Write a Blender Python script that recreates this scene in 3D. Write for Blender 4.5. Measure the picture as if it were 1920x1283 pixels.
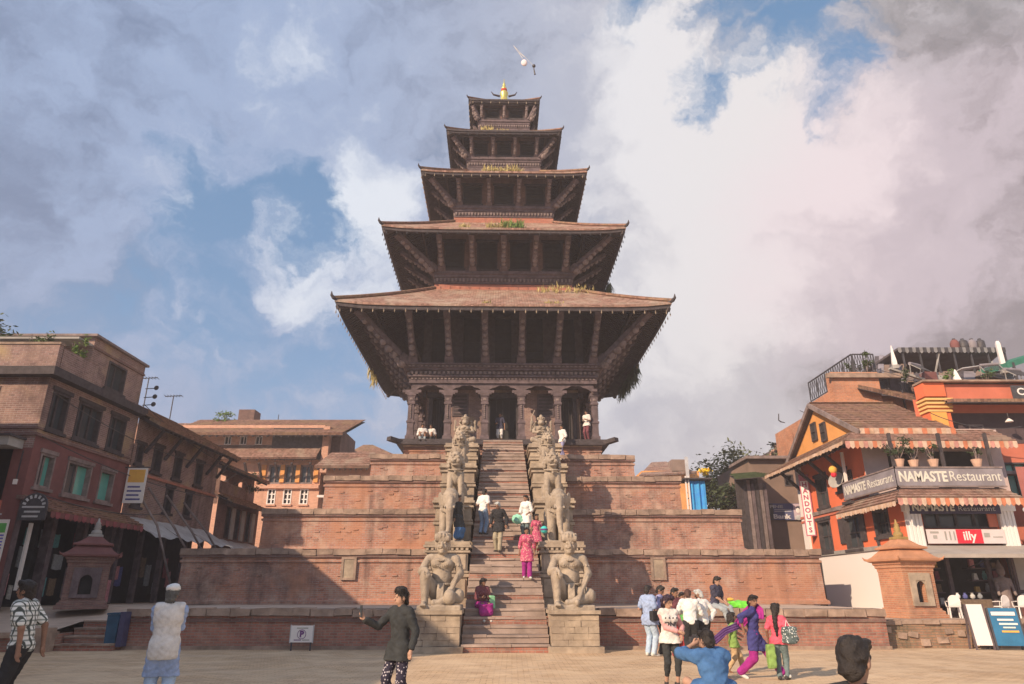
import bpy, bmesh, math, random
import numpy as np
from mathutils import Vector, Matrix
rnd = random.Random(7)
R = math.radians
SC = bpy.context.scene
COL = SC.collection
for o in list(bpy.data.objects): bpy.data.objects.remove(o)

# ---------------------------------------------------------------- camera
F_PX, PITCH, CAM_Z = 1280.0, R(20.0), 1.6
cam = bpy.data.objects.new('camera', bpy.data.cameras.new('camera'))
COL.objects.link(cam); SC.camera = cam
cam.location = (0, 0, CAM_Z); cam.rotation_euler = (R(90) + PITCH, 0, 0)
cam.data.sensor_width = 36.0; cam.data.lens = 36.0 * F_PX / 1920.0
cam.data.clip_start = 0.1; cam.data.clip_end = 3000
def ray(u, v):
    dx, dy = (u - 960) / F_PX, (641.5 - v) / F_PX
    return Vector((dx, math.cos(PITCH) - dy * math.sin(PITCH), math.sin(PITCH) + dy * math.cos(PITCH)))
def at(u, v, Y):
    """the point of the place seen at pixel (u, v) that lies Y metres in front of the camera"""
    r = ray(u, v); return r * (Y / r.y) + Vector((0, 0, CAM_Z))
def atx(u, v, X):
    r = ray(u, v); return r * (X / r.x) + Vector((0, 0, CAM_Z))

# ---------------------------------------------------------------- sun, exposure
SUN_DIR = Vector((0.62, 0.62, -0.46)).normalized()
SUN_EL = math.asin(-SUN_DIR.z); SUN_AZ = math.atan2(-SUN_DIR.x, -SUN_DIR.y)
sun = bpy.data.objects.new('sun', bpy.data.lights.new('sun', 'SUN'))
COL.objects.link(sun)
sun.data.energy = 3.9; sun.data.angle = R(0.5); sun.data.color = (1.0, 0.71, 0.48)
sun.rotation_euler = SUN_DIR.to_track_quat('-Z', 'Y').to_euler()
SC.view_settings.view_transform = 'Standard'
try: SC.view_settings.look = 'None'
except Exception: pass
SC.view_settings.gamma = 1.0; SC.view_settings.exposure = 0.70
SC.view_settings.use_curve_mapping = False
SC.render.engine = 'CYCLES'
SC.cycles.max_bounces = 6; SC.cycles.diffuse_bounces = 3

# ---------------------------------------------------------------- world: Nishita sky with a broken cloud layer
W = bpy.data.worlds.new('World'); SC.world = W; W.use_nodes = True
class NT:
    def __init__(s, nt): s.nt = nt; s.n = nt.nodes; s.l = nt.links
    def put(s, node, inputs):
        for k, v in inputs.items():
            i = node.inputs[k] if not isinstance(k, str) or k in node.inputs else node.inputs[int(k[1:])]
            if isinstance(v, bpy.types.NodeSocket): s.l.new(v, i)
            elif v is not None: i.default_value = v
        return node
    def new(s, t, attrs=None, **inp):
        nd = s.n.new('ShaderNode' + t)
        for k, v in (attrs or {}).items(): setattr(nd, k, v)
        return s.put(nd, {k.replace('__', ' '): v for k, v in inp.items()})
    def math(s, op, a, b=None, c=None, clamp=False):
        nd = s.n.new('ShaderNodeMath'); nd.operation = op; nd.use_clamp = clamp
        s.put(nd, {0: a, 1: b, 2: c} if c is not None else ({0: a, 1: b} if b is not None else {0: a})); return nd.outputs[0]
    def vmath(s, op, a, b=None, scale=None):
        nd = s.n.new('ShaderNodeVectorMath'); nd.operation = op
        s.put(nd, {0: a} if b is None else {0: a, 1: b})
        if scale is not None: s.put(nd, {'Scale': scale})
        return nd.outputs[1] if op in ('DOT_PRODUCT', 'LENGTH', 'DISTANCE') else nd.outputs[0]
    def mix(s, fac, a, b, blend='MIX'):
        nd = s.n.new('ShaderNodeMix'); nd.data_type = 'RGBA'; nd.blend_type = blend
        for i, v in ((0, fac), (6, a), (7, b)):
            if isinstance(v, bpy.types.NodeSocket): s.l.new(v, nd.inputs[i])
            else: nd.inputs[i].default_value = (v if i == 0 else (*v[:3], 1.0))
        return nd.outputs[2]
    def noise(s, vec, scale, detail=4, rough=0.55, dist=0.0, out=0):
        nd = s.new('TexNoise', Scale=scale, Detail=detail, Roughness=rough, Distortion=dist)
        if vec is not None: s.l.new(vec, nd.inputs['Vector'])
        return nd.outputs[out]
    def ramp(s, fac, pts, interp='LINEAR'):
        nd = s.n.new('ShaderNodeValToRGB'); cr = nd.color_ramp; cr.interpolation = interp
        while len(cr.elements) < len(pts): cr.elements.new(0.5)
        for e, (p, c) in zip(cr.elements, pts):
            e.position = p; e.color = (*c[:3], 1) if not isinstance(c, (int, float)) else (c, c, c, 1)
        s.l.new(fac, nd.inputs[0]); return nd.outputs[0]
    def mapr(s, v, a, b, c=0.0, d=1.0, kind='LINEAR'):
        nd = s.n.new('ShaderNodeMapRange'); nd.interpolation_type = kind; nd.clamp = True
        s.put(nd, {0: v, 1: a, 2: b, 3: c, 4: d}); return nd.outputs[0]

def build_world():
    g = NT(W.node_tree); g.n.clear()
    geo = g.new('TexCoord'); d = g.vmath('NORMALIZE', geo.outputs['Generated'])
    sep = g.new('SeparateXYZ', Vector=d)
    zz = g.math('ADD', g.math('MAXIMUM', sep.outputs[2], 0.0), 0.22)
    flat = g.new('CombineXYZ', X=g.math('DIVIDE', sep.outputs[0], zz), Y=g.math('DIVIDE', sep.outputs[1], zz), Z=0.0).outputs[0]
    warp = g.vmath('SCALE', g.vmath('SUBTRACT', g.noise(d, 5.5, 7, 0.62, out=1), (0.5, 0.5, 0.5)), scale=0.22)
    dw = g.vmath('NORMALIZE', g.vmath('ADD', d, warp))
    def blob(u, v, r_in, r_out, w):
        c = ray(u, v).normalized()
        return g.math('MULTIPLY', g.mapr(g.vmath('DOT_PRODUCT', dw, tuple(c)), math.cos(R(r_out)), math.cos(R(r_in)), kind='SMOOTHSTEP'), w)
    def total(base, bl):
        t = base
        for b in bl: t = g.math('ADD', t, blob(*b))
        return t
    dq = g.vmath('MULTIPLY', dw, (1.0, 1.0, 1.35))
    nL = g.noise(dq, 3.2, 8, 0.58, 0.35); nM = g.noise(dq, 8.5, 8, 0.60, 0.25); nF = g.noise(dq, 20.0, 6, 0.62, 0.15); nS = g.noise(flat, 1.6, 6, 0.6, 0.3)
    c5 = lambda n, k: g.math('MULTIPLY', g.math('SUBTRACT', n, 0.5), k)
    # where clouds are (negative weights are the blue openings)
    cov = total(g.math('ADD', g.math('ADD', c5(nL, 2.0), c5(nM, 2.5)), g.math('ADD', 0.98, c5(nF, 1.3))), [
        (420, 345, 1, 9, -0.62), (480, 385, 1, 9, -0.62), (590, 400, 1, 7, -0.50), (330, 320, 1, 7, -0.50), (610, 320, 0, 4, -0.5), (600, 400, 0, 3.5, -0.3),
        (1310, 190, 0, 3.5, -0.75), (1340, 250, 0, 3, -0.4), (1520, 130, 1, 6, -0.68), (1420, 60, 1, 6, -0.45), (1230, 15, 1, 5, -0.5), (1575, 195, 0, 4, -0.6), (1110, 385, 0, 3, -0.35),
        (230, 540, 1, 11, -0.30), (560, 620, 1, 12, -0.30), (330, 520, 0, 7, -0.2), (800, 780, 1, 8, -0.15),
        (1220, 150, 2, 6, 0.5), (1430, 280, 1, 6, 0.45), (640, 300, 0, 3, 0.3), (675, 345, 0, 4.5, 0.55), (640, 480, 2, 7, 0.5), (500, 480, 1, 4, 0.5), (515, 390, 0, 2.6, 0.6), (430, 300, 0, 3.2, 0.65), (560, 480, 1, 5, 0.6), (430, 440, 0, 4, 0.3), (235, 370, 1, 5, 0.4),
        (1250, 520, 5, 16, 0.7), (1700, 480, 6, 20, 0.9), (1650, 700, 6, 20, 0.7), (760, 120, 6, 18, 0.6), (200, 130, 6, 20, 0.6)])
    mask = g.mapr(cov, 0.15, 1.15, kind='SMOOTHSTEP')
    # how bright the cloud is
    br = total(g.math('ADD', 0.42, g.math('ADD', g.math('ADD', c5(nL, 0.60), c5(nM, 0.75)), g.math('ADD', c5(nF, 0.38), c5(nS, 0.25)))), [
        (1205, 110, 1, 6, 0.34), (1250, 230, 2, 8, 0.28), (1420, 270, 1, 7, 0.26), (1620, 290, 0, 5, 0.22), (1400, 400, 4, 14, 0.14), (1240, 520, 4, 13, 0.26),
        (675, 350, 0, 6, 0.24), (700, 330, 0, 5, 0.12), (640, 480, 2, 8, 0.26), (510, 470, 0, 5, 0.16), (240, 360, 1, 7, 0.14), (350, 650, 1, 6, 0.12),
        (1280, 840, 4, 16, 0.18), (700, 760, 4, 14, 0.10), (1560, 430, 5, 14, 0.20), (1850, 360, 2, 12, 0.10), (280, 120, 3, 14, 0.06),
        (1720, 640, 4, 15, -0.20), (1870, 640, 4, 13, -0.10), (1890, 60, 3, 16, -0.16), (40, 60, 3, 16, -0.14), (200, 560, 4, 14, -0.08), (130, 300, 4, 12, -0.04)])
    warm = g.mapr(sep.outputs[0], -0.35, 0.45, kind='SMOOTHSTEP')
    low = g.mix(warm, (0.18, 0.24, 0.37), (0.25, 0.24, 0.25))
    midc = g.mix(warm, (0.30, 0.385, 0.56), (0.50, 0.475, 0.50))
    high = g.mix(warm, (0.66, 0.71, 0.79), (0.72, 0.685, 0.685))
    c1 = g.mix(g.mapr(br, 0.12, 0.46, kind='SMOOTHSTEP'), low, midc)
    cl = g.mix(g.mapr(br, 0.44, 0.90, kind='SMOOTHSTEP'), c1, high)
    pk = blob(1780, 440, 2, 18, 0.55); cl = g.mix(pk, cl, g.mix(1.0, cl, (1.10, 0.90, 0.96), 'MULTIPLY'))
    sky = g.new('TexSky', dict(sky_type='NISHITA', sun_disc=False, sun_elevation=SUN_EL, sun_rotation=SUN_AZ, altitude=1400.0, air_density=1.0, dust_density=2.0, ozone_density=1.5))
    blue = g.mix(0.55, g.vmath('SCALE', sky.outputs[0], scale=0.95), g.vmath('SCALE', (0.155, 0.325, 0.54), scale=7.0))
    col = g.mix(mask, blue, g.vmath('SCALE', cl, scale=7.0))
    below = g.mapr(sep.outputs[2], -0.06, 0.0)
    col = g.mix(below, (1.6, 1.35, 1.15), col)
    bg = g.new('Background', Color=col, Strength=0.106)
    out = g.new('OutputWorld', Surface=bg.outputs[0])
build_world()
# ================================================================ helpers
def lerp(a, b, t): return a + (b - a) * t
WM = {}
class MB:
    """collects shapes; build() links them as one mesh object with metre-scaled UVs"""
    def __init__(s): s.v = []; s.f = []; s.mi = []; s.cur = 0
    def add(s, pts, faces):
        b = len(s.v); s.v.extend(tuple(p) for p in pts)
        for f in faces: s.f.append(tuple(b + i for i in f)); s.mi.append(s.cur)
    def quad(s, *p): s.add(p, [tuple(range(len(p)))])
    def box(s, c, h, M=None, jit=0.0):
        """axis box, centre c, half sizes h; M optional 3x3"""
        c = Vector(c); pts = []
        for sx in (-1, 1):
            for sy in (-1, 1):
                for sz in (-1, 1):
                    q = Vector((sx * h[0], sy * h[1], sz * h[2]))
                    if jit: q += Vector((rnd.uniform(-jit, jit), rnd.uniform(-jit, jit), rnd.uniform(-jit, jit)))
                    pts.append(c + (M @ q if M else q))
        s.add(pts, [(0, 1, 3, 2), (4, 6, 7, 5), (0, 4, 5, 1), (2, 3, 7, 6), (0, 2, 6, 4), (1, 5, 7, 3)]); return s
    def bb(s, x0, x1, y0, y1, z0, z1, jit=0.0):
        return s.box(((x0 + x1) / 2, (y0 + y1) / 2, (z0 + z1) / 2), (abs(x1 - x0) / 2, abs(y1 - y0) / 2, abs(z1 - z0) / 2), None, jit)
    def frus(s, c, z0, a0, b0, z1, a1, b1):
        """rectangular frustum about (cx,cy)"""
        x, y = c
        p = [(x - a0, y - b0, z0), (x + a0, y - b0, z0), (x + a0, y + b0, z0), (x - a0, y + b0, z0), (x - a1, y - b1, z1), (x + a1, y - b1, z1), (x + a1, y + b1, z1), (x - a1, y + b1, z1)]
        s.add(p, [(3, 2, 1, 0), (4, 5, 6, 7), (0, 1, 5, 4), (1, 2, 6, 5), (2, 3, 7, 6), (3, 0, 4, 7)]); return s
    def beam(s, p0, p1, w, h, w1=None, h1=None, up=(0, 0, 1)):
        p0, p1 = Vector(p0), Vector(p1); d = (p1 - p0).normalized(); up = Vector(up)
        x = d.cross(up)
        if x.length < 1e-4: x = d.cross(Vector((0, 1, 0)))
        x.normalize(); y = x.cross(d); w1 = w if w1 is None else w1; h1 = h if h1 is None else h1
        pts = [p + x * (sx * a / 2) + y * (sy * b / 2) for p, a, b in ((p0, w, h), (p1, w1, h1)) for sx, sy in ((-1, -1), (1, -1), (1, 1), (-1, 1))]
        s.add(pts, [(0, 1, 2, 3), (7, 6, 5, 4), (0, 4, 5, 1), (1, 5, 6, 2), (2, 6, 7, 3), (3, 7, 4, 0)]); return s
    def tube(s, pts, rad, n=8, cap=True):
        pts = [Vector(p) for p in pts]; rad = rad if isinstance(rad, (list, tuple)) else [rad] * len(pts)
        rings = []; prev = None
        for i, p in enumerate(pts):
            d = (pts[min(i + 1, len(pts) - 1)] - pts[max(i - 1, 0)]).normalized()
            ref = prev if prev is not None else (Vector((0, 0, 1)) if abs(d.z) < 0.9 else Vector((1, 0, 0)))
            x = (ref - d * ref.dot(d)).normalized(); y = d.cross(x); prev = x
            rings.append([p + (x * math.cos(2 * math.pi * k / n) + y * math.sin(2 * math.pi * k / n)) * rad[i] for k in range(n)])
        v = [q for r in rings for q in r]; f = []
        for i in range(len(pts) - 1):
            for k in range(n): f.append((i * n + k, i * n + (k + 1) % n, (i + 1) * n + (k + 1) % n, (i + 1) * n + k))
        if cap: f.append(tuple(range(n - 1, -1, -1))); f.append(tuple((len(pts) - 1) * n + k for k in range(n)))
        s.add(v, f); return s
    def lathe(s, prof, n=16, c=(0, 0), ph=0.0, sq=False):
        """profile [(r, z)] turned about (cx,cy); with n=4 and ph=45deg it makes mouldings round a square (r = half side)"""
        k4 = math.sqrt(2) if sq else 1.0; v = []; f = []
        for r, z in prof:
            for k in range(n):
                a = ph + 2 * math.pi * k / n; v.append((c[0] + r * k4 * math.cos(a), c[1] + r * k4 * math.sin(a), z))
        for i in range(len(prof) - 1):
            for k in range(n): f.append((i * n + k, i * n + (k + 1) % n, (i + 1) * n + (k + 1) % n, (i + 1) * n + k))
        f.append(tuple(range(n - 1, -1, -1))); f.append(tuple((len(prof) - 1) * n + k for k in range(n)))
        s.add(v, f); return s
    def sqmould(s, prof, c=(0, 0)): return s.lathe(prof, 4, c, R(45), True)
    def ball(s, c, r, n=8, m=5, sc=(1, 1, 1)):
        c = Vector(c); v = [c + Vector((0, 0, -r * sc[2]))]; f = []
        for j in range(1, m):
            t = -math.pi / 2 + math.pi * j / m
            for k in range(n): a = 2 * math.pi * k / n; v.append(c + Vector((r * sc[0] * math.cos(t) * math.cos(a), r * sc[1] * math.cos(t) * math.sin(a), r * sc[2] * math.sin(t))))
        v.append(c + Vector((0, 0, r * sc[2])))
        for k in range(n): f.append((0, 1 + (k + 1) % n, 1 + k)); f.append((len(v) - 1, 1 + (m - 2) * n + k, 1 + (m - 2) * n + (k + 1) % n))
        for j in range(m - 2):
            for k in range(n): f.append((1 + j * n + k, 1 + j * n + (k + 1) % n, 1 + (j + 1) * n + (k + 1) % n, 1 + (j + 1) * n + k))
        s.add(v, f); return s
    def prism(s, poly, d):
        """poly: list of 3D points (planar); d: extrusion vector"""
        d = Vector(d); n = len(poly); a = [Vector(p) for p in poly]; b = [p + d for p in a]
        f = [tuple(range(n - 1, -1, -1)), tuple(range(n, 2 * n))] + [(i, (i + 1) % n, n + (i + 1) % n, n + i) for i in range(n)]
        s.add(a + b, f); return s
    def mesh(s, name, smooth=False, fix=True):
        me = bpy.data.meshes.new(name); me.from_pydata(s.v, [], s.f); me.update()
        if fix:
            bm = bmesh.new(); bm.from_mesh(me); bmesh.ops.recalc_face_normals(bm, faces=bm.faces); bm.to_mesh(me); bm.free()
        if max(s.mi, default=0): me.polygons.foreach_set('material_index', s.mi)
        auto_uv(me)
        if smooth: me.polygons.foreach_set('use_smooth', [True] * len(me.polygons))
        return me
    def build(s, name, mat, parent=None, world=False, smooth=False, fix=True):
        return link(name, s.mesh(name, smooth, fix), mat, parent, world)
def auto_uv(me):
    n = len(me.polygons)
    if not n: return
    nl = len(me.loops); li = np.empty(nl, np.int32); me.loops.foreach_get('vertex_index', li)
    co = np.empty(len(me.vertices) * 3, np.float32); me.vertices.foreach_get('co', co); co = co.reshape(-1, 3)
    no = np.empty(n * 3, np.float32); me.polygons.foreach_get('normal', no); no = no.reshape(-1, 3)
    lt = np.empty(n, np.int32); me.polygons.foreach_get('loop_total', lt)
    pn = np.repeat(no, lt, axis=0); p = co[li]
    h = np.hypot(pn[:, 0], pn[:, 1]); flat = h < 0.12; h = np.where(flat, 1, h)
    tx = np.where(flat, 1, -pn[:, 1] / h); ty = np.where(flat, 0, pn[:, 0] / h)
    bx, by, bz = -pn[:, 2] * ty, pn[:, 2] * tx, pn[:, 0] * ty - pn[:, 1] * tx
    # bitangent = n x t
    bx = pn[:, 1] * 0 - pn[:, 2] * ty; by = pn[:, 2] * tx - pn[:, 0] * 0; bz = pn[:, 0] * ty - pn[:, 1] * tx
    uv = np.stack([p[:, 0] * tx + p[:, 1] * ty, p[:, 0] * bx + p[:, 1] * by + p[:, 2] * bz], 1).astype(np.float32)
    lay = me.uv_layers.new(name='UVMap'); lay.data.foreach_set('uv', uv.ravel())
def link(name, me, mat, parent=None, world=False):
    o = bpy.data.objects.new(name, me)
    for m in (mat if isinstance(mat, (list, tuple)) else [mat]):
        if m is not None and len(me.materials) < 8 and m.name not in [x.name for x in me.materials if x]: me.materials.append(m)
    COL.objects.link(o); WM[o.name] = Matrix.Identity(4)
    if parent is not None:
        o.parent = parent; pw = WM[parent.name]
        if world: o.matrix_parent_inverse = pw.inverted()
        else: WM[o.name] = pw.copy()
    return o
def tag(o, label=None, cat=None, group=None, kind=None):
    for k, v in (('label', label), ('category', cat), ('group', group), ('kind', kind)):
        if v: o[k] = v
    return o
def thing(name, label, cat, loc=(0, 0, 0), rz=0.0, group=None, scale=None):
    o = bpy.data.objects.new(name, None); COL.objects.link(o); o.empty_display_size = 0.3
    o.location = loc; o.rotation_euler = (0, 0, rz)
    if scale: o.scale = (scale,) * 3
    WM[o.name] = Matrix.Translation(Vector(loc)) @ Matrix.Rotation(rz, 4, 'Z') @ (Matrix.Scale(scale, 4) if scale else Matrix.Identity(4))
    return tag(o, label, cat, group)
def share(src, name, parent, loc=(0, 0, 0), rot=(0, 0, 0), scale=(1, 1, 1), world=False):
    """another object that uses the same mesh data"""
    o = bpy.data.objects.new(name, src.data); COL.objects.link(o); o.parent = parent
    o.location = loc; o.rotation_euler = rot; o.scale = scale; WM[o.name] = Matrix.Identity(4)
    if world: o.matrix_parent_inverse = WM[parent.name].inverted()
    else: WM[o.name] = WM[parent.name] @ Matrix.LocRotScale(Vector(loc), o.rotation_euler, Vector(scale))
    return o
KIDS = {}
def copy_tree(root, loc, rz, label, scale=None, group=None):
    c = root.copy(); COL.objects.link(c); c.location = loc; c.rotation_euler = (0, 0, rz); c['label'] = label
    if group: c['group'] = group
    if scale: c.scale = (scale,) * 3
    WM[c.name] = Matrix.Translation(Vector(loc)) @ Matrix.Rotation(rz, 4, 'Z')
    def rec(s, d):
        for ch in [x for x in COL.objects if x.parent == s]:
            k = ch.copy(); COL.objects.link(k); k.parent = d; rec(ch, k)
    rec(root, c); return c
def struct(o, label=None): o['kind'] = 'structure'; return o

class Face:
    """a wall plane: origin o, run t (unit, in plan); outward normal is to the right of the run"""
    def __init__(s, o, t):
        s.o = Vector((o[0], o[1], o[2] if len(o) > 2 else 0)); s.t = Vector((t[0], t[1], 0)).normalized(); s.n = Vector((s.t.y, -s.t.x, 0))
        s.M = Matrix((s.t, -s.n, (0, 0, 1))).transposed()
    def p(s, x, z, d=0.0): return s.o + s.t * x + s.n * d + Vector((0, 0, z))
    def box(s, mb, x0, x1, z0, z1, d0, d1, jit=0.0):
        mb.box(s.p((x0 + x1) / 2, (z0 + z1) / 2, (d0 + d1) / 2), (abs(x1 - x0) / 2, abs(d1 - d0) / 2, abs(z1 - z0) / 2), s.M, jit); return mb
    def wall(s, mb, x0, x1, z0, z1, holes=(), depth=0.22, d=0.0):
        """a wall sheet with real openings and their reveals"""
        xs = sorted({x0, x1, *[h[0] for h in holes], *[h[2] for h in holes]}); zs = sorted({z0, z1, *[h[1] for h in holes], *[h[3] for h in holes]})
        for i in range(len(xs) - 1):
            for j in range(len(zs) - 1):
                cx, cz = (xs[i] + xs[i + 1]) / 2, (zs[j] + zs[j + 1]) / 2
                if any(h[0] < cx < h[2] and h[1] < cz < h[3] for h in holes): continue
                mb.quad(s.p(xs[i], zs[j], d), s.p(xs[i + 1], zs[j], d), s.p(xs[i + 1], zs[j + 1], d), s.p(xs[i], zs[j + 1], d))
        for a, b, c, e in holes:
            for q in ((a, b, c, b), (c, b, c, e), (c, e, a, e), (a, e, a, b)):
                mb.quad(s.p(q[0], q[1], d), s.p(q[2], q[3], d), s.p(q[2], q[3], d - depth), s.p(q[0], q[1], d - depth))
        return mb
def window(root, fc, x0, z0, x1, z1, fm, pm, nx=2, nz=2, depth=0.2, fw=0.07, bar=0.035, name='window', out=0.03, lintel=0.0, sill=0.0, sm=None, world=True):
    m = MB(); d0, d1 = -depth, out
    fc.box(m, x0, x0 + fw, z0, z1, d0, d1); fc.box(m, x1 - fw, x1, z0, z1, d0, d1)
    fc.box(m, x0 + fw, x1 - fw, z0, z0 + fw, d0, d1 - 0.004); fc.box(m, x0 + fw, x1 - fw, z1 - fw, z1, d0, d1 - 0.004)
    for i in range(1, nx):
        x = lerp(x0, x1, i / nx); fc.box(m, x - bar, x + bar, z0 + fw, z1 - fw, d0 + 0.02, d0 + 0.09)
    for j in range(1, nz):
        z = lerp(z0, z1, j / nz); fc.box(m, x0 + fw, x1 - fw, z - bar * 0.8, z + bar * 0.8, d0 + 0.025, d0 + 0.082)
    w = m.build(name, fm, root, world)
    if lintel: q = MB(); fc.box(q, x0 - lintel, x1 + lintel, z1 + 0.003, z1 + 0.14, -0.05, out + 0.04); q.build('lintel', sm or fm, w, world)
    if sill: q = MB(); fc.box(q, x0 - sill, x1 + sill, z0 - 0.11, z0 - 0.003, -0.05, out + 0.07); q.build('sill', sm or fm, w, world)
    for i in range(nx):
        a, b = lerp(x0 + fw, x1 - fw, i / nx), lerp(x0 + fw, x1 - fw, (i + 1) / nx)
        q = MB(); q.quad(fc.p(a, z0 + fw, d0 + 0.03), fc.p(b, z0 + fw, d0 + 0.03), fc.p(b, z1 - fw, d0 + 0.03), fc.p(a, z1 - fw, d0 + 0.03)); q.build('pane', pm[i % len(pm)] if isinstance(pm, list) else pm, w, world)
    return w
_txt = {}
def text_mesh(body, size, depth=0.004, bold=0.0, align='CENTER'):
    cu = bpy.data.curves.new('lettering', 'FONT'); cu.body = body; cu.size = size; cu.extrude = depth; cu.offset = bold
    cu.align_x = align; cu.align_y = 'CENTER'; cu.resolution_u = 3
    o = bpy.data.objects.new('lettering', cu); COL.objects.link(o)
    me = bpy.data.meshes.new_from_object(o.evaluated_get(bpy.context.evaluated_depsgraph_get()))
    bpy.data.objects.remove(o); return me
def lettering(root, fc, x, z, d, body, size, mat, sx=1.0, bold=0.0, name='lettering', rot=0.0, world=True, shear=0.0, width=None):
    me = text_mesh(body, size, 0.004, bold)
    if width:
        xs = [v.co.x for v in me.vertices]; sx = width / max(1e-4, max(xs) - min(xs))
    M3 = Matrix((fc.t, Vector((0, 0, 1)), fc.n)).transposed()
    me.transform(Matrix.Translation(fc.p(x, z, d)) @ M3.to_4x4() @ Matrix.Rotation(rot, 4, 'Z') @ Matrix.Shear('XZ', 4, (0, 0)) @ Matrix.Diagonal((sx, 1, 1, 1)))
    auto_uv(me) if not me.uv_layers else None
    return link(name, me, mat, root, world)

# ---------------------------------------------------------------- materials
MATS = {}
def material(name, rough=0.85, spec=0.25):
    m = bpy.data.materials.new(name); m.use_nodes = True; g = NT(m.node_tree); g.n.clear()
    b = g.n.new('ShaderNodeBsdfPrincipled'); b.inputs['Roughness'].default_value = rough
    b.inputs['Specular IOR Level'].default_value = spec
    o = g.n.new('ShaderNodeOutputMaterial'); g.l.new(b.outputs[0], o.inputs[0]); g.b = b
    g.pos = g.new('NewGeometry').outputs['Position']; g.obj = g.new('TexCoord').outputs['Object']; MATS[name] = m; return m, g
GRADE = (1.25, 1.45, 1.55)
def set_col(g, c):
    i = g.b.inputs['Base Color']
    if isinstance(c, bpy.types.NodeSocket): c = g.vmath('MINIMUM', g.vmath('MULTIPLY', c, GRADE), (0.82, 0.82, 0.82))
    else: c = tuple(min(0.82, a * b) for a, b in zip(c, GRADE))
    if isinstance(c, bpy.types.NodeSocket): g.l.new(c, i)
    else: i.default_value = (*c[:3], 1)
def bump(g, h, strength=0.3, dist=0.02):
    nd = g.new('Bump', Strength=strength, Distance=dist, Height=h); g.l.new(nd.outputs[0], g.b.inputs['Normal'])
def plain(name, c, var=0.25, scale=6.0, rough=0.85, spec=0.25, bmp=0.25, metal=0.0, dirt=0.0, dirtc=(0.10, 0.08, 0.06)):
    m, g = material(name, rough, spec); n = g.noise(g.pos, scale, 5, 0.6)
    dk, lt = tuple(x * (1 - var) for x in c), tuple(min(1, x * (1 + var)) for x in c)
    col = g.mix(g.mapr(n, 0.3, 0.7), dk, lt)
    if dirt: col = g.mix(g.math('MULTIPLY', g.mapr(g.noise(g.pos, scale * 0.35, 6, 0.65), 0.48, 0.68), dirt), col, dirtc)
    set_col(g, col); g.b.inputs['Metallic'].default_value = metal
    if bmp: bump(g, g.noise(g.pos, scale * 4, 4, 0.6), bmp, 0.02)
    return m
def brick(name, c1, c2, mortar, bw=0.23, rh=0.075, stain=0.5, pale=0.35, palec=(0.42, 0.27, 0.20), ms=0.012, darkc=(0.09, 0.055, 0.05), patch=None):
    m, g = material(name, 0.92, 0.15)
    uv = g.new('UVMap').outputs[0]
    wob = g.vmath('ADD', uv, g.vmath('SCALE', g.vmath('SUBTRACT', g.noise(g.pos, 1.5, 3, out=1), (0.5, 0.5, 0.5)), scale=0.03))
    bt = g.n.new('ShaderNodeTexBrick'); bt.offset = 0.5
    g.put(bt, {'Vector': wob, 'Color1': (*c1, 1), 'Color2': (*c2, 1), 'Mortar': (*mortar, 1), 'Scale': 1.0, 'Mortar Size': ms, 'Mortar Smooth': 0.4, 'Bias': 0.0, 'Brick Width': bw, 'Row Height': rh})
    # a colour of its own for every brick
    sx = g.new('SeparateXYZ', Vector=wob)
    cell = g.new('TexWhiteNoise', dict(noise_dimensions='2D'), Vector=g.new('CombineXYZ', X=g.math('FLOOR', g.math('DIVIDE', sx.outputs[0], bw)), Y=g.math('FLOOR', g.math('DIVIDE', sx.outputs[1], rh))).outputs[0]).outputs[0]
    col = g.mix(g.math('MULTIPLY', cell, 0.5), bt.outputs[0], g.mix(cell, c2, tuple(min(1, x * 1.35) for x in c1)), 'MIX')
    col = g.mix(bt.outputs[1], col, mortar)
    big = g.noise(g.pos, 0.33, 6, 0.62, 0.6); med = g.noise(g.pos, 1.6, 6, 0.66, 0.4)
    st = g.new('Mapping', Vector=g.pos, Scale=(1.6, 1.6, 0.16)); streak = g.noise(st.outputs[0], 1.3, 5, 0.6)
    col = g.mix(g.math('MULTIPLY', g.mapr(med, 0.47, 0.64), pale), col, palec)
    col = g.mix(g.math('MULTIPLY', g.mapr(g.math('ADD', g.math('MULTIPLY', big, 0.6), g.math('MULTIPLY', g.noise(g.pos, 2.6, 7, 0.7, 0.5), 0.4)), 0.49, 0.64), stain), col, darkc)
    col = g.mix(g.math('MULTIPLY', g.mapr(streak, 0.53, 0.70), stain * 0.85), col, darkc)
    if patch: col = g.mix(g.math('MULTIPLY', g.mapr(g.noise(g.pos, 0.55, 4, 0.5), 0.55, 0.66), 0.6), col, patch)
    set_col(g, col)
    h = g.math('ADD', g.math('MULTIPLY', bt.outputs[1], -1.0), g.math('MULTIPLY', g.noise(g.pos, 14, 4), 0.8)); bump(g, h, 0.55, 0.02)
    return m
def glassy(name, c, rough=0.12):
    m, g = material(name, rough, 0.5); n = g.noise(g.pos, 1.2, 3); set_col(g, g.mix(n, tuple(x * 0.5 for x in c), tuple(x * 1.4 for x in c))); return m
def stripes(name, c1, c2, period, axis='u', rough=0.9, dirt=0.25, duty=0.5):
    m, g = material(name, rough, 0.1); uv = g.new('SeparateXYZ', Vector=g.new('UVMap').outputs[0])
    f = g.math('FRACT', g.math('DIVIDE', uv.outputs[0 if axis == 'u' else 1], period)); s = g.mapr(f, duty - 0.03, duty + 0.03)
    col = g.mix(s, c1, c2); col = g.mix(g.math('MULTIPLY', g.mapr(g.noise(g.pos, 2.5, 5), 0.42, 0.7), dirt), col, (0.16, 0.12, 0.10)); set_col(g, col); return m

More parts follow.
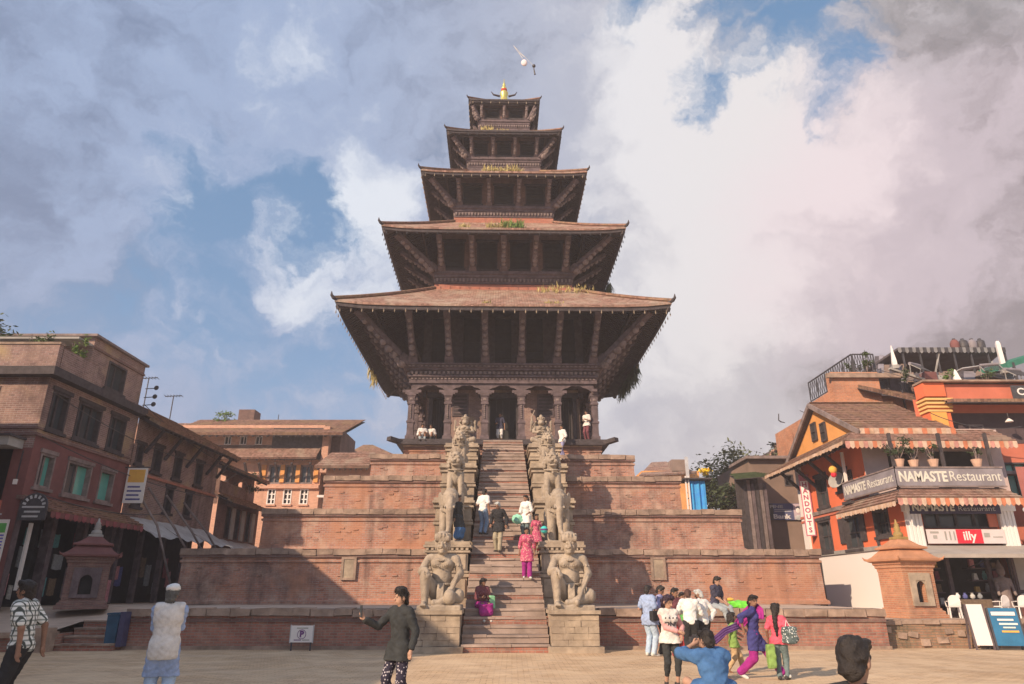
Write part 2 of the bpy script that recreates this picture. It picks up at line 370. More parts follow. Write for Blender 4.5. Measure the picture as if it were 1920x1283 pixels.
BRICK = brick('brick_plinth', (0.37, 0.160, 0.108), (0.255, 0.108, 0.078), (0.33, 0.235, 0.20), stain=0.72, pale=0.62, palec=(0.42, 0.29, 0.225), patch=(0.38, 0.17, 0.10))
BRICK_TERR = brick('brick_terrace', (0.33, 0.125, 0.088), (0.23, 0.088, 0.066), (0.26, 0.185, 0.15), stain=0.62, pale=0.35)
BRICK_RED = brick('brick_red', (0.40, 0.13, 0.085), (0.33, 0.10, 0.07), (0.30, 0.16, 0.12), stain=0.3, pale=0.2)
BRICK_OLD = brick('brick_old_house', (0.24, 0.135, 0.118), (0.165, 0.095, 0.085), (0.30, 0.22, 0.195), stain=0.65, pale=0.4, patch=(0.40, 0.27, 0.14))
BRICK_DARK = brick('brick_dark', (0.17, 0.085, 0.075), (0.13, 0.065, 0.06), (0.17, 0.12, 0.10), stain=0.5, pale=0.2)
BRICK_PINK = brick('brick_pink', (0.56, 0.27, 0.18), (0.48, 0.21, 0.14), (0.50, 0.33, 0.25), stain=0.2, pale=0.4, palec=(0.55, 0.34, 0.25))
STONE = plain('stone_pale', (0.33, 0.245, 0.18), 0.32, 2.6, 0.9, 0.2, 0.6, dirt=0.7, dirtc=(0.17, 0.12, 0.095))
STONE_STEP = plain('stone_step', (0.30, 0.215, 0.178), 0.30, 1.8, 0.88, 0.2, 0.45, dirt=0.5, dirtc=(0.19, 0.12, 0.10))
COPING = plain('stone_coping', (0.285, 0.190, 0.145), 0.38, 2.4, 0.92, 0.2, 0.7, dirt=0.8, dirtc=(0.13, 0.090, 0.075))
PAVE = plain('terrace_paving', (0.42, 0.30, 0.235), 0.18, 1.4, 0.92, 0.15, 0.3, dirt=0.35, dirtc=(0.24, 0.17, 0.13))
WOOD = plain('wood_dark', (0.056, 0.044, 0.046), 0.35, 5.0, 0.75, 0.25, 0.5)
WOOD_RED = plain('wood_red_brown', (0.112, 0.078, 0.082), 0.35, 4.0, 0.75, 0.25, 0.5, dirt=0.5, dirtc=(0.045, 0.035, 0.035))
WOOD_GREY = plain('wood_weathered', (0.20, 0.145, 0.135), 0.3, 4.0, 0.85, 0.2, 0.5, dirt=0.4, dirtc=(0.08, 0.06, 0.05))
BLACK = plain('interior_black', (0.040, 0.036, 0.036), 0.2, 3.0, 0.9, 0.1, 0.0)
GLASS = glassy('glass_dark', (0.045, 0.05, 0.055))
GLASS_GREEN = glassy('glass_green_curtain', (0.10, 0.30, 0.25))
WHITE = plain('plaster_white', (0.76, 0.70, 0.62), 0.08, 1.5, 0.85, 0.2, 0.15, dirt=0.25, dirtc=(0.45, 0.36, 0.28))
GOLD = plain('gilt_metal', (0.80, 0.50, 0.14), 0.15, 4.0, 0.35, 0.5, 0.1, metal=0.7)
IRON = plain('iron_dark', (0.05, 0.045, 0.05), 0.3, 8.0, 0.55, 0.4, 0.1)
SKIN = plain('skin_brown', (0.23, 0.115, 0.075), 0.18, 12.0, 0.65, 0.25, 0.1)
SKIN_LT = plain('skin_light', (0.36, 0.20, 0.14), 0.18, 12.0, 0.65, 0.25, 0.1)
HAIR = plain('hair_black', (0.018, 0.014, 0.013), 0.4, 30.0, 0.5, 0.4, 0.5)
def make_tile(name, c, lichen=(0.40, 0.30, 0.16), lf=0.5, dirtf=0.55):
    m, g = material(name, 0.92, 0.15)
    uv = g.new('SeparateXYZ', Vector=g.new('UVMap').outputs[0])
    ix = g.math('FLOOR', g.math('DIVIDE', uv.outputs[0], 0.14)); iy = g.math('FLOOR', g.math('DIVIDE', uv.outputs[1], 0.16))
    cell = g.new('TexWhiteNoise', dict(noise_dimensions='2D'), Vector=g.new('CombineXYZ', X=ix, Y=iy).outputs[0]).outputs[0]
    col = g.mix(cell, tuple(x * 0.62 for x in c), tuple(min(1, x * 1.3) for x in c))
    col = g.mix(g.math('MULTIPLY', g.mapr(g.noise(g.pos, 0.8, 6, 0.65, 0.5), 0.46, 0.66), lf), col, lichen)
    col = g.mix(g.math('MULTIPLY', g.mapr(g.noise(g.pos, 1.7, 6, 0.7), 0.5, 0.72), dirtf), col, (0.09, 0.065, 0.05))
    set_col(g, col)
    fx = g.math('ABSOLUTE', g.math('SUBTRACT', g.math('FRACT', g.math('DIVIDE', uv.outputs[0], 0.14)), 0.5))
    bump(g, g.math('ADD', g.mapr(fx, 0.36, 0.5, 0, -1), g.math('MULTIPLY', g.noise(g.pos, 9, 4), 0.8)), 0.6, 0.03); return m
TILE = make_tile('tile_terracotta', (0.255, 0.140, 0.108), (0.36, 0.265, 0.205), 0.8, 0.6); TILE_BROWN = make_tile('tile_brown', (0.215, 0.115, 0.085), (0.28, 0.19, 0.10), 0.5)
def make_ground():
    m, g = material('square_paving', 0.95, 0.12)
    n1 = g.noise(g.pos, 0.22, 5, 0.6, 0.5); n2 = g.noise(g.pos, 1.3, 7, 0.68); n3 = g.noise(g.pos, 14, 5, 0.7); n4 = g.noise(g.pos, 0.75, 6, 0.65, 1.2)
    st = g.new('Mapping', Vector=g.pos, Scale=(0.30, 2.4, 1)); bands = g.noise(st.outputs[0], 0.7, 6, 0.65)
    col = g.mix(g.mapr(n1, 0.35, 0.65), (0.47, 0.305, 0.185), (0.56, 0.375, 0.235))
    bt = g.n.new('ShaderNodeTexBrick'); wob = g.vmath('ADD', g.pos, g.vmath('SCALE', g.vmath('SUBTRACT', g.noise(g.pos, 2.0, 3, out=1), (.5, .5, .5)), scale=0.03))
    g.put(bt, {'Vector': wob, 'Color1': (1.06, 1.04, 1.0, 1), 'Color2': (0.80, 0.77, 0.76, 1), 'Mortar': (0.50, 0.46, 0.44, 1), 'Scale': 1.0, 'Brick Width': 0.24, 'Row Height': 0.12, 'Mortar Size': 0.010, 'Mortar Smooth': 0.3})
    wear = g.mapr(n4, 0.40, 0.62); col2 = g.mix(1.0, col, bt.outputs[0], 'MULTIPLY'); col = g.mix(g.math('MULTIPLY', wear, 0.85), col2, g.mix(0.35, col, (0.60, 0.44, 0.30)))
    col = g.mix(g.math('MULTIPLY', g.mapr(n2, 0.48, 0.74), 0.5), col, (0.29, 0.19, 0.135))
    col = g.mix(g.math('MULTIPLY', g.mapr(bands, 0.52, 0.68), 0.45), col, (0.31, 0.205, 0.14))
    col = g.mix(g.math('MULTIPLY', g.mapr(n3, 0.45, 0.8), 0.3), col, (0.62, 0.46, 0.32))
    vor = g.new('TexVoronoi', Vector=g.pos, Scale=0.9); spot = g.mapr(vor.outputs[0], 0.035, 0.06, 1, 0); col = g.mix(g.math('MULTIPLY', spot, 0.5), col, (0.16, 0.11, 0.09))
    set_col(g, col); bump(g, g.math('ADD', g.math('MULTIPLY', n3, 0.7), g.math('MULTIPLY', g.math('MULTIPLY', bt.outputs[1], -1.0), g.math('SUBTRACT', 1.1, wear))), 0.5, 0.02); return m
GROUND = make_ground()
def leafmat(name, c):
    m, g = material(name, 0.6, 0.3); oi = g.noise(g.pos, 3.0, 3); col = g.mix(g.mapr(oi, 0.3, 0.7), tuple(x * 0.55 for x in c), tuple(x * 1.5 for x in c)); set_col(g, col)
    tr = g.new('BsdfTranslucent', Color=col); mx = g.new('MixShader', Fac=0.25); g.l.new(g.b.outputs[0], mx.inputs[1]); g.l.new(tr.outputs[0], mx.inputs[2])
    out = [n for n in g.n if n.type == 'OUTPUT_MATERIAL'][0]; g.l.new(mx.outputs[0], out.inputs[0]); return m
LEAF = leafmat('leaf_green', (0.075, 0.10, 0.035)); LEAF_DRY = leafmat('grass_dry', (0.40, 0.31, 0.13)); LEAF_DARK = leafmat('leaf_dark', (0.05, 0.065, 0.03)); LEAF_BR = leafmat('leaf_bright', (0.13, 0.19, 0.05))
def leaf_cloud(mb, c, rad, n, size, flat=0.5):
    """many small leaf faces through a volume, denser in a few clumps"""
    c = Vector(c); cl = [Vector((rnd.gauss(0, 0.5) * rad[0], rnd.gauss(0, 0.5) * rad[1], rnd.gauss(0, 0.45) * rad[2])) for _ in range(max(3, n // 60))]
    for _ in range(n):
        k = rnd.choice(cl); q = c + k + Vector((rnd.gauss(0, 0.2) * rad[0], rnd.gauss(0, 0.2) * rad[1], rnd.gauss(0, 0.2) * rad[2]))
        a = Vector((rnd.gauss(0, 1), rnd.gauss(0, 1), rnd.gauss(0, flat))).normalized(); b = a.cross(Vector((rnd.gauss(0, 1), rnd.gauss(0, 1), rnd.gauss(0, 1)))).normalized(); s = size * rnd.uniform(0.6, 1.4)
        mb.add([q - a * s, q + b * s * 0.4, q + a * s, q - b * s * 0.4], [(0, 1, 2, 3)])
def grass_tuft(mb, c, n, h, spread, droop=0.3, down=False):
    c = Vector(c)
    for _ in range(n):
        b = c + Vector((rnd.uniform(-1, 1) * spread[0], rnd.uniform(-1, 1) * spread[1], rnd.uniform(-1, 1) * spread[2])); hh = h * rnd.uniform(0.5, 1.2)
        t = Vector((rnd.gauss(0, droop), rnd.gauss(0, droop), -1 if down else 1)).normalized() * hh; s = t.cross(Vector((rnd.gauss(0, 1), rnd.gauss(0, 1), 0.1))).normalized() * 0.03
        mb.add([b - s, b + s, b + t * 0.6 + s * 0.7 + Vector((rnd.gauss(0, .03), 0, 0)), b + t], [(0, 1, 2, 3)])
# ================================================================ ground, terrace, plinths
def sheet(name, pts, mat, kind='structure', parent=None):
    m = MB(); m.quad(*pts); o = m.build(name, mat, parent, fix=False); 
    if kind: o['kind'] = kind
    return o
sheet('ground', [(-500, -300, 0), (500, -300, 0), (500, 700, 0), (-500, 700, 0)], GROUND)
TZ, TY = 1.10, 21.5                                     # terrace height and front
RZ = 0.78                                               # height of the pavement right of the terrace
def coping_row(parent, p0, p1, z, h, w, L, mat, over=0.08, name='coping_stone', world=True, wob=0.022):
    """single stones laid end to end along the top of a wall face, overhanging it"""
    p0, p1 = Vector(p0), Vector(p1); t = (p1 - p0); n = max(1, round(t.length / L)); t.normalize(); nn = Vector((t.y, -t.x, 0)); M3 = Matrix((t, -nn, (0, 0, 1))).transposed()
    tot = (p1 - p0).length; cuts = [0.0] + [tot * (i + rnd.uniform(-0.18, 0.18)) / n for i in range(1, n)] + [tot]
    for a, b in zip(cuts, cuts[1:]):
        m = MB(); c = p0 + t * ((a + b) / 2) + nn * (over - w / 2 + rnd.uniform(-wob, wob)) + Vector((0, 0, z - h / 2 + rnd.uniform(-wob, wob * 0.7)))
        m.box(c, ((b - a) / 2 - 0.006, w / 2, h / 2), M3, 0.016); m.build(name, mat, parent, world)
terr = thing('brick_terrace', 'low dark brick terrace wall with pale coping running under the whole temple', 'terrace', (0, TY, 0))
m = MB(); fT = Face((-11.2, TY), (1, 0)); fT.wall(m, 0, 22.1, 0, TZ - 0.2)
fS = Face((-11.2, 24.4), (0, -1)); fS.wall(m, 0, 2.9, 0, TZ - 0.2); fS = Face((10.9, TY), (0, 1)); fS.wall(m, 0, 50, 0, TZ - 0.2)
m.build('wall_face', BRICK_TERR, terr, True)
m = MB(); m.bb(-11.25, 10.93, TY - 0.07, TY + 0.02, 0, 0.10); m.build('wall_foot', COPING, terr, True)
m = MB(); m.bb(-11.2, 10.9, TY - 0.045, TY + 0.02, TZ - 0.36, TZ - 0.28); m.build('string_course', BRICK_DARK, terr, True)
m = MB(); m.quad((-11.2, TY + 0.3, TZ - 0.004), (10.9, TY + 0.3, TZ - 0.004), (10.9, 75, TZ - 0.004), (-11.2, 75, TZ - 0.004)); m.build('paving', PAVE, terr, True, fix=False)
coping_row(terr, (-11.25, TY, 0), (-2.75, TY, 0), TZ, 0.2, 0.75, 0.62, COPING)
coping_row(terr, (2.55, TY, 0), (10.93, TY, 0), TZ, 0.2, 0.75, 0.62, COPING)
# street pavement rising to the left, with its kerb and steps
m = MB(); LY = 20.6
m.add([(-45, LY, 0.5), (-12.9, LY, 0.5), (-12.9, 24.5, TZ - 0.02), (-45, 24.5, TZ - 0.02), (-45, 90, TZ - 0.02), (-11.2, 90, TZ - 0.02), (-11.2, 24.5, TZ - 0.02), (-11.2, 22.3, 0.753), (-12.9, 22.3, 0.753)],
      [(0, 1, 8, 2, 3), (3, 2, 6, 5, 4), (2, 8, 7, 6)])
struct(m.build('left_pavement', PAVE, fix=False))
kb = thing('kerb_wall', 'low brick kerb wall edging the raised pavement on the left', 'kerb', (-20, LY, 0))
m = MB(); Face((-45, LY), (1, 0)).wall(m, 0, 32.1, 0, 0.40); Face((-12.9, LY), (0, 1)).wall(m, 0, 1.75, 0, 0.46); m.build('wall_face', BRICK_TERR, kb, True)
coping_row(kb, (-30, LY, 0), (-12.85, LY, 0), 0.52, 0.13, 0.5, 0.8, COPING)
m = MB(); m.bb(-13.25, -12.85, LY - 0.12, LY + 0.3, 0, 0.62); m.build('end_post', COPING, kb, True)
st = thing('pavement_steps', 'short flight of grey stone steps beside the blue bin', 'steps', (-12.05, 21, 0))
for i in range(4):
    m = MB(); m.bb(-12.86, -11.26, 20.95 + i * 0.4, 22.45, i * 0.188, (i + 1) * 0.188 - 0.05); s = m.build('step', BRICK_TERR, st, True)
    for a, b in ((-12.86, -12.1), (-12.09, -11.26)):
        q = MB(); q.bb(a, b, 20.91 + i * 0.4, 20.91 + i * 0.4 + 0.43, (i + 1) * 0.188 - 0.048, (i + 1) * 0.188 + rnd.uniform(-.006, .006), 0.006); q.build('tread_slab', COPING, s, True)
# pavement right of the terrace
sheet('right_pavement', [(10.93, 22.3, RZ - 0.004), (70, 22.3, RZ - 0.004), (70, 90, RZ - 0.004), (10.93, 90, RZ - 0.004)], PAVE)
rw = thing('platform_wall', 'rough mossy stone platform wall under the brick shrine on the right', 'wall', (16, 22, 0))
m = MB(); Face((10.96, 21.95), (1, 0)).wall(m, 0, 40, 0, RZ - 0.12); m.build('wall_face', brick('brick_mossy', (0.30, 0.16, 0.10), (0.24, 0.125, 0.085), (0.20, 0.15, 0.11), stain=0.75, pale=0.4, palec=(0.30, 0.22, 0.14), darkc=(0.08, 0.07, 0.045)), rw, True)
coping_row(rw, (10.96, 21.95, 0), (24, 21.95, 0), RZ, 0.12, 0.5, 0.6, COPING, 0.05)
for i in range(26):
    m = MB(); x = 11.2 + i * 0.36 + rnd.uniform(-.1, .1); m.box((x, 21.93, rnd.uniform(0.08, 0.55)), (rnd.uniform(.08, .17), 0.04, rnd.uniform(.05, .09)), Matrix.Rotation(rnd.uniform(-.15, .15), 3, 'Y'), 0.015); m.build('stone', COPING, rw, True)

TL, TR = Vector((-0.58, 40.5, 0)), R(1.15)
PW = [12.5, 10.3, 8.3, 6.55, 5.15]; PZ = [TZ, 3.13, 4.90, 6.63, 7.97, 8.80]
ORD = ['lowest', 'second', 'third', 'fourth', 'topmost']
for k in range(5):
    w, z0, z1 = PW[k], PZ[k], PZ[k + 1]; h = z1 - z0
    p = thing('brick_plinth', f'{ORD[k]} brick plinth tier of the stepped temple base', 'plinth', TL, TR, 'plinth tiers of the temple')
    m = MB()
    m.sqmould([(w + 0.10, z0), (w + 0.10, z0 + 0.12), (w + 0.03, z0 + 0.16), (w, z0 + 0.2), (w - 0.03, z1 - 0.52 * min(1, h)), (w + 0.03, z1 - 0.50 * min(1, h)), (w + 0.03, z1 - 0.42 * min(1, h)), (w - 0.03, z1 - 0.40 * min(1, h)), (w - 0.03, z1 - 0.13)])
    m.build('wall_face', BRICK, p)
    m = MB(); m.quad((-w, -w, z1 - 0.006), (w, -w, z1 - 0.006), (w, w, z1 - 0.006), (-w, w, z1 - 0.006)); m.build('paving', PAVE, p, fix=False)
    ch = 0.15 if k == 4 else 0.22
    for xa, xb in ((-w - 0.045, -1.2), (1.2, w + 0.045)): q = MB(); q.bb(xa, xb, -w - 0.045, -w + 0.3, z1 - ch - 0.10, z1 - ch + 0.004); q.build('string_course', BRICK_DARK, p)
    q = MB()                                                           # bricks standing proud of the worn face
    for i in range(int(26 * w * h / 12)):
        x = rnd.choice((-1, 1)) * rnd.uniform(2.8, w - 0.3); z = z0 + 0.3 + 0.075 * rnd.randint(0, max(1, int((h - 0.95) / 0.075))); q.box((x, -w + 0.020 - rnd.uniform(0, 0.010), z), (0.10, 0.03, 0.030), Matrix.Rotation(rnd.uniform(-.04, .04), 3, 'Y'), 0.006)
    o = q.build('worn_bricks', BRICK, p); o['kind'] = 'stuff'
    coping_row(p, (-w - 0.05, -w, 0), (-1.25, -w, 0), z1, ch, 0.6, 0.58, COPING, 0.09, world=False)
    coping_row(p, (1.25, -w, 0), (w + 0.05, -w, 0), z1, ch, 0.6, 0.58, COPING, 0.09, world=False)
    coping_row(p, (-w, w, 0), (-w, -w + 0.52, 0), z1, ch, 0.6, 3.0, COPING, 0.09, world=False)
    coping_row(p, (w, -w + 0.52, 0), (w, w, 0), z1, ch, 0.6, 3.0, COPING, 0.09, world=False)
    if k == 0:
        for x in (-6.0, 6.05):
            q = MB(); q.bb(x - 0.24, x + 0.24, -w - 0.05, -w + 0.1, 2.02, 2.78); t_ = q.build('stone_tablet', STONE, p)
            q = MB(); q.bb(x - 0.29, x - 0.2, -w - 0.075, -w, 1.98, 2.82); q.bb(x + 0.2, x + 0.29, -w - 0.075, -w, 1.98, 2.82); q.bb(x - 0.2, x + 0.2, -w - 0.073, -w, 2.74, 2.82); q.bb(x - 0.2, x + 0.2, -w - 0.073, -w, 1.98, 2.06); q.build('tablet_frame', COPING, t_)
# ---------------------------------------------------------------- the flight of steps and its pedestals
stair = thing('stone_staircase', 'long straight stone staircase climbing the temple plinths between the guardian statues', 'staircase', TL, TR)
SY0, RUN, RISE, NST, SW = -20.2, 0.3625, 0.22, 40, 1.22
PROT = [4.1, 3.7, 3.3, 2.7]
m = MB(); prof = [(-.98, SY0 + 0.30, 0)] + [(-.98, SY0 + NST * RUN + 0.25, 0), (-.98, SY0 + NST * RUN + 0.25, NST * RISE - 0.25), (-.98, SY0 + 0.30, 0.02)]
m.prism([Vector(q) for q in prof], (1.96, 0, 0)); m.build('core', BRICK_DARK, stair)
for i in range(NST):
    y, z = SY0 + i * RUN, (i + 1) * RISE; SW = lerp(1.22, 1.0, i / (NST - 1))
    m = MB(); m.bb(-SW, SW, y + 0.035, y + RUN + 0.06, z - RISE - 0.5 * (i > 2), z - 0.07); s = m.build('step', STONE_STEP if i % 3 else BRICK_TERR, stair)
    cuts = [-SW, rnd.uniform(-0.6, -0.2), rnd.uniform(0.15, 0.65), SW]
    for a, b in zip(cuts, cuts[1:]):
        q = MB(); q.bb(a + 0.004, b - 0.004, y + rnd.uniform(-0.012, 0.012), y + RUN + 0.02, z - 0.068, z + rnd.uniform(-0.012, 0.008), 0.008); q.build('tread_slab', STONE_STEP, s)
PEDX, PEDH = 1.92, 0.70
def side_word(x): return 'left' if x < 0 else 'right'
for sx in (-1, 1):
    # the front pair: blocks of dressed stone standing in the square
    pd = thing('statue_pedestal', f'big stone block pedestal on the square under the {"left" if sx < 0 else "right"} wrestler', 'pedestal', TL, TR, 'pedestals beside the stairs')
    x0, x1 = sx * PEDX - .66, sx * PEDX + .66
    m = MB(); m.bb(x0 + 0.03, x1 - 0.03, SY0 + 0.05, SY0 + 3.2, 0, 0.98); m.build('core', BRICK_DARK, pd)
    m = MB(); m.bb(x0 - 0.10, x1 + 0.10, SY0 - 0.12, SY0 + 3.2, 0, 0.16, 0.008); m.build('base_slab', STONE, pd)
    for r_ in range(5):
        z0 = 0.163 + r_ * 0.163; n = rnd.choice((3, 4)); cu = [x0] + sorted(lerp(x0, x1, (i + rnd.uniform(-.2, .2)) / n) for i in range(1, n)) + [x1]
        for a, b in zip(cu, cu[1:]):
            q = MB(); q.bb(a + 0.003, b - 0.003, SY0 + rnd.uniform(-.012, .012), SY0 + 0.3, z0 + 0.003, z0 + 0.160, 0.008); q.build('stone_block', STONE, pd)
        for xs in ((x0, x0 + 0.3), (x1 - 0.3, x1)):
            q = MB(); q.bb(xs[0], xs[1], SY0 + 0.305, SY0 + 1.45, z0 + 0.003, z0 + 0.160, 0.006); q.build('stone_block', STONE, pd)
    m = MB(); m.bb(x0 - 0.05, x1 + 0.05, SY0 - 0.06, SY0 + 3.2, 0.98, 1.08, 0.006); m.build('cap_slab', STONE, pd)
    x0, x1 = sx * PEDX - PEDH, sx * PEDX + PEDH
    for k in range(4):
        zb, zt = PZ[k], PZ[k + 1]; yf, yb = -PW[k] - PROT[k], -PW[k] - 0.02; H = zt - zb
        who = ['elephant', 'lion', 'griffin', 'goddess'][k]
        pd = thing('statue_pedestal', f'carved stone pedestal under the {side_word(sx)} {who} statue beside the stairs', 'pedestal', TL, TR, 'pedestals beside the stairs')
        def lay(nm, o, a, b, mat=STONE, j=0.004):
            q = MB(); q.bb(x0 - o, x1 + o, yf - o, yb, a, b, j); return q.build(nm, mat, pd)
        lay('body', -0.02, zb, zt - 0.05)
        lay('base_moulding', 0.08, zb, zb + 0.14); lay('base_moulding', 0.04, zb + 0.142, zb + 0.22)
        lay('band_moulding', 0.05, zb + H * 0.45, zb + H * 0.45 + 0.10); lay('band_moulding', 0.03, zb + H * 0.45 + 0.14, zb + H * 0.45 + 0.19)
        lay('cornice', 0.06, zt - 0.34, zt - 0.27); lay('cornice', 0.10, zt - 0.17, zt - 0.09); lay('cap_slab', 0.05, zt - 0.087, zt + 0.02)
        for i in range(9 if k == 0 else 0):
            x = lerp(x0 + 0.04, x1 - 0.04, i / 8); q = MB(); q.bb(x - 0.045, x + 0.045, yf - 0.075, yf, zt - 0.265, zt - 0.175, 0.006); q.build('carved_dentil', STONE, pd)
        for i in range(3 if k == 0 else 0):
            a, b = lerp(x0 + 0.05, x1 - 0.05, i / 3), lerp(x0 + 0.05, x1 - 0.05, (i + 1) / 3)
            if H > 1.6:
                q = MB(); q.bb(a + 0.03, b - 0.03, yf - 0.035, yf + 0.05, zb + 0.30, zb + H * 0.45 - 0.06); q.build('carved_panel', STONE, pd)
            q = MB(); q.bb(a + 0.03, b - 0.03, yf - 0.03, yf + 0.05, zb + H * 0.45 + 0.24, zt - 0.39); q.build('carved_panel', BRICK if i == 1 else STONE, pd)
# ================================================================ the pagoda
pag = thing('pagoda_temple', 'tall five-roofed brick and timber pagoda on top of the stepped plinths', 'temple', (TL.x, TL.y, PZ[5]), TR)
WM['pagoda_temple'] = Matrix.Translation(TL) @ Matrix.Rotation(TR, 4, 'Z'); pag.location = TL
FZ = PZ[5]
m = MB(); m.sqmould([(5.50, FZ - 0.1), (5.50, FZ + 0.02), (5.42, FZ + 0.06), (5.42, FZ + 0.20), (5.2, FZ + 0.2)]); m.build('floor_beam', WOOD, pag)
for sx in (-1, 1):
    for sy in (-1, 1):
        q = MB(); q.beam((sx * 5.3, sy * 5.3, FZ + 0.03), (sx * 5.85, sy * 5.85, FZ + 0.12), 0.34, 0.2); q.build('beam_end', WOOD, pag)
# sanctum
fr = [Face((-4.2, -3.75), (1, 0)), Face((4.2, -4.2), (0, 1)), Face((4.2, 4.2), (-1, 0)), Face((-4.2, 4.2), (0, -1))]
m = MB(); fr[0].wall(m, 0, 8.4, FZ + 0.2, 12.9, [(3.25, FZ + 0.2, 5.15, 11.75), (0.12, FZ + 0.2, 1.2, 11.75), (7.2, FZ + 0.2, 8.28, 11.75)], 0.5)
for f in fr[1:]: f.wall(m, 0, 8.4 if f is not fr[1] and f is not fr[3] else 8.4, FZ + 0.2, 12.9, [(3.2, FZ + 0.2, 5.2, 11.7)], 0.5)
m.build('sanctum_wall', BRICK_OLD, pag)
def door(x0, x1, lab):
    m = MB(); f = fr[0]; z0, z1 = FZ + 0.2, 11.75
    f.box(m, x0, x0 + 0.22, z0, z1, -0.3, 0.10); f.box(m, x1 - 0.22, x1, z0, z1, -0.3, 0.10); f.box(m, x0 - 0.35, x1 + 0.35, z1 - 0.12, z1 + 0.18, -0.3, 0.14); f.box(m, x0 - 0.2, x1 + 0.2, z0, z0 + 0.14, -0.3, 0.16)
    d = m.build('door_frame', WOOD, pag)
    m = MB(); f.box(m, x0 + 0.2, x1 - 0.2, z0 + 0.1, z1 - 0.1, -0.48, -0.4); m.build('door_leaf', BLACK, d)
    for i in range(5):
        m = MB(); x = lerp(x0 + 0.25, x1 - 0.25, i / 4); f.box(m, x - 0.025, x + 0.025, z0 + 0.15, z1 - 0.15, -0.4, -0.34); m.build('door_bar', WOOD, d)
door(3.25, 5.15, 'd'); door(0.12, 1.2, 'd'); door(7.2, 8.28, 'd')
for x in (1.85, 6.55):
    m = MB(); fr[0].box(m, x - 0.45, x + 0.45, 10.6, 11.9, -0.1, 0.06); a_ = m.build('blind_window', WOOD_RED, pag)
    for i in range(6):
        q = MB(); z = 10.68 + i * 0.2; fr[0].box(q, x - 0.36, x + 0.36, z, z + 0.09, 0.062, 0.09); q.build('lattice_bar', WOOD, a_)
# carved columns
CX = [-4.9 + 1.96 * i for i in range(6)]
m = MB(); a = 0.17
m.sqmould([(0.24, FZ + 0.2), (0.24, FZ + 0.42), (0.19, FZ + 0.46), (a, FZ + 0.6), (a, FZ + 1.1), (0.21, FZ + 1.14), (0.21, FZ + 1.22), (a - 0.01, FZ + 1.28), (a - 0.02, 10.9), (0.21, 10.95), (0.21, 11.05), (0.16, 11.1), (0.19, 11.35), (0.24, 11.42), (0.24, 11.55), (0.17, 11.6)])
col0 = m.build('column', WOOD_RED, pag); col0.location = (CX[0], -4.9, 0)
q = MB(); q.lathe([(0.13, 11.10), (0.2, 11.18), (0.2, 11.28), (0.13, 11.34)], 10); cap0 = q.build('capital', WOOD_GREY, col0)
q = MB(); q.bb(-0.5, 0.5, -0.13, 0.13, 11.6, 11.75); q.bb(-0.36, 0.36, -0.125, 0.125, 11.52, 11.598); brk0 = q.build('bracket', WOOD_RED, col0)
q = MB()
for i in range(7): q.ball((0, -a - 0.005, FZ + 1.42 + i * 0.11), 0.05, 6, 4)
car0 = q.build('carving', WOOD_GREY, col0)
done = {(0, 0)}
for side in range(4):
    for i in range(6):
        x, y, rz = [(CX[i], -4.9, 0), (4.9, CX[i], R(90)), (-CX[i], 4.9, R(180)), (-4.9, -CX[i], R(270))][side]
        if i == 5 or (side == 0 and i == 0) and True:
            if side == 0 and i == 0: continue
        if i == 0 and side in (1, 2, 3): pass
        if i == 5 and side == 3: continue
        if i == 5: continue
        c = share(col0, 'column', pag, (x, y, 0), (0, 0, rz))
        for s_, nm in ((cap0, 'capital'), (brk0, 'bracket'), (car0, 'carving')): share(s_, nm, c)
# arched boards between the columns
for side in range(4):
    for i in range(5):
        xa, xb = CX[i], CX[i + 1]; pts = [(xa, -4.96, 12.12), (xa, -4.96, 11.76)]
        n = 12
        for j in range(n + 1):
            t = j / n; pts.append((lerp(xa + 0.14, xb - 0.14, t), -4.96, 11.70 + 0.30 * math.sin(math.pi * t) + 0.05 * abs(math.sin(4 * math.pi * t))))
        pts += [(xb, -4.96, 11.76), (xb, -4.96, 12.12)]
        m = MB(); m.prism([Matrix.Rotation(R(90 * side), 3, 'Z') @ Vector(p) for p in pts], Matrix.Rotation(R(90 * side), 3, 'Z') @ Vector((0, 0.12, 0))); m.build('arched_board', WOOD_RED, pag)
m = MB(); m.sqmould([(4.7, 12.12), (5.08, 12.12), (5.08, 12.30), (5.02, 12.32), (5.02, 12.42), (5.16, 12.46), (5.16, 12.56), (5.05, 12.58)]); m.build('lintel_beam', WOOD_RED, pag)
m = MB(); m.sqmould([(4.3, 12.56), (5.06, 12.56), (5.06, 12.78), (5.26, 12.82), (5.26, 12.90), (5.36, 12.93), (5.36, 13.02), (5.5, 13.05), (5.5, 13.13), (4.3, 13.16)]); m.build('cornice', WOOD_RED, pag)
def dentil_row(half, z, w, h, d, mat, step, name='dentils'):
    m = MB()
    for side in range(4):
        M3 = Matrix.Rotation(R(90 * side), 3, 'Z'); n = int(2 * half / step)
        for i in range(n):
            x = -half + (i + 0.5) * 2 * half / n; m.box(M3 @ Vector((x, -half - d / 2, z)), (w / 2, d / 2, h / 2), M3)
    o = m.build(name, mat, pag); o['kind'] = 'stuff'; return o
dentil_row(5.06, 12.68, 0.13, 0.15, 0.15, WOOD_GREY, 0.245); dentil_row(5.02, 12.37, 0.11, 0.07, 0.07, WOOD_GREY, 0.2); dentil_row(5.38, 12.985, 0.12, 0.06, 0.05, WOOD_GREY, 0.22)
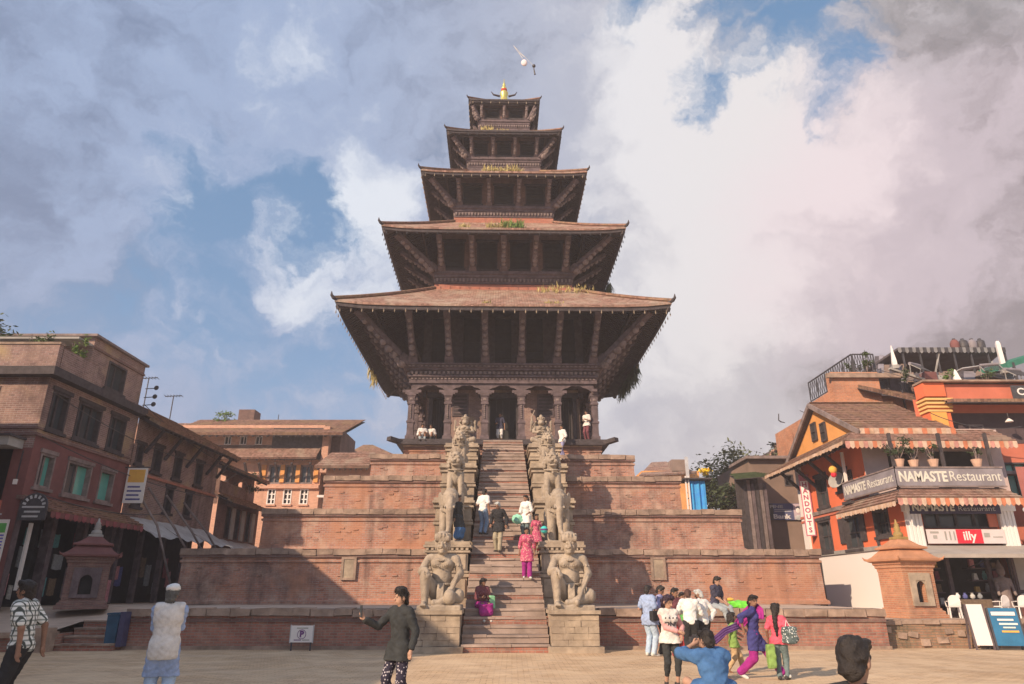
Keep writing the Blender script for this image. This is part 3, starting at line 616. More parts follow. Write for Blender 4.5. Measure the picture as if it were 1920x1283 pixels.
# storeys: wall half, z of base, top of cornice, eave half, eave z, number of front struts, top of roof (half, z)
STOREY = [(4.45, 12.9, 13.13, 8.55, 15.22, 6, 3.94, 18.15), (3.94, 18.0, 19.30, 6.82, 20.60, 5, 3.0, 23.15), (3.0, 23.0, 24.30, 5.05, 25.50, 4, 2.3, 27.35), (2.3, 27.2, 28.42, 3.72, 29.50, 4, 1.65, 30.95), (1.65, 30.8, 31.90, 2.42, 33.02, 3, 0.3, 34.5)]
ROOFW = ['lowest', 'second', 'third', 'fourth', 'top']
for k, (B, zb, zc, E, ze, ns, B2, zt) in enumerate(STOREY):
    slope = (zt - ze) / (E - B2); zw = ze - 0.35 + (E - B) * slope
    sc = E / 8.4
    fc = [Face((-B, -B), (1, 0)), Face((B, -B), (0, 1)), Face((B, B), (-1, 0)), Face((-B, B), (0, -1))]
    nwin = max(2, ns - 1); wins = []
    for i in range(nwin):
        c = lerp(-B, B, (i + 0.5) / nwin) + B; ww = B / nwin * 0.62; wins.append((c - ww, zc + 0.10, c + ww, min(zw - 0.15, zc + (zw - zc) * 0.72)))
    m = MB()
    for f in fc: f.wall(m, 0, 2 * B, zb, zw, wins, 0.16)
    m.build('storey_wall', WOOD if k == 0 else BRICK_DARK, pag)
    for f in fc[:2] + fc[3:]:
        for a in wins:
            q = MB(); fw = 0.09 * (0.5 + 0.5 * sc)
            f.box(q, a[0], a[0] + fw, a[1], a[3], -0.16, 0.05); f.box(q, a[2] - fw, a[2], a[1], a[3], -0.16, 0.05); f.box(q, a[0] - 0.08, a[2] + 0.08, a[3] - fw, a[3] + 0.06, -0.16, 0.07); f.box(q, a[0] - 0.08, a[2] + 0.08, a[1] - 0.04, a[1] + fw, -0.16, 0.09)
            w_ = q.build('lattice_window', WOOD, pag)
            q = MB(); q.quad(f.p(a[0], a[1], -0.155), f.p(a[2], a[1], -0.155), f.p(a[2], a[3], -0.155), f.p(a[0], a[3], -0.155))
            for j in range(1, 6): x = lerp(a[0], a[2], j / 6); f.box(q, x - 0.02, x + 0.02, a[1] + fw, a[3] - fw, -0.15, -0.10)
            for j in range(1, 6): z = lerp(a[1], a[3], j / 6); f.box(q, a[0] + fw, a[2] - fw, z - 0.02, z + 0.02, -0.152, -0.104)
            q.build('lattice', BLACK, w_)
    if k:
        m = MB(); h = zc - zb; o = 0.28 * (0.45 + 0.55 * sc)
        m.sqmould([(B - 0.1, zb), (B + 0.10, zb), (B + 0.10, zb + h * 0.34), (B + 0.03, zb + h * 0.36), (B - 0.1, zb + h * 0.36)]); m.build('base_band', BRICK_RED if k < 3 else WOOD_RED, pag)
        m = MB(); m.sqmould([(B - 0.1, zb + h * 0.40), (B + 0.06, zb + h * 0.40), (B + 0.06, zb + h * 0.66), (B + o * 0.6, zb + h * 0.70), (B + o * 0.6, zb + h * 0.80), (B + o, zb + h * 0.83), (B + o, zb + h * 0.97), (B - 0.1, zc)]); m.build('cornice', WOOD_RED, pag)
        dentil_row(B + 0.06, zb + h * 0.56, 0.11 * (0.5 + 0.5 * sc), h * 0.14, 0.10 * (0.5 + 0.5 * sc), WOOD_GREY, 0.24 * (0.5 + 0.5 * sc))
    hb = B + (0.9 if k == 0 else 0.26 * (0.45 + 0.55 * sc))
    # struts: carved, leaning out from the cornice to the eave
    def strut(p0, p1, w):
        p0, p1 = Vector(p0), Vector(p1); d = (p1 - p0); m = MB()
        m.beam(p0, p0.lerp(p1, 0.16), w * 1.25, w * 0.9, w * 1.15, w * 0.8); m.beam(p0.lerp(p1, 0.16), p0.lerp(p1, 0.62), w * 0.95, w * 0.6, w * 0.75, w * 0.55); m.beam(p0.lerp(p1, 0.62), p1, w * 0.75, w * 0.5, w * 0.9, w * 0.5)
        s = m.build('roof_strut', WOOD_RED, pag)
        q = MB(); nrm = Vector((0, 0, 1)) - d.normalized() * d.normalized().z; out = Vector((d.x, d.y, 0)).normalized(); f_ = (out - d.normalized() * out.dot(d.normalized())).normalized() - Vector((0, 0, 0))
        f_ = -f_ if f_.z > 0 else f_
        for t, rr in ((0.22, 0.30), (0.33, 0.36), (0.45, 0.30), (0.56, 0.22), (0.70, 0.30), (0.82, 0.24)):
            q.ball(p0.lerp(p1, t) + f_ * w * 0.28, w * rr * 1.25, 7, 5)
        q.build('carved_figure', WOOD_GREY, s)
    zs = ze - 0.42 + (0.8 * sc) * slope
    for side in range(4):
        M3 = Matrix.Rotation(R(90 * side), 3, 'Z'); span = B * (1.09 if k == 0 else 0.92)
        for i in range(ns):
            x = lerp(-span, span, i / (ns - 1)) if ns > 1 else 0
            strut(M3 @ Vector((x, -hb + 0.12, zc + 0.02)), M3 @ Vector((x * 1.02, -E + 0.85 * sc, zs + 0.02)), 0.40 * (0.45 + 0.55 * sc))
        strut(M3 @ Vector((-hb + 0.1, -hb + 0.1, zc + 0.02)), M3 @ Vector((-E + 0.9 * sc, -E + 0.9 * sc, zs - 0.02)), 0.50 * (0.45 + 0.55 * sc))
        # carved beast head where the cornice beams end
        q = MB(); s_ = 0.45 + 0.55 * sc; c = M3 @ Vector((-hb - 0.12 * s_, -hb - 0.12 * s_, zc - 0.02)); q.ball(c, 0.26 * s_, 8, 6); q.ball(c + M3 @ Vector((-0.22, -0.22, 0.10)) * s_, 0.15 * s_, 7, 5)
        q.tube([c + M3 @ Vector((-0.25, -0.25, 0.15)) * s_, c + M3 @ Vector((-0.42, -0.42, 0.22)) * s_, c + M3 @ Vector((-0.48, -0.48, 0.40)) * s_], [0.09 * s_, 0.06 * s_, 0.02 * s_], 6); q.build('corner_carving', WOOD_GREY, pag)
    # roof: stepped tile courses, eave boards, soffit, rafters
    root_name = 'roof'
    nc = max(8, int((E - B2) / 0.22)); segs = 14
    def ring(r, z, lift):
        out = []
        for side in range(4):
            M3 = Matrix.Rotation(R(90 * side), 3, 'Z')
            for i in range(segs):
                s = -1 + 2 * i / segs; out.append(M3 @ Vector((s * r, -r, z + lift * abs(s) ** 7)))
        return out
    m = MB(); rings = []
    for i in range(nc + 1):
        t = i / nc; r = lerp(E, B2, t); z = lerp(ze, zt, t) - 0.04 * sc * math.sin(math.pi * t); lf = 0.20 * sc * (1 - t) ** 2
        rings.append(ring(r, z + 0.05, lf))
        if i < nc: rings.append(ring(r - (E - B2) / nc * 0.92, z + 0.05 + (zt - ze) / nc * 0.80, lf))
    N4 = 4 * segs; v = [p for rg in rings for p in rg]
    m.add(v, [(a * N4 + b, a * N4 + (b + 1) % N4, (a + 1) * N4 + (b + 1) % N4, (a + 1) * N4 + b) for a in range(len(rings) - 1) for b in range(N4)])
    m.add(rings[-1], [tuple(range(N4))]); rf = m.build('roof', TILE if k < 3 else TILE_BROWN, pag)
    m = MB(); a = ring(E + 0.02, ze + 0.05, 0.2 * sc); b = ring(E + 0.02, ze - 0.07, 0.2 * sc); m.add(a + b, [(i, (i + 1) % N4, N4 + (i + 1) % N4, N4 + i) for i in range(N4)])
    c = ring(E - 0.12, ze - 0.07, 0.2 * sc); m.add(b + c, [(i, (i + 1) % N4, N4 + (i + 1) % N4, N4 + i) for i in range(N4)]); m.build('tile_edge', TILE if k < 3 else WOOD, rf)
    m = MB(); a = ring(E - 0.05, ze - 0.072, 0.2 * sc); b = ring(E - 0.05, ze - 0.26 * (0.5 + 0.5 * sc), 0.2 * sc); c = ring(E - 0.17, ze - 0.26 * (0.5 + 0.5 * sc), 0.2 * sc)
    m.add(a + b + c, [(j * N4 + i, j * N4 + (i + 1) % N4, (j + 1) * N4 + (i + 1) % N4, (j + 1) * N4 + i) for j in (0, 1) for i in range(N4)]); m.build('eave_board', WOOD, rf)
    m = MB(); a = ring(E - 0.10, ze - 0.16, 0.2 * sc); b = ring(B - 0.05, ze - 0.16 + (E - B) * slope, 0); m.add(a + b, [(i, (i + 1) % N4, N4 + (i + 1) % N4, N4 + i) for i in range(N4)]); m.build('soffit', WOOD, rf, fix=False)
    m = MB(); sp = 0.27 * (0.55 + 0.45 * sc); n = int(2 * E / sp)
    for side in range(4):
        M3 = Matrix.Rotation(R(90 * side), 3, 'Z')
        for i in range(n):
            s = -E + (i + 0.5) * 2 * E / n; rin = max(B, abs(s) + 0.05)
            if E - 0.2 - rin < 0.1: continue
            m.beam(M3 @ Vector((s, -E + 0.16, ze - 0.24 + 0.16 * slope + 0.2 * sc * abs(s / E) ** 7)), M3 @ Vector((s, -rin, ze - 0.24 + (E - rin) * slope)), 0.10 * (0.5 + 0.5 * sc), 0.13)
        m.beam(M3 @ Vector((-E + 0.1, -E + 0.1, ze - 0.14)), M3 @ Vector((-B, -B, ze - 0.3 + (E - B) * slope)), 0.2, 0.2)
        for q_ in (0.38, 0.7):
            r = lerp(E, B, q_); m.beam(M3 @ Vector((-r, -r, ze - 0.36 + (E - r) * slope)), M3 @ Vector((r, -r, ze - 0.36 + (E - r) * slope)), 0.12, 0.13)
    o = m.build('rafters', plain(f'wood_rafter', (0.072, 0.055, 0.053), 0.35, 4.0, 0.8, 0.2, 0.4) if k == 0 else MATS['wood_rafter'], rf); o['kind'] = 'stuff'
    for side in range(4):
        M3 = Matrix.Rotation(R(90 * side), 3, 'Z'); pts = []
        for j in range(9):
            t = j / 8; r = lerp(E + 0.05, B2, t); pts.append(M3 @ Vector((-r, -r, lerp(ze, zt, t) + 0.12 - 0.04 * sc * math.sin(math.pi * t) + 0.2 * sc * (1 - t) ** 2)))
        q = MB(); q.tube(pts, 0.10 * (0.45 + 0.55 * sc), 6); q.build('hip_ridge', TILE_BROWN, rf)
        t0 = pts[0]; dd = M3 @ Vector((-1, -1, 0)); s_ = (0.35 + 0.65 * sc) * .72
        q = MB(); q.tube([t0 - dd * 0.25 * s_ - Vector((0, 0, .1)), t0 + dd * 0.05 * s_, t0 + dd * 0.16 * s_ + Vector((0, 0, 0.14)) * s_, t0 + dd * 0.17 * s_ + Vector((0, 0, 0.42)) * s_], [0.12 * s_, 0.14 * s_, 0.10 * s_, 0.02 * s_], 7); q.build('corner_finial', WOOD, rf)
    q = MB(); n = int(2 * E / 0.55)
    for side in range(3):
        M3 = Matrix.Rotation(R([0, 90, 270][side]), 3, 'Z')
        for i in range(n):
            s = -E + (i + 0.5) * 2 * E / n; c = M3 @ Vector((s, -E + 0.02, ze - 0.34 * (0.5 + .5 * sc))); w_ = 0.035
            q.add([c + M3 @ Vector((0, 0, 0.16)), c + M3 @ Vector((w_, 0, 0)), c + Vector((0, 0, -0.10)), c + M3 @ Vector((-w_, 0, 0)), c + M3 @ Vector((0, w_, 0)), c + M3 @ Vector((0, -w_, 0))], [(0, 1, 2, 3), (0, 4, 2, 5)])
    o = q.build('wind_bells', IRON if k % 2 else STONE, rf); o['kind'] = 'stuff'
q = MB(); q.lathe([(0.34, 34.4), (0.42, 34.6), (0.34, 34.9), (0.22, 35.2), (0.30, 35.5), (0.30, 35.62), (0.20, 35.75), (0.12, 35.82), (0.20, 35.95), (0.20, 36.05), (0.09, 36.2), (0.12, 36.32), (0.05, 36.5), (0.015, 36.9)], 14); fin = q.build('finial', GOLD, pag, smooth=True)
q = MB(); q.lathe([(0.215, 35.78), (0.225, 35.86), (0.215, 35.93)], 14); q.build('finial_ring', plain('red_cloth', (0.45, 0.06, 0.04)), fin)
for sx in (-1, 1):
    q = MB(); q.tube([(sx * 0.3, -1.6, 34.0), (sx * 0.75, -1.7, 34.05), (sx * 0.9, -1.7, 34.3)], [0.08, 0.06, 0.02], 6); q.build('ridge_ornament', WOOD, pag)
# ================================================================ smooth solid modelling (signed distances + surface nets) for statues and people
def rotm(rx=0, ry=0, rz=0):
    return np.array(Matrix.Rotation(R(rz), 3, 'Z') @ Matrix.Rotation(R(ry), 3, 'Y') @ Matrix.Rotation(R(rx), 3, 'X'))
def cap(p0, r0, p1, r1, k=None): return ('c', tuple(p0), r0, tuple(p1), r1, k)
def ell(c, r, rot=None, k=None): return ('e', tuple(c), tuple(r), rot, k)
def rbox(c, hs, rad, rot=None, k=None): return ('b', tuple(c), tuple(hs), rad, rot, k)
def cut(p, n): return ('x', tuple(p), tuple(n))           # keep only the side the normal points away from
def chain(pts, rads, k=None): return [cap(pts[i], rads[i], pts[i + 1], rads[i + 1], k) for i in range(len(pts) - 1)]
def mirror_prims(pr):
    out = []
    for p in pr:
        f = lambda q: (-q[0], q[1], q[2])
        if p[0] == 'c': out.append(('c', f(p[1]), p[2], f(p[3]), p[4], p[5]))
        elif p[0] == 'e': D = np.diag([-1., 1, 1]); out.append(('e', f(p[1]), p[2], None if p[3] is None else D @ p[3] @ D, p[4]))
        elif p[0] == 'b': D = np.diag([-1., 1, 1]); out.append(('b', f(p[1]), p[2], p[3], None if p[4] is None else D @ p[4] @ D, p[5]))
        else: out.append(('x', f(p[1]), f(p[2])))
    return out
def sdf_arrays(prims, h, k=0.03, noise=0.0, nscale=9.0, grow=0.0):
    lo = np.full(3, 1e9); hi = -lo
    for p in prims:
        if p[0] == 'c':
            for q, r in ((p[1], p[2]), (p[3], p[4])): lo = np.minimum(lo, np.array(q) - r); hi = np.maximum(hi, np.array(q) + r)
        elif p[0] == 'e': r = max(p[2]); rr = np.array(p[2]) if p[3] is None else np.full(3, r); lo = np.minimum(lo, np.array(p[1]) - rr); hi = np.maximum(hi, np.array(p[1]) + rr)
        elif p[0] == 'b': rr = np.array(p[2]) + p[3] if p[4] is None else np.full(3, np.linalg.norm(p[2]) + p[3]); lo = np.minimum(lo, np.array(p[1]) - rr); hi = np.maximum(hi, np.array(p[1]) + rr)
    lo -= grow + 3 * h + 0.01; hi += grow + 3 * h + 0.01
    n = np.maximum(4, np.ceil((hi - lo) / h).astype(int) + 1)
    ax = [lo[i] + h * np.arange(n[i]) for i in range(3)]
    F = np.full(tuple(n), 0.5, np.float32)
    for p in prims:
        if p[0] == 'x':
            nn = np.array(p[2]) / np.linalg.norm(p[2]); X, Y, Z = np.meshgrid(*ax, indexing='ij', sparse=True)
            F = np.maximum(F, ((X - p[1][0]) * nn[0] + (Y - p[1][1]) * nn[1] + (Z - p[1][2]) * nn[2]).astype(np.float32)); continue
        kk = p[-1] if p[-1] is not None else k
        if p[0] == 'c': a, b = np.minimum(np.array(p[1]) - p[2], np.array(p[3]) - p[4]), np.maximum(np.array(p[1]) + p[2], np.array(p[3]) + p[4])
        elif p[0] == 'e': rr = np.full(3, max(p[2])); a, b = np.array(p[1]) - rr, np.array(p[1]) + rr
        else: rr = np.full(3, np.linalg.norm(p[2]) + p[3]); a, b = np.array(p[1]) - rr, np.array(p[1]) + rr
        mg = kk + grow + 2.5 * h
        i0 = np.maximum(0, np.floor((a - mg - lo) / h).astype(int)); i1 = np.minimum(n, np.ceil((b + mg - lo) / h).astype(int) + 1)
        if (i1 <= i0).any(): continue
        sl = tuple(slice(i0[i], i1[i]) for i in range(3)); X, Y, Z = np.meshgrid(*[ax[i][sl[i]] for i in range(3)], indexing='ij', sparse=True)
        if p[0] == 'c':
            A, B = np.array(p[1]), np.array(p[3]); d = B - A; L2 = max(1e-9, d @ d)
            t = np.clip(((X - A[0]) * d[0] + (Y - A[1]) * d[1] + (Z - A[2]) * d[2]) / L2, 0, 1)
            D = np.sqrt((X - A[0] - t * d[0]) ** 2 + (Y - A[1] - t * d[1]) ** 2 + (Z - A[2] - t * d[2]) ** 2) - (p[2] + (p[4] - p[2]) * t)
        else:
            C = p[1]; rot = p[3] if p[0] == 'e' else p[4]
            x, y, z = X - C[0], Y - C[1], Z - C[2]
            if rot is not None: x, y, z = rot[0][0] * x + rot[1][0] * y + rot[2][0] * z, rot[0][1] * x + rot[1][1] * y + rot[2][1] * z, rot[0][2] * x + rot[1][2] * y + rot[2][2] * z
            if p[0] == 'e':
                r = p[2]; k0 = np.sqrt((x / r[0]) ** 2 + (y / r[1]) ** 2 + (z / r[2]) ** 2); k1 = np.sqrt((x / r[0] ** 2) ** 2 + (y / r[1] ** 2) ** 2 + (z / r[2] ** 2) ** 2)
                D = np.where(k1 < 1e-6, -min(r), k0 * (k0 - 1) / np.maximum(k1, 1e-6))
            else:
                qx, qy, qz = np.abs(x) - p[2][0], np.abs(y) - p[2][1], np.abs(z) - p[2][2]
                D = np.sqrt(np.maximum(qx, 0) ** 2 + np.maximum(qy, 0) ** 2 + np.maximum(qz, 0) ** 2) + np.minimum(np.maximum(np.maximum(qx, qy), qz), 0) - p[3]
        D = (D - grow).astype(np.float32); S = F[sl]
        hh = np.clip(0.5 + 0.5 * (S - D) / kk, 0, 1); F[sl] = S * (1 - hh) + D * hh - kk * hh * (1 - hh)
    if noise:
        X, Y, Z = np.meshgrid(*[a * nscale for a in ax], indexing='ij', sparse=True)
        F = F + noise * (np.sin(X + 1.7 * np.sin(Z * 0.7)) * np.sin(Z * 1.1 + Y) + 0.5 * np.sin(2.3 * X + Y) * np.sin(2.1 * Z + 1.3) * np.cos(1.9 * Y)).astype(np.float32)
    return surface_net(F.astype(np.float32), lo, h)
def surface_net(F, lo, h):
    I = F < 0; n = F.shape
    c = np.zeros((n[0] - 1, n[1] - 1, n[2] - 1), np.int8)
    off = [(i, j, k) for i in (0, 1) for j in (0, 1) for k in (0, 1)]
    for o in off: c += I[o[0]:n[0] - 1 + o[0], o[1]:n[1] - 1 + o[1], o[2]:n[2] - 1 + o[2]]
    cells = np.argwhere((c > 0) & (c < 8)); idx = np.full(c.shape, -1, np.int64); idx[tuple(cells.T)] = np.arange(len(cells))
    vals = np.stack([F[cells[:, 0] + o[0], cells[:, 1] + o[1], cells[:, 2] + o[2]] for o in off], 1)
    acc = np.zeros((len(cells), 3)); cnt = np.zeros(len(cells))
    for a in range(8):
        for b in range(a + 1, 8):
            if sum(abs(off[a][i] - off[b][i]) for i in range(3)) != 1: continue
            va, vb = vals[:, a], vals[:, b]; m = (va < 0) != (vb < 0); t = np.where(m, va / np.where(m, va - vb, 1), 0)
            q = np.array(off[a]) + t[:, None] * (np.array(off[b]) - np.array(off[a])); acc += q * m[:, None]; cnt += m
    V = (cells + acc / np.maximum(cnt, 1)[:, None]) * h + lo
    faces = []
    for ax_ in range(3):
        u, w = (ax_ + 1) % 3, (ax_ + 2) % 3
        s0 = [slice(None)] * 3; s1 = [slice(None)] * 3; s0[ax_] = slice(0, -1); s1[ax_] = slice(1, None)
        a, b = I[tuple(s0)], I[tuple(s1)]; e = np.argwhere(a != b); e = e[(e[:, u] > 0) & (e[:, w] > 0) & (e[:, u] < n[u] - 1) & (e[:, w] < n[w] - 1)]
        if not len(e): continue
        def cell(du, dw): q = e.copy(); q[:, u] += du; q[:, w] += dw; return idx[tuple(q.T)]
        qd = np.stack([cell(-1, -1), cell(0, -1), cell(0, 0), cell(-1, 0)], 1); fl = ~a[tuple(e.T)]; qd[fl] = qd[fl][:, ::-1]
        faces.append(qd)
    return V, np.concatenate(faces)
def np_mesh(name, V, Fq, smooth=True):
    me = bpy.data.meshes.new(name); me.vertices.add(len(V)); me.vertices.foreach_set('co', np.asarray(V, np.float32).ravel())
    me.loops.add(Fq.size); me.loops.foreach_set('vertex_index', Fq.astype(np.int32).ravel()); me.polygons.add(len(Fq))
    me.polygons.foreach_set('loop_start', np.arange(0, Fq.size, 4, dtype=np.int32))
    try: me.polygons.foreach_set('loop_total', np.full(len(Fq), 4, np.int32))
    except Exception: pass
    me.update(calc_edges=True); me.validate()
    if smooth: me.polygons.foreach_set('use_smooth', [True] * len(me.polygons))
    return me
def solid(name, prims, h, mat, parent=None, k=0.03, noise=0.0, nscale=9.0, grow=0.0, world=False):
    V, Fq = sdf_arrays(prims, h, k, noise, nscale, grow)
    return link(name, np_mesh(name, V, Fq), mat, parent, world)

# ---------------------------------------------------------------- the ten guardian statues
def make_statue_stone():
    m, g = material('statue_stone', 0.9, 0.2)
    n = g.noise(g.pos, 1.7, 6, 0.65, 0.3); n2 = g.noise(g.pos, 6, 5, 0.65)
    col = g.mix(g.mapr(n, 0.35, 0.65), (0.275, 0.208, 0.158), (0.385, 0.295, 0.225)); col = g.mix(g.math('MULTIPLY', g.mapr(n2, 0.5, 0.72), 0.45), col, (0.15, 0.115, 0.098))
    st = g.new('Mapping', Vector=g.pos, Scale=(3, 3, 0.4)); col = g.mix(g.math('MULTIPLY', g.mapr(g.noise(st.outputs[0], 1.6, 4), 0.52, 0.7), 0.5), col, (0.18, 0.13, 0.105))
    set_col(g, col); bump(g, g.math('ADD', g.noise(g.pos, 22, 5, 0.65), g.math('MULTIPLY', g.noise(g.pos, 8, 4), 1.4)), 0.6, 0.03); return m
STATUE = make_statue_stone()
def ring_balls(c, r, n, br, tilt=0.0, a0=0, a1=360, sq=1.0):
    return [ell((c[0] + r * math.cos(R(lerp(a0, a1, i / n))), c[1] + r * sq * math.sin(R(lerp(a0, a1, i / n))), c[2] + tilt * math.sin(R(lerp(a0, a1, i / n)))), (br, br, br), None, 0.01) for i in range(n)]
def face_prims(c, s, moustache=True):
    x, y, z = c; P = []
    P += [cap((x, y - 0.235 * s, z + 0.05 * s), 0.035 * s, (x, y - 0.285 * s, z - 0.045 * s), 0.05 * s, 0.02), ell((x - 0.045 * s, y - 0.255 * s, z - 0.05 * s), (0.03 * s,) * 3, None, 0.01), ell((x + 0.045 * s, y - 0.255 * s, z - 0.05 * s), (0.03 * s,) * 3, None, 0.01)]
    for q in (-1, 1):
        P += [ell((x + q * 0.105 * s, y - 0.225 * s, z + 0.045 * s), (0.05 * s, 0.03 * s, 0.028 * s), None, 0.008), cap((x + q * 0.04 * s, y - 0.24 * s, z + 0.095 * s), 0.02 * s, (x + q * 0.17 * s, y - 0.19 * s, z + 0.10 * s), 0.018 * s, 0.012),
              ell((x + q * 0.25 * s, y + 0.0 * s, z - 0.02 * s), (0.045 * s, 0.06 * s, 0.14 * s), None, 0.02), ell((x + q * 0.12 * s, y - 0.2 * s, z - 0.06 * s), (0.07 * s, 0.05 * s, 0.06 * s), None, 0.03)]
        if moustache: P += [cap((x + q * 0.02 * s, y - 0.265 * s, z - 0.095 * s), 0.026 * s, (x + q * 0.15 * s, y - 0.20 * s, z - 0.105 * s), 0.016 * s, 0.01)]
    P += [cap((x - 0.05 * s, y - 0.25 * s, z - 0.14 * s), 0.02 * s, (x + 0.05 * s, y - 0.25 * s, z - 0.14 * s), 0.02 * s, 0.008), ell((x, y - 0.2 * s, z - 0.20 * s), (0.09 * s, 0.07 * s, 0.06 * s), None, 0.03)]
    return P
def hand_prims(c, d, side, s=1.0, curl=0.5, up=(0, 0, 1), r=0.0095):
    """palm, four bent fingers of unequal length and a thumb; d = pointing direction"""
    c = np.array(c, float); d = np.array(d, float); d /= np.linalg.norm(d); up = np.array(up, float); x = np.cross(d, up); x /= np.linalg.norm(x); u = np.cross(x, d); P = []
    P.append(cap(c, 0.026 * s, c + d * 0.055 * s, 0.032 * s, 0.02))
    for i, L in enumerate((0.062, 0.074, 0.070, 0.055)):
        b = c + d * 0.075 * s + x * side * (0.027 - 0.018 * i) * s; m_ = b + (d * (1 - curl * 0.4) - u * curl * 0.6) * L * 0.5 * s; e = m_ + (d * (1 - curl) - u * curl * 1.1) * L * 0.5 * s
        P += [cap(b, r * s * 1.15, m_, r * s, 0.006), cap(m_, r * s, e, r * s * 0.85, 0.006)]
    b = c + d * 0.015 * s + x * side * 0.03 * s; m_ = b + (d * 0.6 + x * side * 0.6 - u * 0.2) * 0.035 * s; P += [cap(b, 0.013 * s, m_, 0.011 * s, 0.008), cap(m_, 0.011 * s, m_ + (d * 0.9 - u * curl * 0.5) * 0.03 * s, 0.009 * s, 0.006)]
    return P
def wrestler(ball):
    P = [ell((0, .12, .40), (.44, .38, .32)), ell((0, .02, .80), (.37, .30, .38)), ell((0, .05, 1.16), (.44, .29, .32)), cap((-.43, .06, 1.33), .15, (.43, .06, 1.33), .15), cap((0, .02, 1.40), .16, (0, -.03, 1.55), .15),
         ell((-.19, -.17, 1.2), (.2, .12, .14)), ell((.19, -.17, 1.2), (.2, .12, .14)), ell((0, -.05, 1.73), (.235, .245, .27)), ell((0, -.10, 1.58), (.19, .17, .15)), ell((0, -.02, 1.96), (.30, .30, .12), None, .02), ell((0, 0, 2.05), (.22, .22, .08), None, .02)]
    P += [rbox((0, -.03, 1.89), (.22, .22, .02), .06, None, .01)] + face_prims((0, -.05, 1.72), 1.0)
    for i in range(14): a = 2 * math.pi * i / 14; P.append(ell((.27 * math.cos(a), -.02 + .27 * math.sin(a), 1.97), (.05, .05, .09), None, .01))
    P += chain([(-.24, -.05, .38), (-.55, -.46, .80), (-.53, -.52, .14)], [.23, .19, .12]) + [cap((-.53, -.46, .09), .11, (-.55, -.80, .07), .09)] + [ell((-.62 + .05 * i, -.87, .06), (.035, .06, .04), None, .01) for i in range(4)]
    P += chain([(.24, -.05, .36), (.66, -.40, .30), (.08, -.64, .15)], [.23, .20, .12]) + [cap((.08, -.64, .13), .11, (-.2, -.70, .12), .09)]
    P += chain([(-.52, .05, 1.30), (-.72, -.16, .98), (-.52, -.54, 1.0)], [.155, .13, .09]) + hand_prims((-.5, -.56, 1.0), (.35, -.6, -.5), 1, 2.3, 0.6, r=.015)
    P += chain([(.52, .05, 1.30), (.68, -.02, .92), (.44, -.46, .60)], [.155, .13, .09]) + hand_prims((.43, -.48, .58), (-.25, -.5, -.6), -1, 2.3, 0.7, r=.015)
    if ball: P += [ell((.36, -.66, .27), (.22, .22, .22), None, .015), cap((.4, -.6, .4), .07, (.62, -.45, .85), .055, .01)]
    else: P += [cap((.42, -.56, .55), .055, (.14, -.84, .12), .06, .01), cap((.42, -.56, .55), .05, (.58, -.46, .8), .06, .01), ell((.14, -.84, .13), (.09, .09, .09), None, .01)]
    P += ring_balls((0, -.04, 1.34), .26, 13, .035, .06, 180, 360) + ring_balls((0, -.07, 1.26), .31, 13, .03, .15, 180, 360) + ring_balls((-.58, -.0, 1.16), .155, 9, .03) + ring_balls((.58, .02, 1.14), .155, 9, .03)
    P += ring_balls((0, .03, .62), .40, 20, .035, 0, 180, 360, .85) + [rbox((0, -.36, .42), (.10, .02, .2), .03, rotm(-14, 0, 0), .03)]
    P += [rbox((0, .0, -.02), (.74, .78, .05), .03, None, .01)]
    return P
def elephant():
    P = [ell((0, .78, 1.22), (.50, .82, .50)), ell((0, -.18, 1.52), (.36, .36, .40)), ell((0, -.1, 1.80), (.26, .24, .16)), *chain([(0, -.46, 1.48), (0, -.66, 1.10), (0, -.66, .62), (.03, -.72, .32), (.1, -.84, .24)], [.19, .16, .125, .10, .075])]
    for q in (-1, 1):
        P += [ell((q * .43, -.02, 1.48), (.07, .23, .34), rotm(0, q * 12, q * -30), .02), cap((q * .17, -.48, 1.28), .06, (q * .2, -.80, 1.16), .03, .02), ell((q * .2, -.46, 1.55), (.05, .04, .04), None, .01), ell((q * .17, -.42, 1.66), (.1, .06, .06), None, .02)]
        P += chain([(q * .29, .12, 1.1), (q * .30, .04, .55), (q * .30, .03, .05)], [.22, .175, .18]) + chain([(q * .30, 1.30, 1.1), (q * .31, 1.36, .55), (q * .31, 1.36, .05)], [.24, .18, .18])
        P += [ell((q * .30 + dx, -.14, .05), (.045, .04, .045), None, .01) for dx in (-.09, 0, .09)]
    P += ring_balls((0, -.12, 1.74), .31, 18, .035, .02) + [cap((-.52, .75, 1.25), .05, (-.30, .75, 1.66), .05), cap((.52, .75, 1.25), .05, (.30, .75, 1.66), .05), rbox((0, .78, 1.62), (.3, .4, .06), .05, None, .03)]
    P += [ell((0, .0, 1.1), (.36, .18, .28)), ell((0, -.28, .95), (.1, .08, .12))] + ring_balls((0, -.0, 1.18), .42, 14, .035, .15, 180, 360, .8) + [rbox((0, .6, -.02), (.6, .98, .04), .03, None, .01)]
    return P
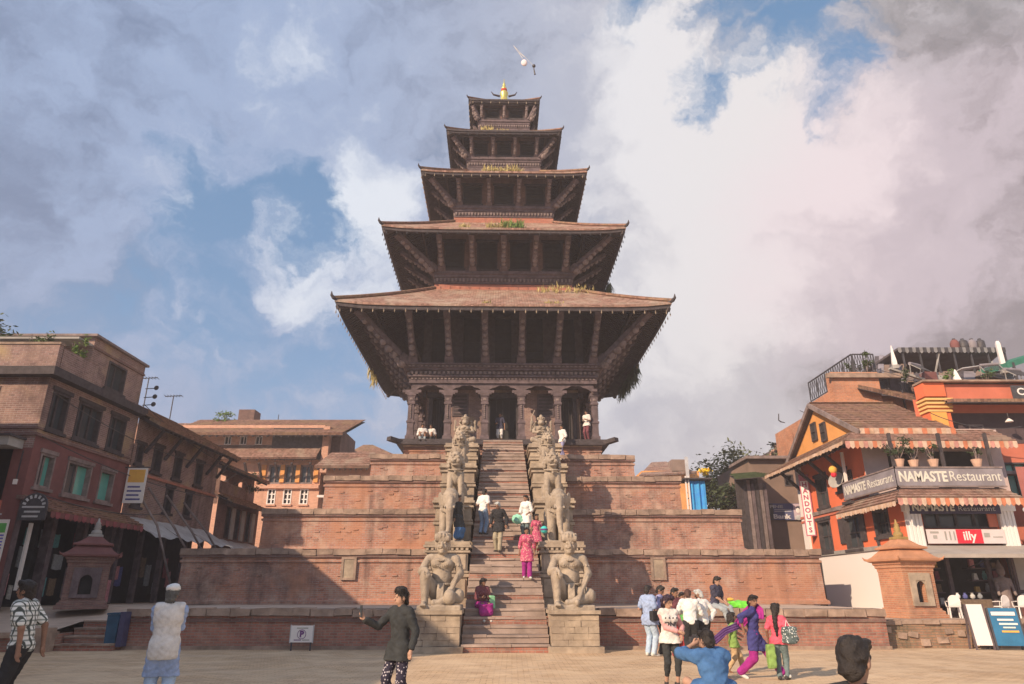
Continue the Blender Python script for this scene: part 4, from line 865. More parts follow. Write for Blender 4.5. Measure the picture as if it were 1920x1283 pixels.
def lion(griffin=False):
    P = [ell((0, .05, 1.02), (.36, .34, .46)), cap((0, .12, 1.1), .34, (0, .85, .52), .40), cap((0, .0, 1.25), .27, (0, -.12, 1.5), .26), ell((0, -.14, 1.60), (.31, .30, .29))]
    for q in (-1, 1):
        P += [ell((q * .32, .85, .40), (.2, .40, .38)), cap((q * .36, .6, .12), .11, (q * .36, .2, .08), .10)] + chain([(q * .24, -.06, 1.0), (q * .27, -.16, .55), (q * .27, -.2, .12)], [.18, .14, .12])
        P += [ell((q * .27, -.32, .08), (.15, .20, .10))] + [ell((q * .27 + dx, -.50, .06), (.045, .06, .06), None, .01) for dx in (-.09, 0, .09)]
        P += [ell((q * .13, -.41, 1.70), (.075, .05, .065), None, .012), cap((q * .05, -.42, 1.79), .035, (q * .25, -.3, 1.80), .03, .015), cap((q * .22, -.05, 1.82), .07, (q * .30, -.02, 1.98), .03, .02), ell((q * .14, -.44, 1.53), (.12, .10, .085), None, .02)]
        if griffin: P += [cap((q * .12, .0, 1.85), .05, (q * .22, .1, 2.1), .02, .02)] + [c for i in range(5) for c in [cap((q * .36, .25 + .08 * i, 1.0 - .05 * i), .07, (q * (.52 + .02 * i), .45 + .14 * i, 1.65 - .16 * i), .035, .02)]]
    P += [ell((0, -.50, 1.585), (.07, .05, .05), None, .012)]
    if griffin: P += [cap((0, -.40, 1.58), .12, (0, -.62, 1.42), .03, .03), cap((0, -.36, 1.40), .09, (0, -.48, 1.34), .05, .02)]
    else: P += [cap((-.16, -.40, 1.395), .045, (.16, -.40, 1.395), .045, .012), ell((0, -.38, 1.36), (.17, .14, .06), None, .02)] + [ell((-.15 + .05 * i, -.50, 1.455), (.018, .02, .035), None, .005) for i in range(7)]
    for rr, zz, br, n in ((.34, 1.60, .085, 16), (.36, 1.47, .09, 15), (.37, 1.33, .09, 14), (.30, 1.74, .08, 14)): P += [b for b in ring_balls((0, -.02, zz), rr, n, br, .0, -30 if zz < 1.7 else 0, 210 if zz < 1.7 else 180)]
    P += [ell((0, -.05, 1.90), (.18, .18, .08))] + ring_balls((0, -.02, 1.22), .38, 16, .045, .06, 180, 360) + [ell((0, -.36, 1.08), (.07, .06, .09), None, .01), cap((.1, 1.2, .3), .07, (.1, 1.25, 1.0), .05), ell((.1, 1.22, 1.08), (.1, .1, .15)), rbox((0, .4, -.02), (.58, 1.0, .04), .03, None, .01)]
    return P
def goddess(raised):
    P = [ell((0, .1, .32), (.40, .34, .26)), ell((0, .05, .68), (.25, .2, .26)), ell((0, .05, .95), (.29, .2, .22)), cap((-.28, .06, 1.06), .09, (.28, .06, 1.06), .09), cap((0, .02, 1.1), .09, (0, -.02, 1.22), .09), ell((0, -.05, 1.32), (.17, .18, .18)), ell((0, -.2, 1.27), (.10, .09, .08)), cap((0, -.02, 1.48), .17, (0, 0, 1.72), .09), ell((0, -.01, 1.5), (.23, .22, .06), None, .01)]
    P += ring_balls((0, .0, 1.58), .2, 12, .05, 0) + ring_balls((0, .08, 1.38), .30, 14, .06, 0, -20, 200)
    P += face_prims((0, -.03, 1.33), .62, False)
    for q in (-1, 1):
        P += [ell((q * .12, -.12, .97), (.11, .09, .10))] + chain([(q * .2, 0, .30), (q * .5, -.3, .30), (q * .05, -.42, .12)], [.17, .14, .09]) + chain([(q * .34, .06, 1.04), (q * .44, -.05, .78), (q * .2, -.28, .72)], [.095, .08, .06]) + hand_prims((q * .18, -.3, .72), (-q * .5, -.6, .3), q, 1.5, .5, r=.014)
        P += chain([(q * .34, .1, 1.06), (q * .58, .08, .9), (q * .56, -.1, 1.2)], [.09, .07, .05]) + hand_prims((q * .56, -.1, 1.22), (0, -.1, 1), q, 1.5, .4, up=(0, 1, 0), r=.014)
        for i in range(6): a = R(20 + 28 * i); P.append(cap((q * .25 * math.cos(a), .22, .9 + .3 * math.sin(a)), .07, (q * .5 * math.cos(a), .26, .95 + .52 * math.sin(a)), .045, .02))
    if raised: P += chain([(-.34, .06, 1.06), (-.5, -.05, 1.35), (-.55, -.1, 1.62)], [.09, .07, .055]) + [cap((-.55, -.12, 1.62), .03, (-.36, -.12, 2.02), .025, .01)]
    P += ring_balls((0, 0, .82), .27, 12, .04, 0, 180, 360) + ring_balls((0, 0, 1.08), .2, 10, .035, .06, 180, 360) + ring_balls((0, .05, .5), .33, 14, .05, 0, 180, 360) + [rbox((0, .08, -.02), (.55, .5, .06), .03, None, .01), rbox((0, .08, .07), (.5, .45, .03), .03, None, .01)]
    return P
def statue(name, label, prims, x, y, z, h, flip=False, sc=1.0, k=0.035, rz=0.0, wx=1.0):
    P = mirror_prims(prims) if flip else prims
    V, Fq = sdf_arrays(P, h, k, 0.006, 11.0)
    V = V * np.array([sc * wx, sc, sc])
    o = link(name, np_mesh(name, V, Fq), STATUE); M4 = Matrix.Translation(TL) @ Matrix.Rotation(TR, 4, 'Z') @ Matrix.Translation((x, y, z)) @ Matrix.Rotation(R(rz), 4, 'Z')
    o.location = M4.translation; o.rotation_euler = M4.to_euler(); WM[o.name] = M4; tag(o, label, 'statue', 'guardian statues flanking the stairs'); return o
def sculpt_all():
    statue('wrestler_statue', 'seated stone wrestler with a round mace, left of the stair foot', wrestler(True), -PEDX + .05, SY0 + 0.95, 1.15, 0.019, wx=.80)
    statue('wrestler_statue', 'seated stone wrestler gripping a slanted club, right of the stair foot', wrestler(False), PEDX - .02, SY0 + 0.95, 1.15, 0.019, wx=.80)
    for sx, s in ((-1, 'left'), (1, 'right')):
        statue('elephant_statue', f'standing stone elephant just above the wrestler on the {s} side of the stairs', elephant(), sx * PEDX, -PW[0] - PROT[0] + 1.12, PZ[1] + 0.06, 0.026, sx < 0, 0.96, wx=.86)
        statue('lion_statue', f'stone lion with grinning teeth above the elephant, {s} side of the stairs', lion(), sx * PEDX, -PW[1] - PROT[1] + .85, PZ[2] + 0.06, 0.024, sx < 0, .95, wx=.86)
        statue('griffin_statue', f'winged stone griffin with a beak behind the lion, {s} side of the stairs', lion(True), sx * PEDX, -PW[2] - PROT[2] + .75, PZ[3] + 0.06, 0.027, sx < 0, 0.74, wx=.92)
    statue('goddess_statue', 'small stone goddess with a tall headdress, topmost on the left of the stairs', goddess(False), -PEDX + .1, -PW[3] - PROT[3] + .75, PZ[4] + 0.06, 0.024, True, .84)
    statue('goddess_statue', 'small stone goddess raising a sword, topmost on the right of the stairs', goddess(True), PEDX - .12, -PW[3] - PROT[3] + .75, PZ[4] + 0.06, 0.024, False, .84)
sculpt_all()
# ================================================================ buildings on the left
PL_RED = plain('plaster_dark_red', (0.165, 0.065, 0.060), 0.2, 1.5, 0.9, 0.15, 0.2, dirt=0.4, dirtc=(0.12, 0.06, 0.055))
PL_ORANGE = plain('plaster_orange_red', (0.60, 0.135, 0.062), 0.10, 1.0, 0.85, 0.2, 0.12, dirt=0.25, dirtc=(0.42, 0.11, 0.06))
PL_AMBER = plain('plaster_amber', (0.60, 0.26, 0.085), 0.12, 1.2, 0.85, 0.2, 0.15, dirt=0.3, dirtc=(0.40, 0.18, 0.07))
PL_ROSE = plain('plaster_rose_red', (0.47, 0.135, 0.085), 0.12, 1.2, 0.85, 0.2, 0.15, dirt=0.35, dirtc=(0.30, 0.10, 0.07))
PL_BROWN = plain('plaster_brown', (0.22, 0.145, 0.115), 0.16, 0.8, 0.92, 0.15, 0.25, dirt=0.5, dirtc=(0.13, 0.09, 0.07))
GREY = plain('cement_grey', (0.30, 0.265, 0.245), 0.2, 1.6, 0.9, 0.2, 0.25, dirt=0.4, dirtc=(0.16, 0.13, 0.12))
TARP = plain('tarpaulin_grey', (0.42, 0.385, 0.385), 0.2, 2.0, 0.6, 0.3, 0.4, dirt=0.4, dirtc=(0.22, 0.17, 0.16))
PAPER = plain('board_white', (0.72, 0.66, 0.64), 0.05, 2.0, 0.7, 0.2, 0.0)
PAPER_BLUE = plain('print_blue', (0.13, 0.13, 0.38), 0.1, 5, 0.7, 0.2, 0); PAPER_GREEN = plain('print_green', (0.10, 0.32, 0.08), 0.1, 5, 0.7, 0.2, 0)
INK = plain('print_dark', (0.05, 0.045, 0.06), 0.1, 5, 0.7, 0.2, 0); INK_W = plain('print_white', (0.80, 0.77, 0.72), 0.05, 5, 0.7, 0.2, 0); SIGN_RED = plain('print_red', (0.55, 0.025, 0.045), 0.1, 5, 0.6, 0.3, 0)
ORANGE_P = plain('print_orange', (0.65, 0.33, 0.07), 0.1, 5, 0.7, 0.2, 0)
GOODS = [plain(f'goods_{n}', c, 0.3, 14, 0.8, 0.2, 0.2) for n, c in (('ochre', (.36, .22, .07)), ('pink', (.40, .16, .17)), ('grey', (.22, .21, .21)), ('pale', (.45, .40, .36)), ('teal', (.08, .2, .2)), ('maroon', (.18, .05, .06)), ('indigo', (.09, .09, .22)), ('umber', (.14, .09, .06)))]
def board(root, nm, fc, x0, x1, z0, z1, d0, d1, mat): m = MB(); fc.box(m, x0, x1, z0, z1, d0, d1); return m.build(nm, mat, root, True)
def block(root, nm, x0, x1, y0, y1, z0, z1, mat): m = MB(); m.bb(x0, x1, y0, y1, z0, z1); return m.build(nm, mat, root, True)
def tiled_slope(root, a, b, c, d, mat, th=0.12, courses=8, nm='roof', rafters=0):
    """a,b: eave ends, d,c: ridge ends (world points); stepped tile courses"""
    a, b, c, d = map(Vector, (a, b, c, d)); n = (b - a).cross(d - a).normalized(); n = n if n.z > 0 else -n; m = MB()
    for i in range(courses):
        t0, t1 = i / courses, (i + 1) / courses; p = [a.lerp(d, t0), b.lerp(c, t0), b.lerp(c, t1 + 0.03), a.lerp(d, t1 + 0.03)]
        q = [p[0] + n * 0.05, p[1] + n * 0.05, p[2] + n * 0.005, p[3] + n * 0.005]; r = [x - n * th for x in p] if i == 0 else [x - n * 0.02 for x in p]
        m.add(q + r, [(0, 1, 2, 3), (7, 6, 5, 4), (0, 4, 5, 1), (1, 5, 6, 2), (2, 6, 7, 3), (3, 7, 4, 0)])
    o = m.build(nm, mat, root, True)
    m = MB(); m.add([p - n * th for p in (a, b, c, d)] + [p - n * (th + 0.04) for p in (a, b, c, d)], [(3, 2, 1, 0), (4, 5, 6, 7), (0, 1, 5, 4), (1, 2, 6, 5), (2, 3, 7, 6), (3, 0, 4, 7)]); m.build('soffit_board', WOOD, o, True)
    if rafters:
        for i in range(rafters):
            t = (i + 0.5) / rafters; q = MB(); q.beam(a.lerp(b, t) - n * (th + 0.1), d.lerp(c, t) - n * (th + 0.1), 0.08, 0.1); q.build('rafter', WOOD, o, True)
    return o
def valance(root, p0, p1, drop, mats, w=0.17, nm='awning_strip', sag=0.03):
    """a hanging awning edge of single scalloped cloth strips"""
    p0, p1 = Vector(p0), Vector(p1); n = max(2, int((p1 - p0).length / w)); t = (p1 - p0) / n
    nn = Vector((t.y, -t.x, 0)).normalized() * 0.006
    for i in range(n):
        a, b = p0 + t * i, p0 + t * (i + 1); c = rnd.uniform(-sag, sag); m = MB(); off = nn * (2 if i % 2 else 0)
        pts = [a + off, b + off, b + off - Vector((0, 0, drop * 0.75)), (a + b) / 2 + off - Vector((0, 0, drop + c)), a + off - Vector((0, 0, drop * 0.75))]
        m.prism(pts, nn * 1.2); m.build(nm, mats[i % len(mats)], root, True)
def strut_row(root, pts, mat=WOOD, w=0.12):
    for a, b in pts: m = MB(); m.beam(a, b, w, w); m.build('roof_strut', mat, root, True)

SX = -16.4
ha = thing('corner_house', 'four-storey old brick corner house with green-curtained windows left of the square', 'house', (SX - 4, 26, 1.0))
fF = Face((-30, 23.2), (1, 0)); fA = Face((SX, 23.2), (0.02, 1)); LA = 5.9
winA2 = [(0.35, 6.95, 1.30, 8.35), (1.85, 6.95, 3.35, 8.35), (3.95, 6.95, 5.10, 8.35)]; winA1 = [(0.45, 4.95, 1.25, 6.12), (1.95, 4.90, 3.45, 6.12), (4.0, 4.90, 5.0, 6.12)]
winF = [(11.45, 6.9, 11.95, 8.4)]
m = MB(); fA.wall(m, 0, LA, 6.62, 8.75, winA2, 0.22); fF.wall(m, 0, 13.6, 6.2, 8.75, winF, 0.22); m.build('upper_wall', BRICK_OLD, ha, True)
m = MB(); fA.wall(m, 0, LA, 4.45, 6.62, winA1, 0.22); fF.wall(m, 12.95, 13.6, 1.0, 6.2); fF.wall(m, 0, 12.95, 3.9, 4.45); m.build('red_wall', PL_RED, ha, True)
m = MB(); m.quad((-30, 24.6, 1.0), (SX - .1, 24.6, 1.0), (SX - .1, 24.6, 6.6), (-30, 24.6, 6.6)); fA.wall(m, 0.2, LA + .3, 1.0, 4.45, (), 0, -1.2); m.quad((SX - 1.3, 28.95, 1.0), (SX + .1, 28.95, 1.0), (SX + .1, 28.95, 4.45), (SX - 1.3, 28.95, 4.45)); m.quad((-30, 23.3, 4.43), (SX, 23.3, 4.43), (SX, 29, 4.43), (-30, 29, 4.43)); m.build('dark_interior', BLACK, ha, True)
for z, h, o in ((6.62, 0.10, 0.07), (4.45, 0.14, 0.10), (8.72, 0.30, 0.38), (6.86, 0.06, 0.06)):
    m = MB(); fA.box(m, -o, LA, z, z + h, -0.1, o); m.build('string_course', WOOD if h > .2 else BRICK_DARK, ha, True)
    if z != 4.45: m = MB(); fF.box(m, 0, 13.6 + (o - 0.002), z + .002, z + h + .002, -0.1, o); m.build('string_course', WOOD if h > .2 else BRICK_DARK, ha, True)
board(ha, 'parapet', fF, 0, 13.6 + .3, 9.02, 9.85, 0.08, 0.30, BRICK_OLD); board(ha, 'parapet', fA, 0.0, 2.1, 9.022, 9.80, 0.06, 0.28, BRICK_OLD)
board(ha, 'parapet_cap', fF, 0, 13.6 + .34, 9.85, 9.93, 0.05, 0.34, COPING)
block(ha, 'roof_deck', -30, SX, 23.1, 29, 8.99, 9.015, GREY)
for i, a in enumerate(winA2): window(ha, fA, *a, WOOD, GLASS, [2, 3, 2][i], 1, 0.2, 0.09, 0.045, lintel=0.08, sill=0.1)
for i, a in enumerate(winA1): window(ha, fA, *a, WOOD_GREY, [GLASS, GLASS_GREEN] if i < 2 else GLASS_GREEN, [2, 2, 1][i], 1, 0.2, 0.08, 0.04, lintel=0.05, sill=0.1)
window(ha, fF, *winF[0], WOOD_GREY, GLASS, 1, 2, 0.2)
# room on the roof
fR = Face((SX - .05, 25.3), (0.02, 1)); fRf = Face((-24, 25.3), (1, 0))
m = MB(); fR.wall(m, 0, 3.75, 9.0, 11.0, [(1.15, 9.30, 2.45, 10.42)], 0.2); fRf.wall(m, 0, 7.55, 9.0, 11.0, [(3.5, 9.1, 6.0, 10.6)], 0.4); Face((SX, 29.05), (-1, 0)).wall(m, 0, 7.5, 9.0, 11.0); m.build('roof_room', BRICK_OLD, ha, True)
window(ha, fR, 1.15, 9.30, 2.45, 10.42, WOOD, GLASS, 2, 1, 0.18, 0.08, sill=0.1)
block(ha, 'dark_opening', -20.5, -18.1, 25.65, 25.7, 9.1, 10.6, BLACK)
block(ha, 'roof_slab', -24.2, SX + .12, 25.1, 29.2, 11.0, 11.09, WOOD_GREY); board(ha, 'string_course', fR, 0, 3.75, 10.55, 10.63, -.1, 0.06, BRICK_DARK)
board(ha, 'sun_shade', fRf, 3.0, 7.5, 10.62, 10.7, 0, 0.9, GREY)
# balcony and shop front facing the square
board(ha, 'balcony_slab', fF, 0, 13.25, 6.15, 6.45, 0, 0.75, GREY); board(ha, 'balcony_rim', fF, 0, 13.32, 6.45, 6.52, 0, 0.82, WOOD); board(ha, 'shop_ledge', fF, 0, 13.0, 4.05, 4.42, 0, 0.5, PL_ROSE)
for x in (11.7, 9.5): board(ha, 'post', fF, x, x + .28, 1.0, 6.15, -0.3, 0.02, WOOD_RED)
board(ha, 'ledge_awning', fF, 0, 13.1, 3.95, 4.0, 0, 0.75, TARP)
for i in range(4):
    board(ha, 'shop_post', fA, 0.02 + i * 1.85, 0.26 + i * 1.85, 1.0, 4.45, -0.3, 0.02, WOOD_RED)
# long tiled awning over the shops
aw = tiled_slope(ha, fA.p(0.1, 4.12, 1.05), fA.p(LA, 4.12, 1.05), fA.p(LA, 4.62, 0.02), fA.p(0.1, 4.62, 0.02), TILE_BROWN, 0.08, 5, 'awning')
FR_D = [PL_RED, plain('awning_maroon', (.22, .06, .065), .2, 6)]
valance(ha, fA.p(0.1, 4.08, 1.06), fA.p(LA, 4.08, 1.06), 0.22, FR_D, 0.24)
# goods hung and stacked in the dark shop
CN = [('ochre', 0), ('pink', 1), ('grey', 2), ('pale', 3), ('teal', 4), ('maroon', 5), ('indigo', 6), ('umber', 7)]
def hung(fc, x, z, w_, h_, d, mt, lab, grp, nm_='hanging_cloth'):
    q = MB(); top = [fc.p(x + w_ * t, z + h_ - .03 * math.sin(math.pi * t), d) for t in (0, .5, 1)]; q.prism([fc.p(x, z + .02, d), fc.p(x + w_ * .5, z - .02, d), fc.p(x + w_, z + .01, d)] + top[::-1], fc.n * -.04); tag(q.build(nm_, mt), lab, 'cloth', grp)
for bay in range(3):
    for r_, zz in (('low', 1.3), ('at mid height', 2.2), ('high', 3.0)):
        for k, (cn, gm) in enumerate(rnd.sample(CN, 2)):
            hung(fA, .45 + bay * 1.85 + k * .72 + rnd.uniform(0, .1), zz + rnd.uniform(0, .15), rnd.uniform(.3, .55), rnd.uniform(.45, .7), rnd.uniform(-.7, -.35), GOODS[gm], f'{cn} cloth hung {r_} in the {("first", "second", "third")[bay]} shop bay from the house corner', 'cloths hung in the dark shop')
for i, (x, c1) in enumerate(((4.2, 0), (4.75, 3), (5.3, 1))):
    p = thing('picture_panel', ['ochre painting leaning on the shop front behind the left shrine', 'pale painting second in the row behind the left shrine', 'pink painting nearest the leaning poles on the left'][i], 'painting', fA.p(x, 1.0, .25))
    board(p, 'frame', fA, x, x + .48, 1.0, 2.05, .20, .25, WOOD); board(p, 'canvas', fA, x + .05, x + .43, 1.06, 1.99, .25, .262, GOODS[c1])
# posters by the door of the corner house
for i, (x, z0, z1, w_) in enumerate(((12.86, 2.45, 3.80, 0.60), (12.80, 1.05, 2.3, 0.66), (12.15, 2.45, 3.75, .6))):
    p = thing('poster_board', ['tall white poster with blue lines and a green patch by the shop door', 'lower white poster board with a blue corner standing under the tall one', 'plain white poster board at the edge beside the tall poster'][i], 'poster', fF.p(x, z0, .1))
    board(p, 'board', fF, x, x + w_, z0, z1, .05, .09, PAPER); board(p, 'frame', fF, x - .05, x, z0, z1, .04, .10, IRON)
    if i == 0:
        for k in range(5): board(p, 'print_line', fF, x + .08, x + w_ - .06, z0 + .42 + k * .1, z0 + .47 + k * .1, .09, .095, PAPER_BLUE)
        board(p, 'print_patch', fF, x + .30, x + w_ - .05, z1 - .42, z1 - .12, .09, .095, PAPER_GREEN); board(p, 'print_patch', fF, x + .08, x + .3, z1 - .45, z1 - .1, .09, .095, INK)
    if i == 1:
        board(p, 'print_patch', fF, x + .3, x + .6, z1 - .4, z1 - .1, .09, .095, PAPER_BLUE)
        for k in range(4): board(p, 'print_line', fF, x + .06, x + .6, z0 + .15 + k * .17, z0 + .25 + k * .17, .09, .095, INK)
board(ha, 'door_jamb', fA, 0.62, 0.76, 1.6, 3.75, 0.03, 0.1, WHITE); board(ha, 'door_leaf', fF, 12.45, 13.05, 1.0, 3.7, -0.2, -0.1, BLACK)
# arched iron sign above the door
sg = thing('arched_sign', 'black arched iron sign with pale lettering above the corner shop door', 'sign', (SX + .3, 23.0, 3.8))
fs = Face((SX + .28, 22.85), (1, 0)); m = MB(); pts = [fs.p(0.0, 3.75)] + [fs.p(.45 + .45 * math.cos(R(a)), 4.2 + .42 * math.sin(R(a))) for a in range(180, -1, -15)] + [fs.p(.9, 3.75)]
m.prism(pts, (0, 0.05, 0)); m.build('plate', IRON, sg, True)
for a in range(165, 0, -25):
    c = fs.p(.45 + .33 * math.cos(R(a)), 4.2 + .31 * math.sin(R(a)), .005); m = MB(); m.box(c, (.035, .006, .055), Matrix.Rotation(R(a - 90), 3, 'Y').inverted()); m.build('pale_letter', TARP, sg, True)
for k, (x0, x1) in enumerate(((.08, .82), (.18, .7), (.14, .66))): board(sg, 'pale_line', fs, x0, x1, 4.14 - k * .15, 4.20 - k * .15, 0, .008, TARP)
# plants on the roofs
def pot_plant(x, y, z, h, label, leaf=LEAF, n=260, pot=True, spread=0.4, ls=0.07):
    t = thing('roof_plant', label, 'plant', (x, y, z))
    if pot: m = MB(); m.lathe([(0.14, 0), (0.19, .26), (.2, .3), (.16, .3)], 10); m.build('pot', BRICK_RED, t)
    m = MB()
    for k in range(5): a = rnd.uniform(0, 6.28); m.tube([(0, 0, .2), (.1 * math.cos(a), .1 * math.sin(a), h * .5), (spread * .7 * math.cos(a), spread * .7 * math.sin(a), h * .85)], [.02, .014, .006], 5)
    m.build('stem', WOOD_GREY, t); m = MB(); leaf_cloud(m, (0, 0, h * .68), (spread, spread, h * .36), n, ls); m.build('leaves', leaf, t, fix=False); return t
pot_plant(-17.9, 24.2, 9.0, 1.9, 'bushy green plant behind the sunlit parapet of the corner house', LEAF, 420, spread=.5)
pot_plant(-16.6, 24.6, 9.3, 1.35, 'bright potted plant on the roof deck beside the roof room', LEAF_BR, 300, spread=.3)
pot_plant(-20.6, 25.0, 9.0, 2.9, 'tall dark shrub at the far left of the corner house roof', LEAF_DARK, 900, spread=.95, ls=.09)
tg = block(None, 'white_bundle', -16.95, -16.6, 25.02, 25.22, 9.3, 9.75, PAPER); tag(tg, 'small white cloth bundle on the roof deck wall', 'bundle')
tg = thing('electric_meter', 'small pale box fixed to the red corner of the house', 'box', fF.p(13.3, 5.0, 0)); board(tg, 'case', fF, 13.25, 13.36, 4.95, 5.12, 0.0, .08, PAPER); board(tg, 'conduit', fF, 13.29, 13.32, 5.12, 6.1, 0.0, .03, IRON)

# second house: long tiled eave on struts
hb = thing('eaved_house', 'three-storey brick house with a long dark tiled eave along the left street', 'house', (-19, 33, 1.0))
fB = Face((-16.25, 29.1), (0.03, 1)); LB = 8.2
wB2 = [(a, 6.62, a + .78, 7.78) for a in (1.6, 3.5, 5.7)] + [(0.25, 6.75, .8, 7.6)]; wB1 = [(a, 5.0, a + .72, 6.15) for a in (0.55, 3.2, 5.1)]
m = MB(); fB.wall(m, 0, LB, 4.2, 9.0, wB2 + wB1, 0.22); Face((-24, 29.06), (1, 0)).wall(m, 0, 7.75, 4, 9.2); m.build('wall', BRICK_OLD, hb, True)
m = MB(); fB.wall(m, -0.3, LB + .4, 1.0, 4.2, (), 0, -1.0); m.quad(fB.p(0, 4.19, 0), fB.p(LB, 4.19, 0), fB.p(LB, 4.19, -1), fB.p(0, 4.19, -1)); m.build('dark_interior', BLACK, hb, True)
for a in wB2: window(hb, fB, *a, WOOD, BLACK, 2, 1, 0.2, 0.09, 0.03, lintel=0.1, sill=0.1)
for a in wB1: window(hb, fB, *a, WOOD, BLACK, 2, 1, 0.2, 0.09, 0.03, lintel=0.1, sill=0.1)
board(hb, 'string_course', fB, 0, LB, 6.30, 6.42, -.05, .09, BRICK_RED); board(hb, 'string_course', fB, 0, LB, 4.2, 4.32, -.05, .09, WOOD)
tiled_slope(hb, fB.p(-.1, 8.42, 1.05), fB.p(LB + .3, 8.42, 1.05), fB.p(LB + .3, 10.6, -3.2), fB.p(-.1, 10.6, -3.2), TILE_BROWN, 0.12, 12, 'roof', 22)
strut_row(hb, [(fB.p(x, 7.3, .02), fB.p(x, 8.45, .8)) for x in (0.9, 2.6, 4.7, 6.9, 8.1)])
for x in (.2, 1.9, 3.8, 5.9, 7.6): board(hb, 'shop_post', fB, x, x + .18, 1.0, 4.2, -.2, .02, WOOD_RED)
tp = thing('tarpaulin_awning', 'sagging grey tarpaulin awning over the shops of the eaved house', 'awning', fB.p(4, 4.2, 0))
for s_ in range(3):
    x0, x1 = 0.2 + s_ * 2.6, 2.7 + s_ * 2.6; m = MB(); nx, ny = 10, 6; base = []
    for j in range(ny + 1):
        for i in range(nx + 1):
            t, u_ = i / nx, j / ny; base.append(fB.p(lerp(x0, x1, t), 4.55 - .75 * u_ - .10 * math.sin(math.pi * t) * u_ + rnd.uniform(-.02, .02) + (.05 * math.cos(t * 14) if j == ny else 0), 0.03 + 1.25 * u_))
    m.add(base, [(j * (nx + 1) + i, j * (nx + 1) + i + 1, (j + 1) * (nx + 1) + i + 1, (j + 1) * (nx + 1) + i) for j in range(ny) for i in range(nx)]); o = m.build('sheet', TARP, tp, True, fix=False)
for i, (x, w0) in enumerate(((0.4, 0), (1.9, 0), (3.5, 0), (5.2, 0))):
    q = MB(); q.tube([fB.p(x - .4, 6.0 - i * .12, .12), fB.p(x + .35, 4.2, 1.2), fB.p(x + .9, 2.9, 1.9) if i else fB.p(x + .8, 1.0, 2.3)], [.05, .05, .045], 7)
    tag(q.build('wooden_pole', WOOD_GREY, smooth=True), ['long bent wooden pole leaning on the eaved house nearest the hanging banner', 'second wooden pole propped against the tarpaulin awning', 'third wooden pole propped against the tarpaulin awning', 'farthest wooden pole propped at the end of the tarpaulin awning'][i], 'pole', 'poles leaning on the eaved house')
bn = thing('hanging_banner', 'white hanging banner with an orange top and lines of print on the left house', 'banner', (-15.7, 28.9, 5))
fb_ = Face((-16.2, 28.85), (1, 0)); board(bn, 'cloth', fb_, .05, .88, 5.0, 6.45, -.02, .02, PAPER); board(bn, 'orange_print', fb_, .12, .80, 5.85, 6.38, .02, .024, ORANGE_P)
for k in range(4): board(bn, 'print_line', fb_, .16, .76 - .08 * (k % 2), 5.12 + k * .17, 5.19 + k * .17, .02, .024, GOODS[6])
board(bn, 'rod', fb_, -.1, .95, 6.45, 6.5, -.03, .03, IRON)
for bay in range(4):
    for k, (cn, gm) in enumerate(rnd.sample(CN, 3)):
        hung(fB, .45 + bay * 1.95 + k * .5, (1.2, 2.0, 1.5)[k] + rnd.uniform(0, .3), rnd.uniform(.3, .45), rnd.uniform(.5, .9), rnd.uniform(-.6, -.2), GOODS[gm], f'{cn} cloth in the {("first", "second", "third", "fourth")[bay]} bay under the grey tarpaulin awning', 'cloths under the tarpaulin awning')
# third house with a balcony, at the end of the street
hc = thing('balcony_house', 'small dark brick house with a sagging balcony at the end of the left street', 'house', (-18, 40, 1.0))
fC = Face((-15.9, 37.6), (0.02, 1)); LC = 6.0; wC = [(a, 4.3, a + .55, 6.0) for a in (1.3, 2.6, 4.2)]
m = MB(); fC.wall(m, 0, LC, 1.0, 6.5, wC, .2); fC.wall(m, 0, LC, 6.5, 8.3, [(1.0, 6.8, 2.2, 7.8), (3.6, 6.8, 4.6, 7.8)], .2, -.5); fe = Face((-20, 37.55), (1, 0)); fe.wall(m, 0, 4.1, 6, 8.3); m.build('wall', BRICK_DARK, hc, True)
for a in wC: window(hc, fC, *a, WOOD, BLACK, 1, 1, .18, .08)
for x in (1.98, 3.4, 4.95): board(hc, 'pilaster', fC, x, x + .5, 4.3, 6.0, 0, .05, GREY)
tiled_slope(hc, fC.p(-.1, 6.15, .9), fC.p(LC, 6.15, .9), fC.p(LC, 6.75, -.45), fC.p(-.1, 6.75, -.45), TILE_BROWN, .1, 5, 'balcony_roof'); board(hc, 'balcony_parapet', fC, 0, LC, 6.7, 7.4, -.5, -.42, BRICK_OLD)
tiled_slope(hc, fC.p(-.1, 8.0, .5), fC.p(LC, 8.0, .5), fC.p(LC, 9.4, -3), fC.p(-.1, 9.4, -3), TILE_BROWN, .1, 8, 'roof', 10)
for x in (.1, 1.5, 2.9): strut_row(hc, [(fC.p(x, 7.4, -.45), fC.p(x + .5, 8.1, .25))], WOOD_GREY, .09)
pot_plant(-15.6, 41.2, 6.75, 1.2, 'dark creeper plant on the balcony roof of the end house', LEAF_DARK, 300, False, .6)
tp = thing('tarpaulin_awning', 'small torn grey tarpaulin at the foot of the balcony house', 'awning', fC.p(2, 3.9, 0)); m = MB(); base = []
for j in range(5):
    for i in range(11): base.append(fC.p(lerp(.3, 5.6, i / 10), 4.2 - .6 * j / 4 + rnd.uniform(-.06, .06), .02 + 1.1 * j / 4))
m.add(base, [(j * 11 + i, j * 11 + i + 1, (j + 1) * 11 + i + 1, (j + 1) * 11 + i) for j in range(4) for i in range(10)]); m.build('sheet', TARP, tp, True, fix=False)

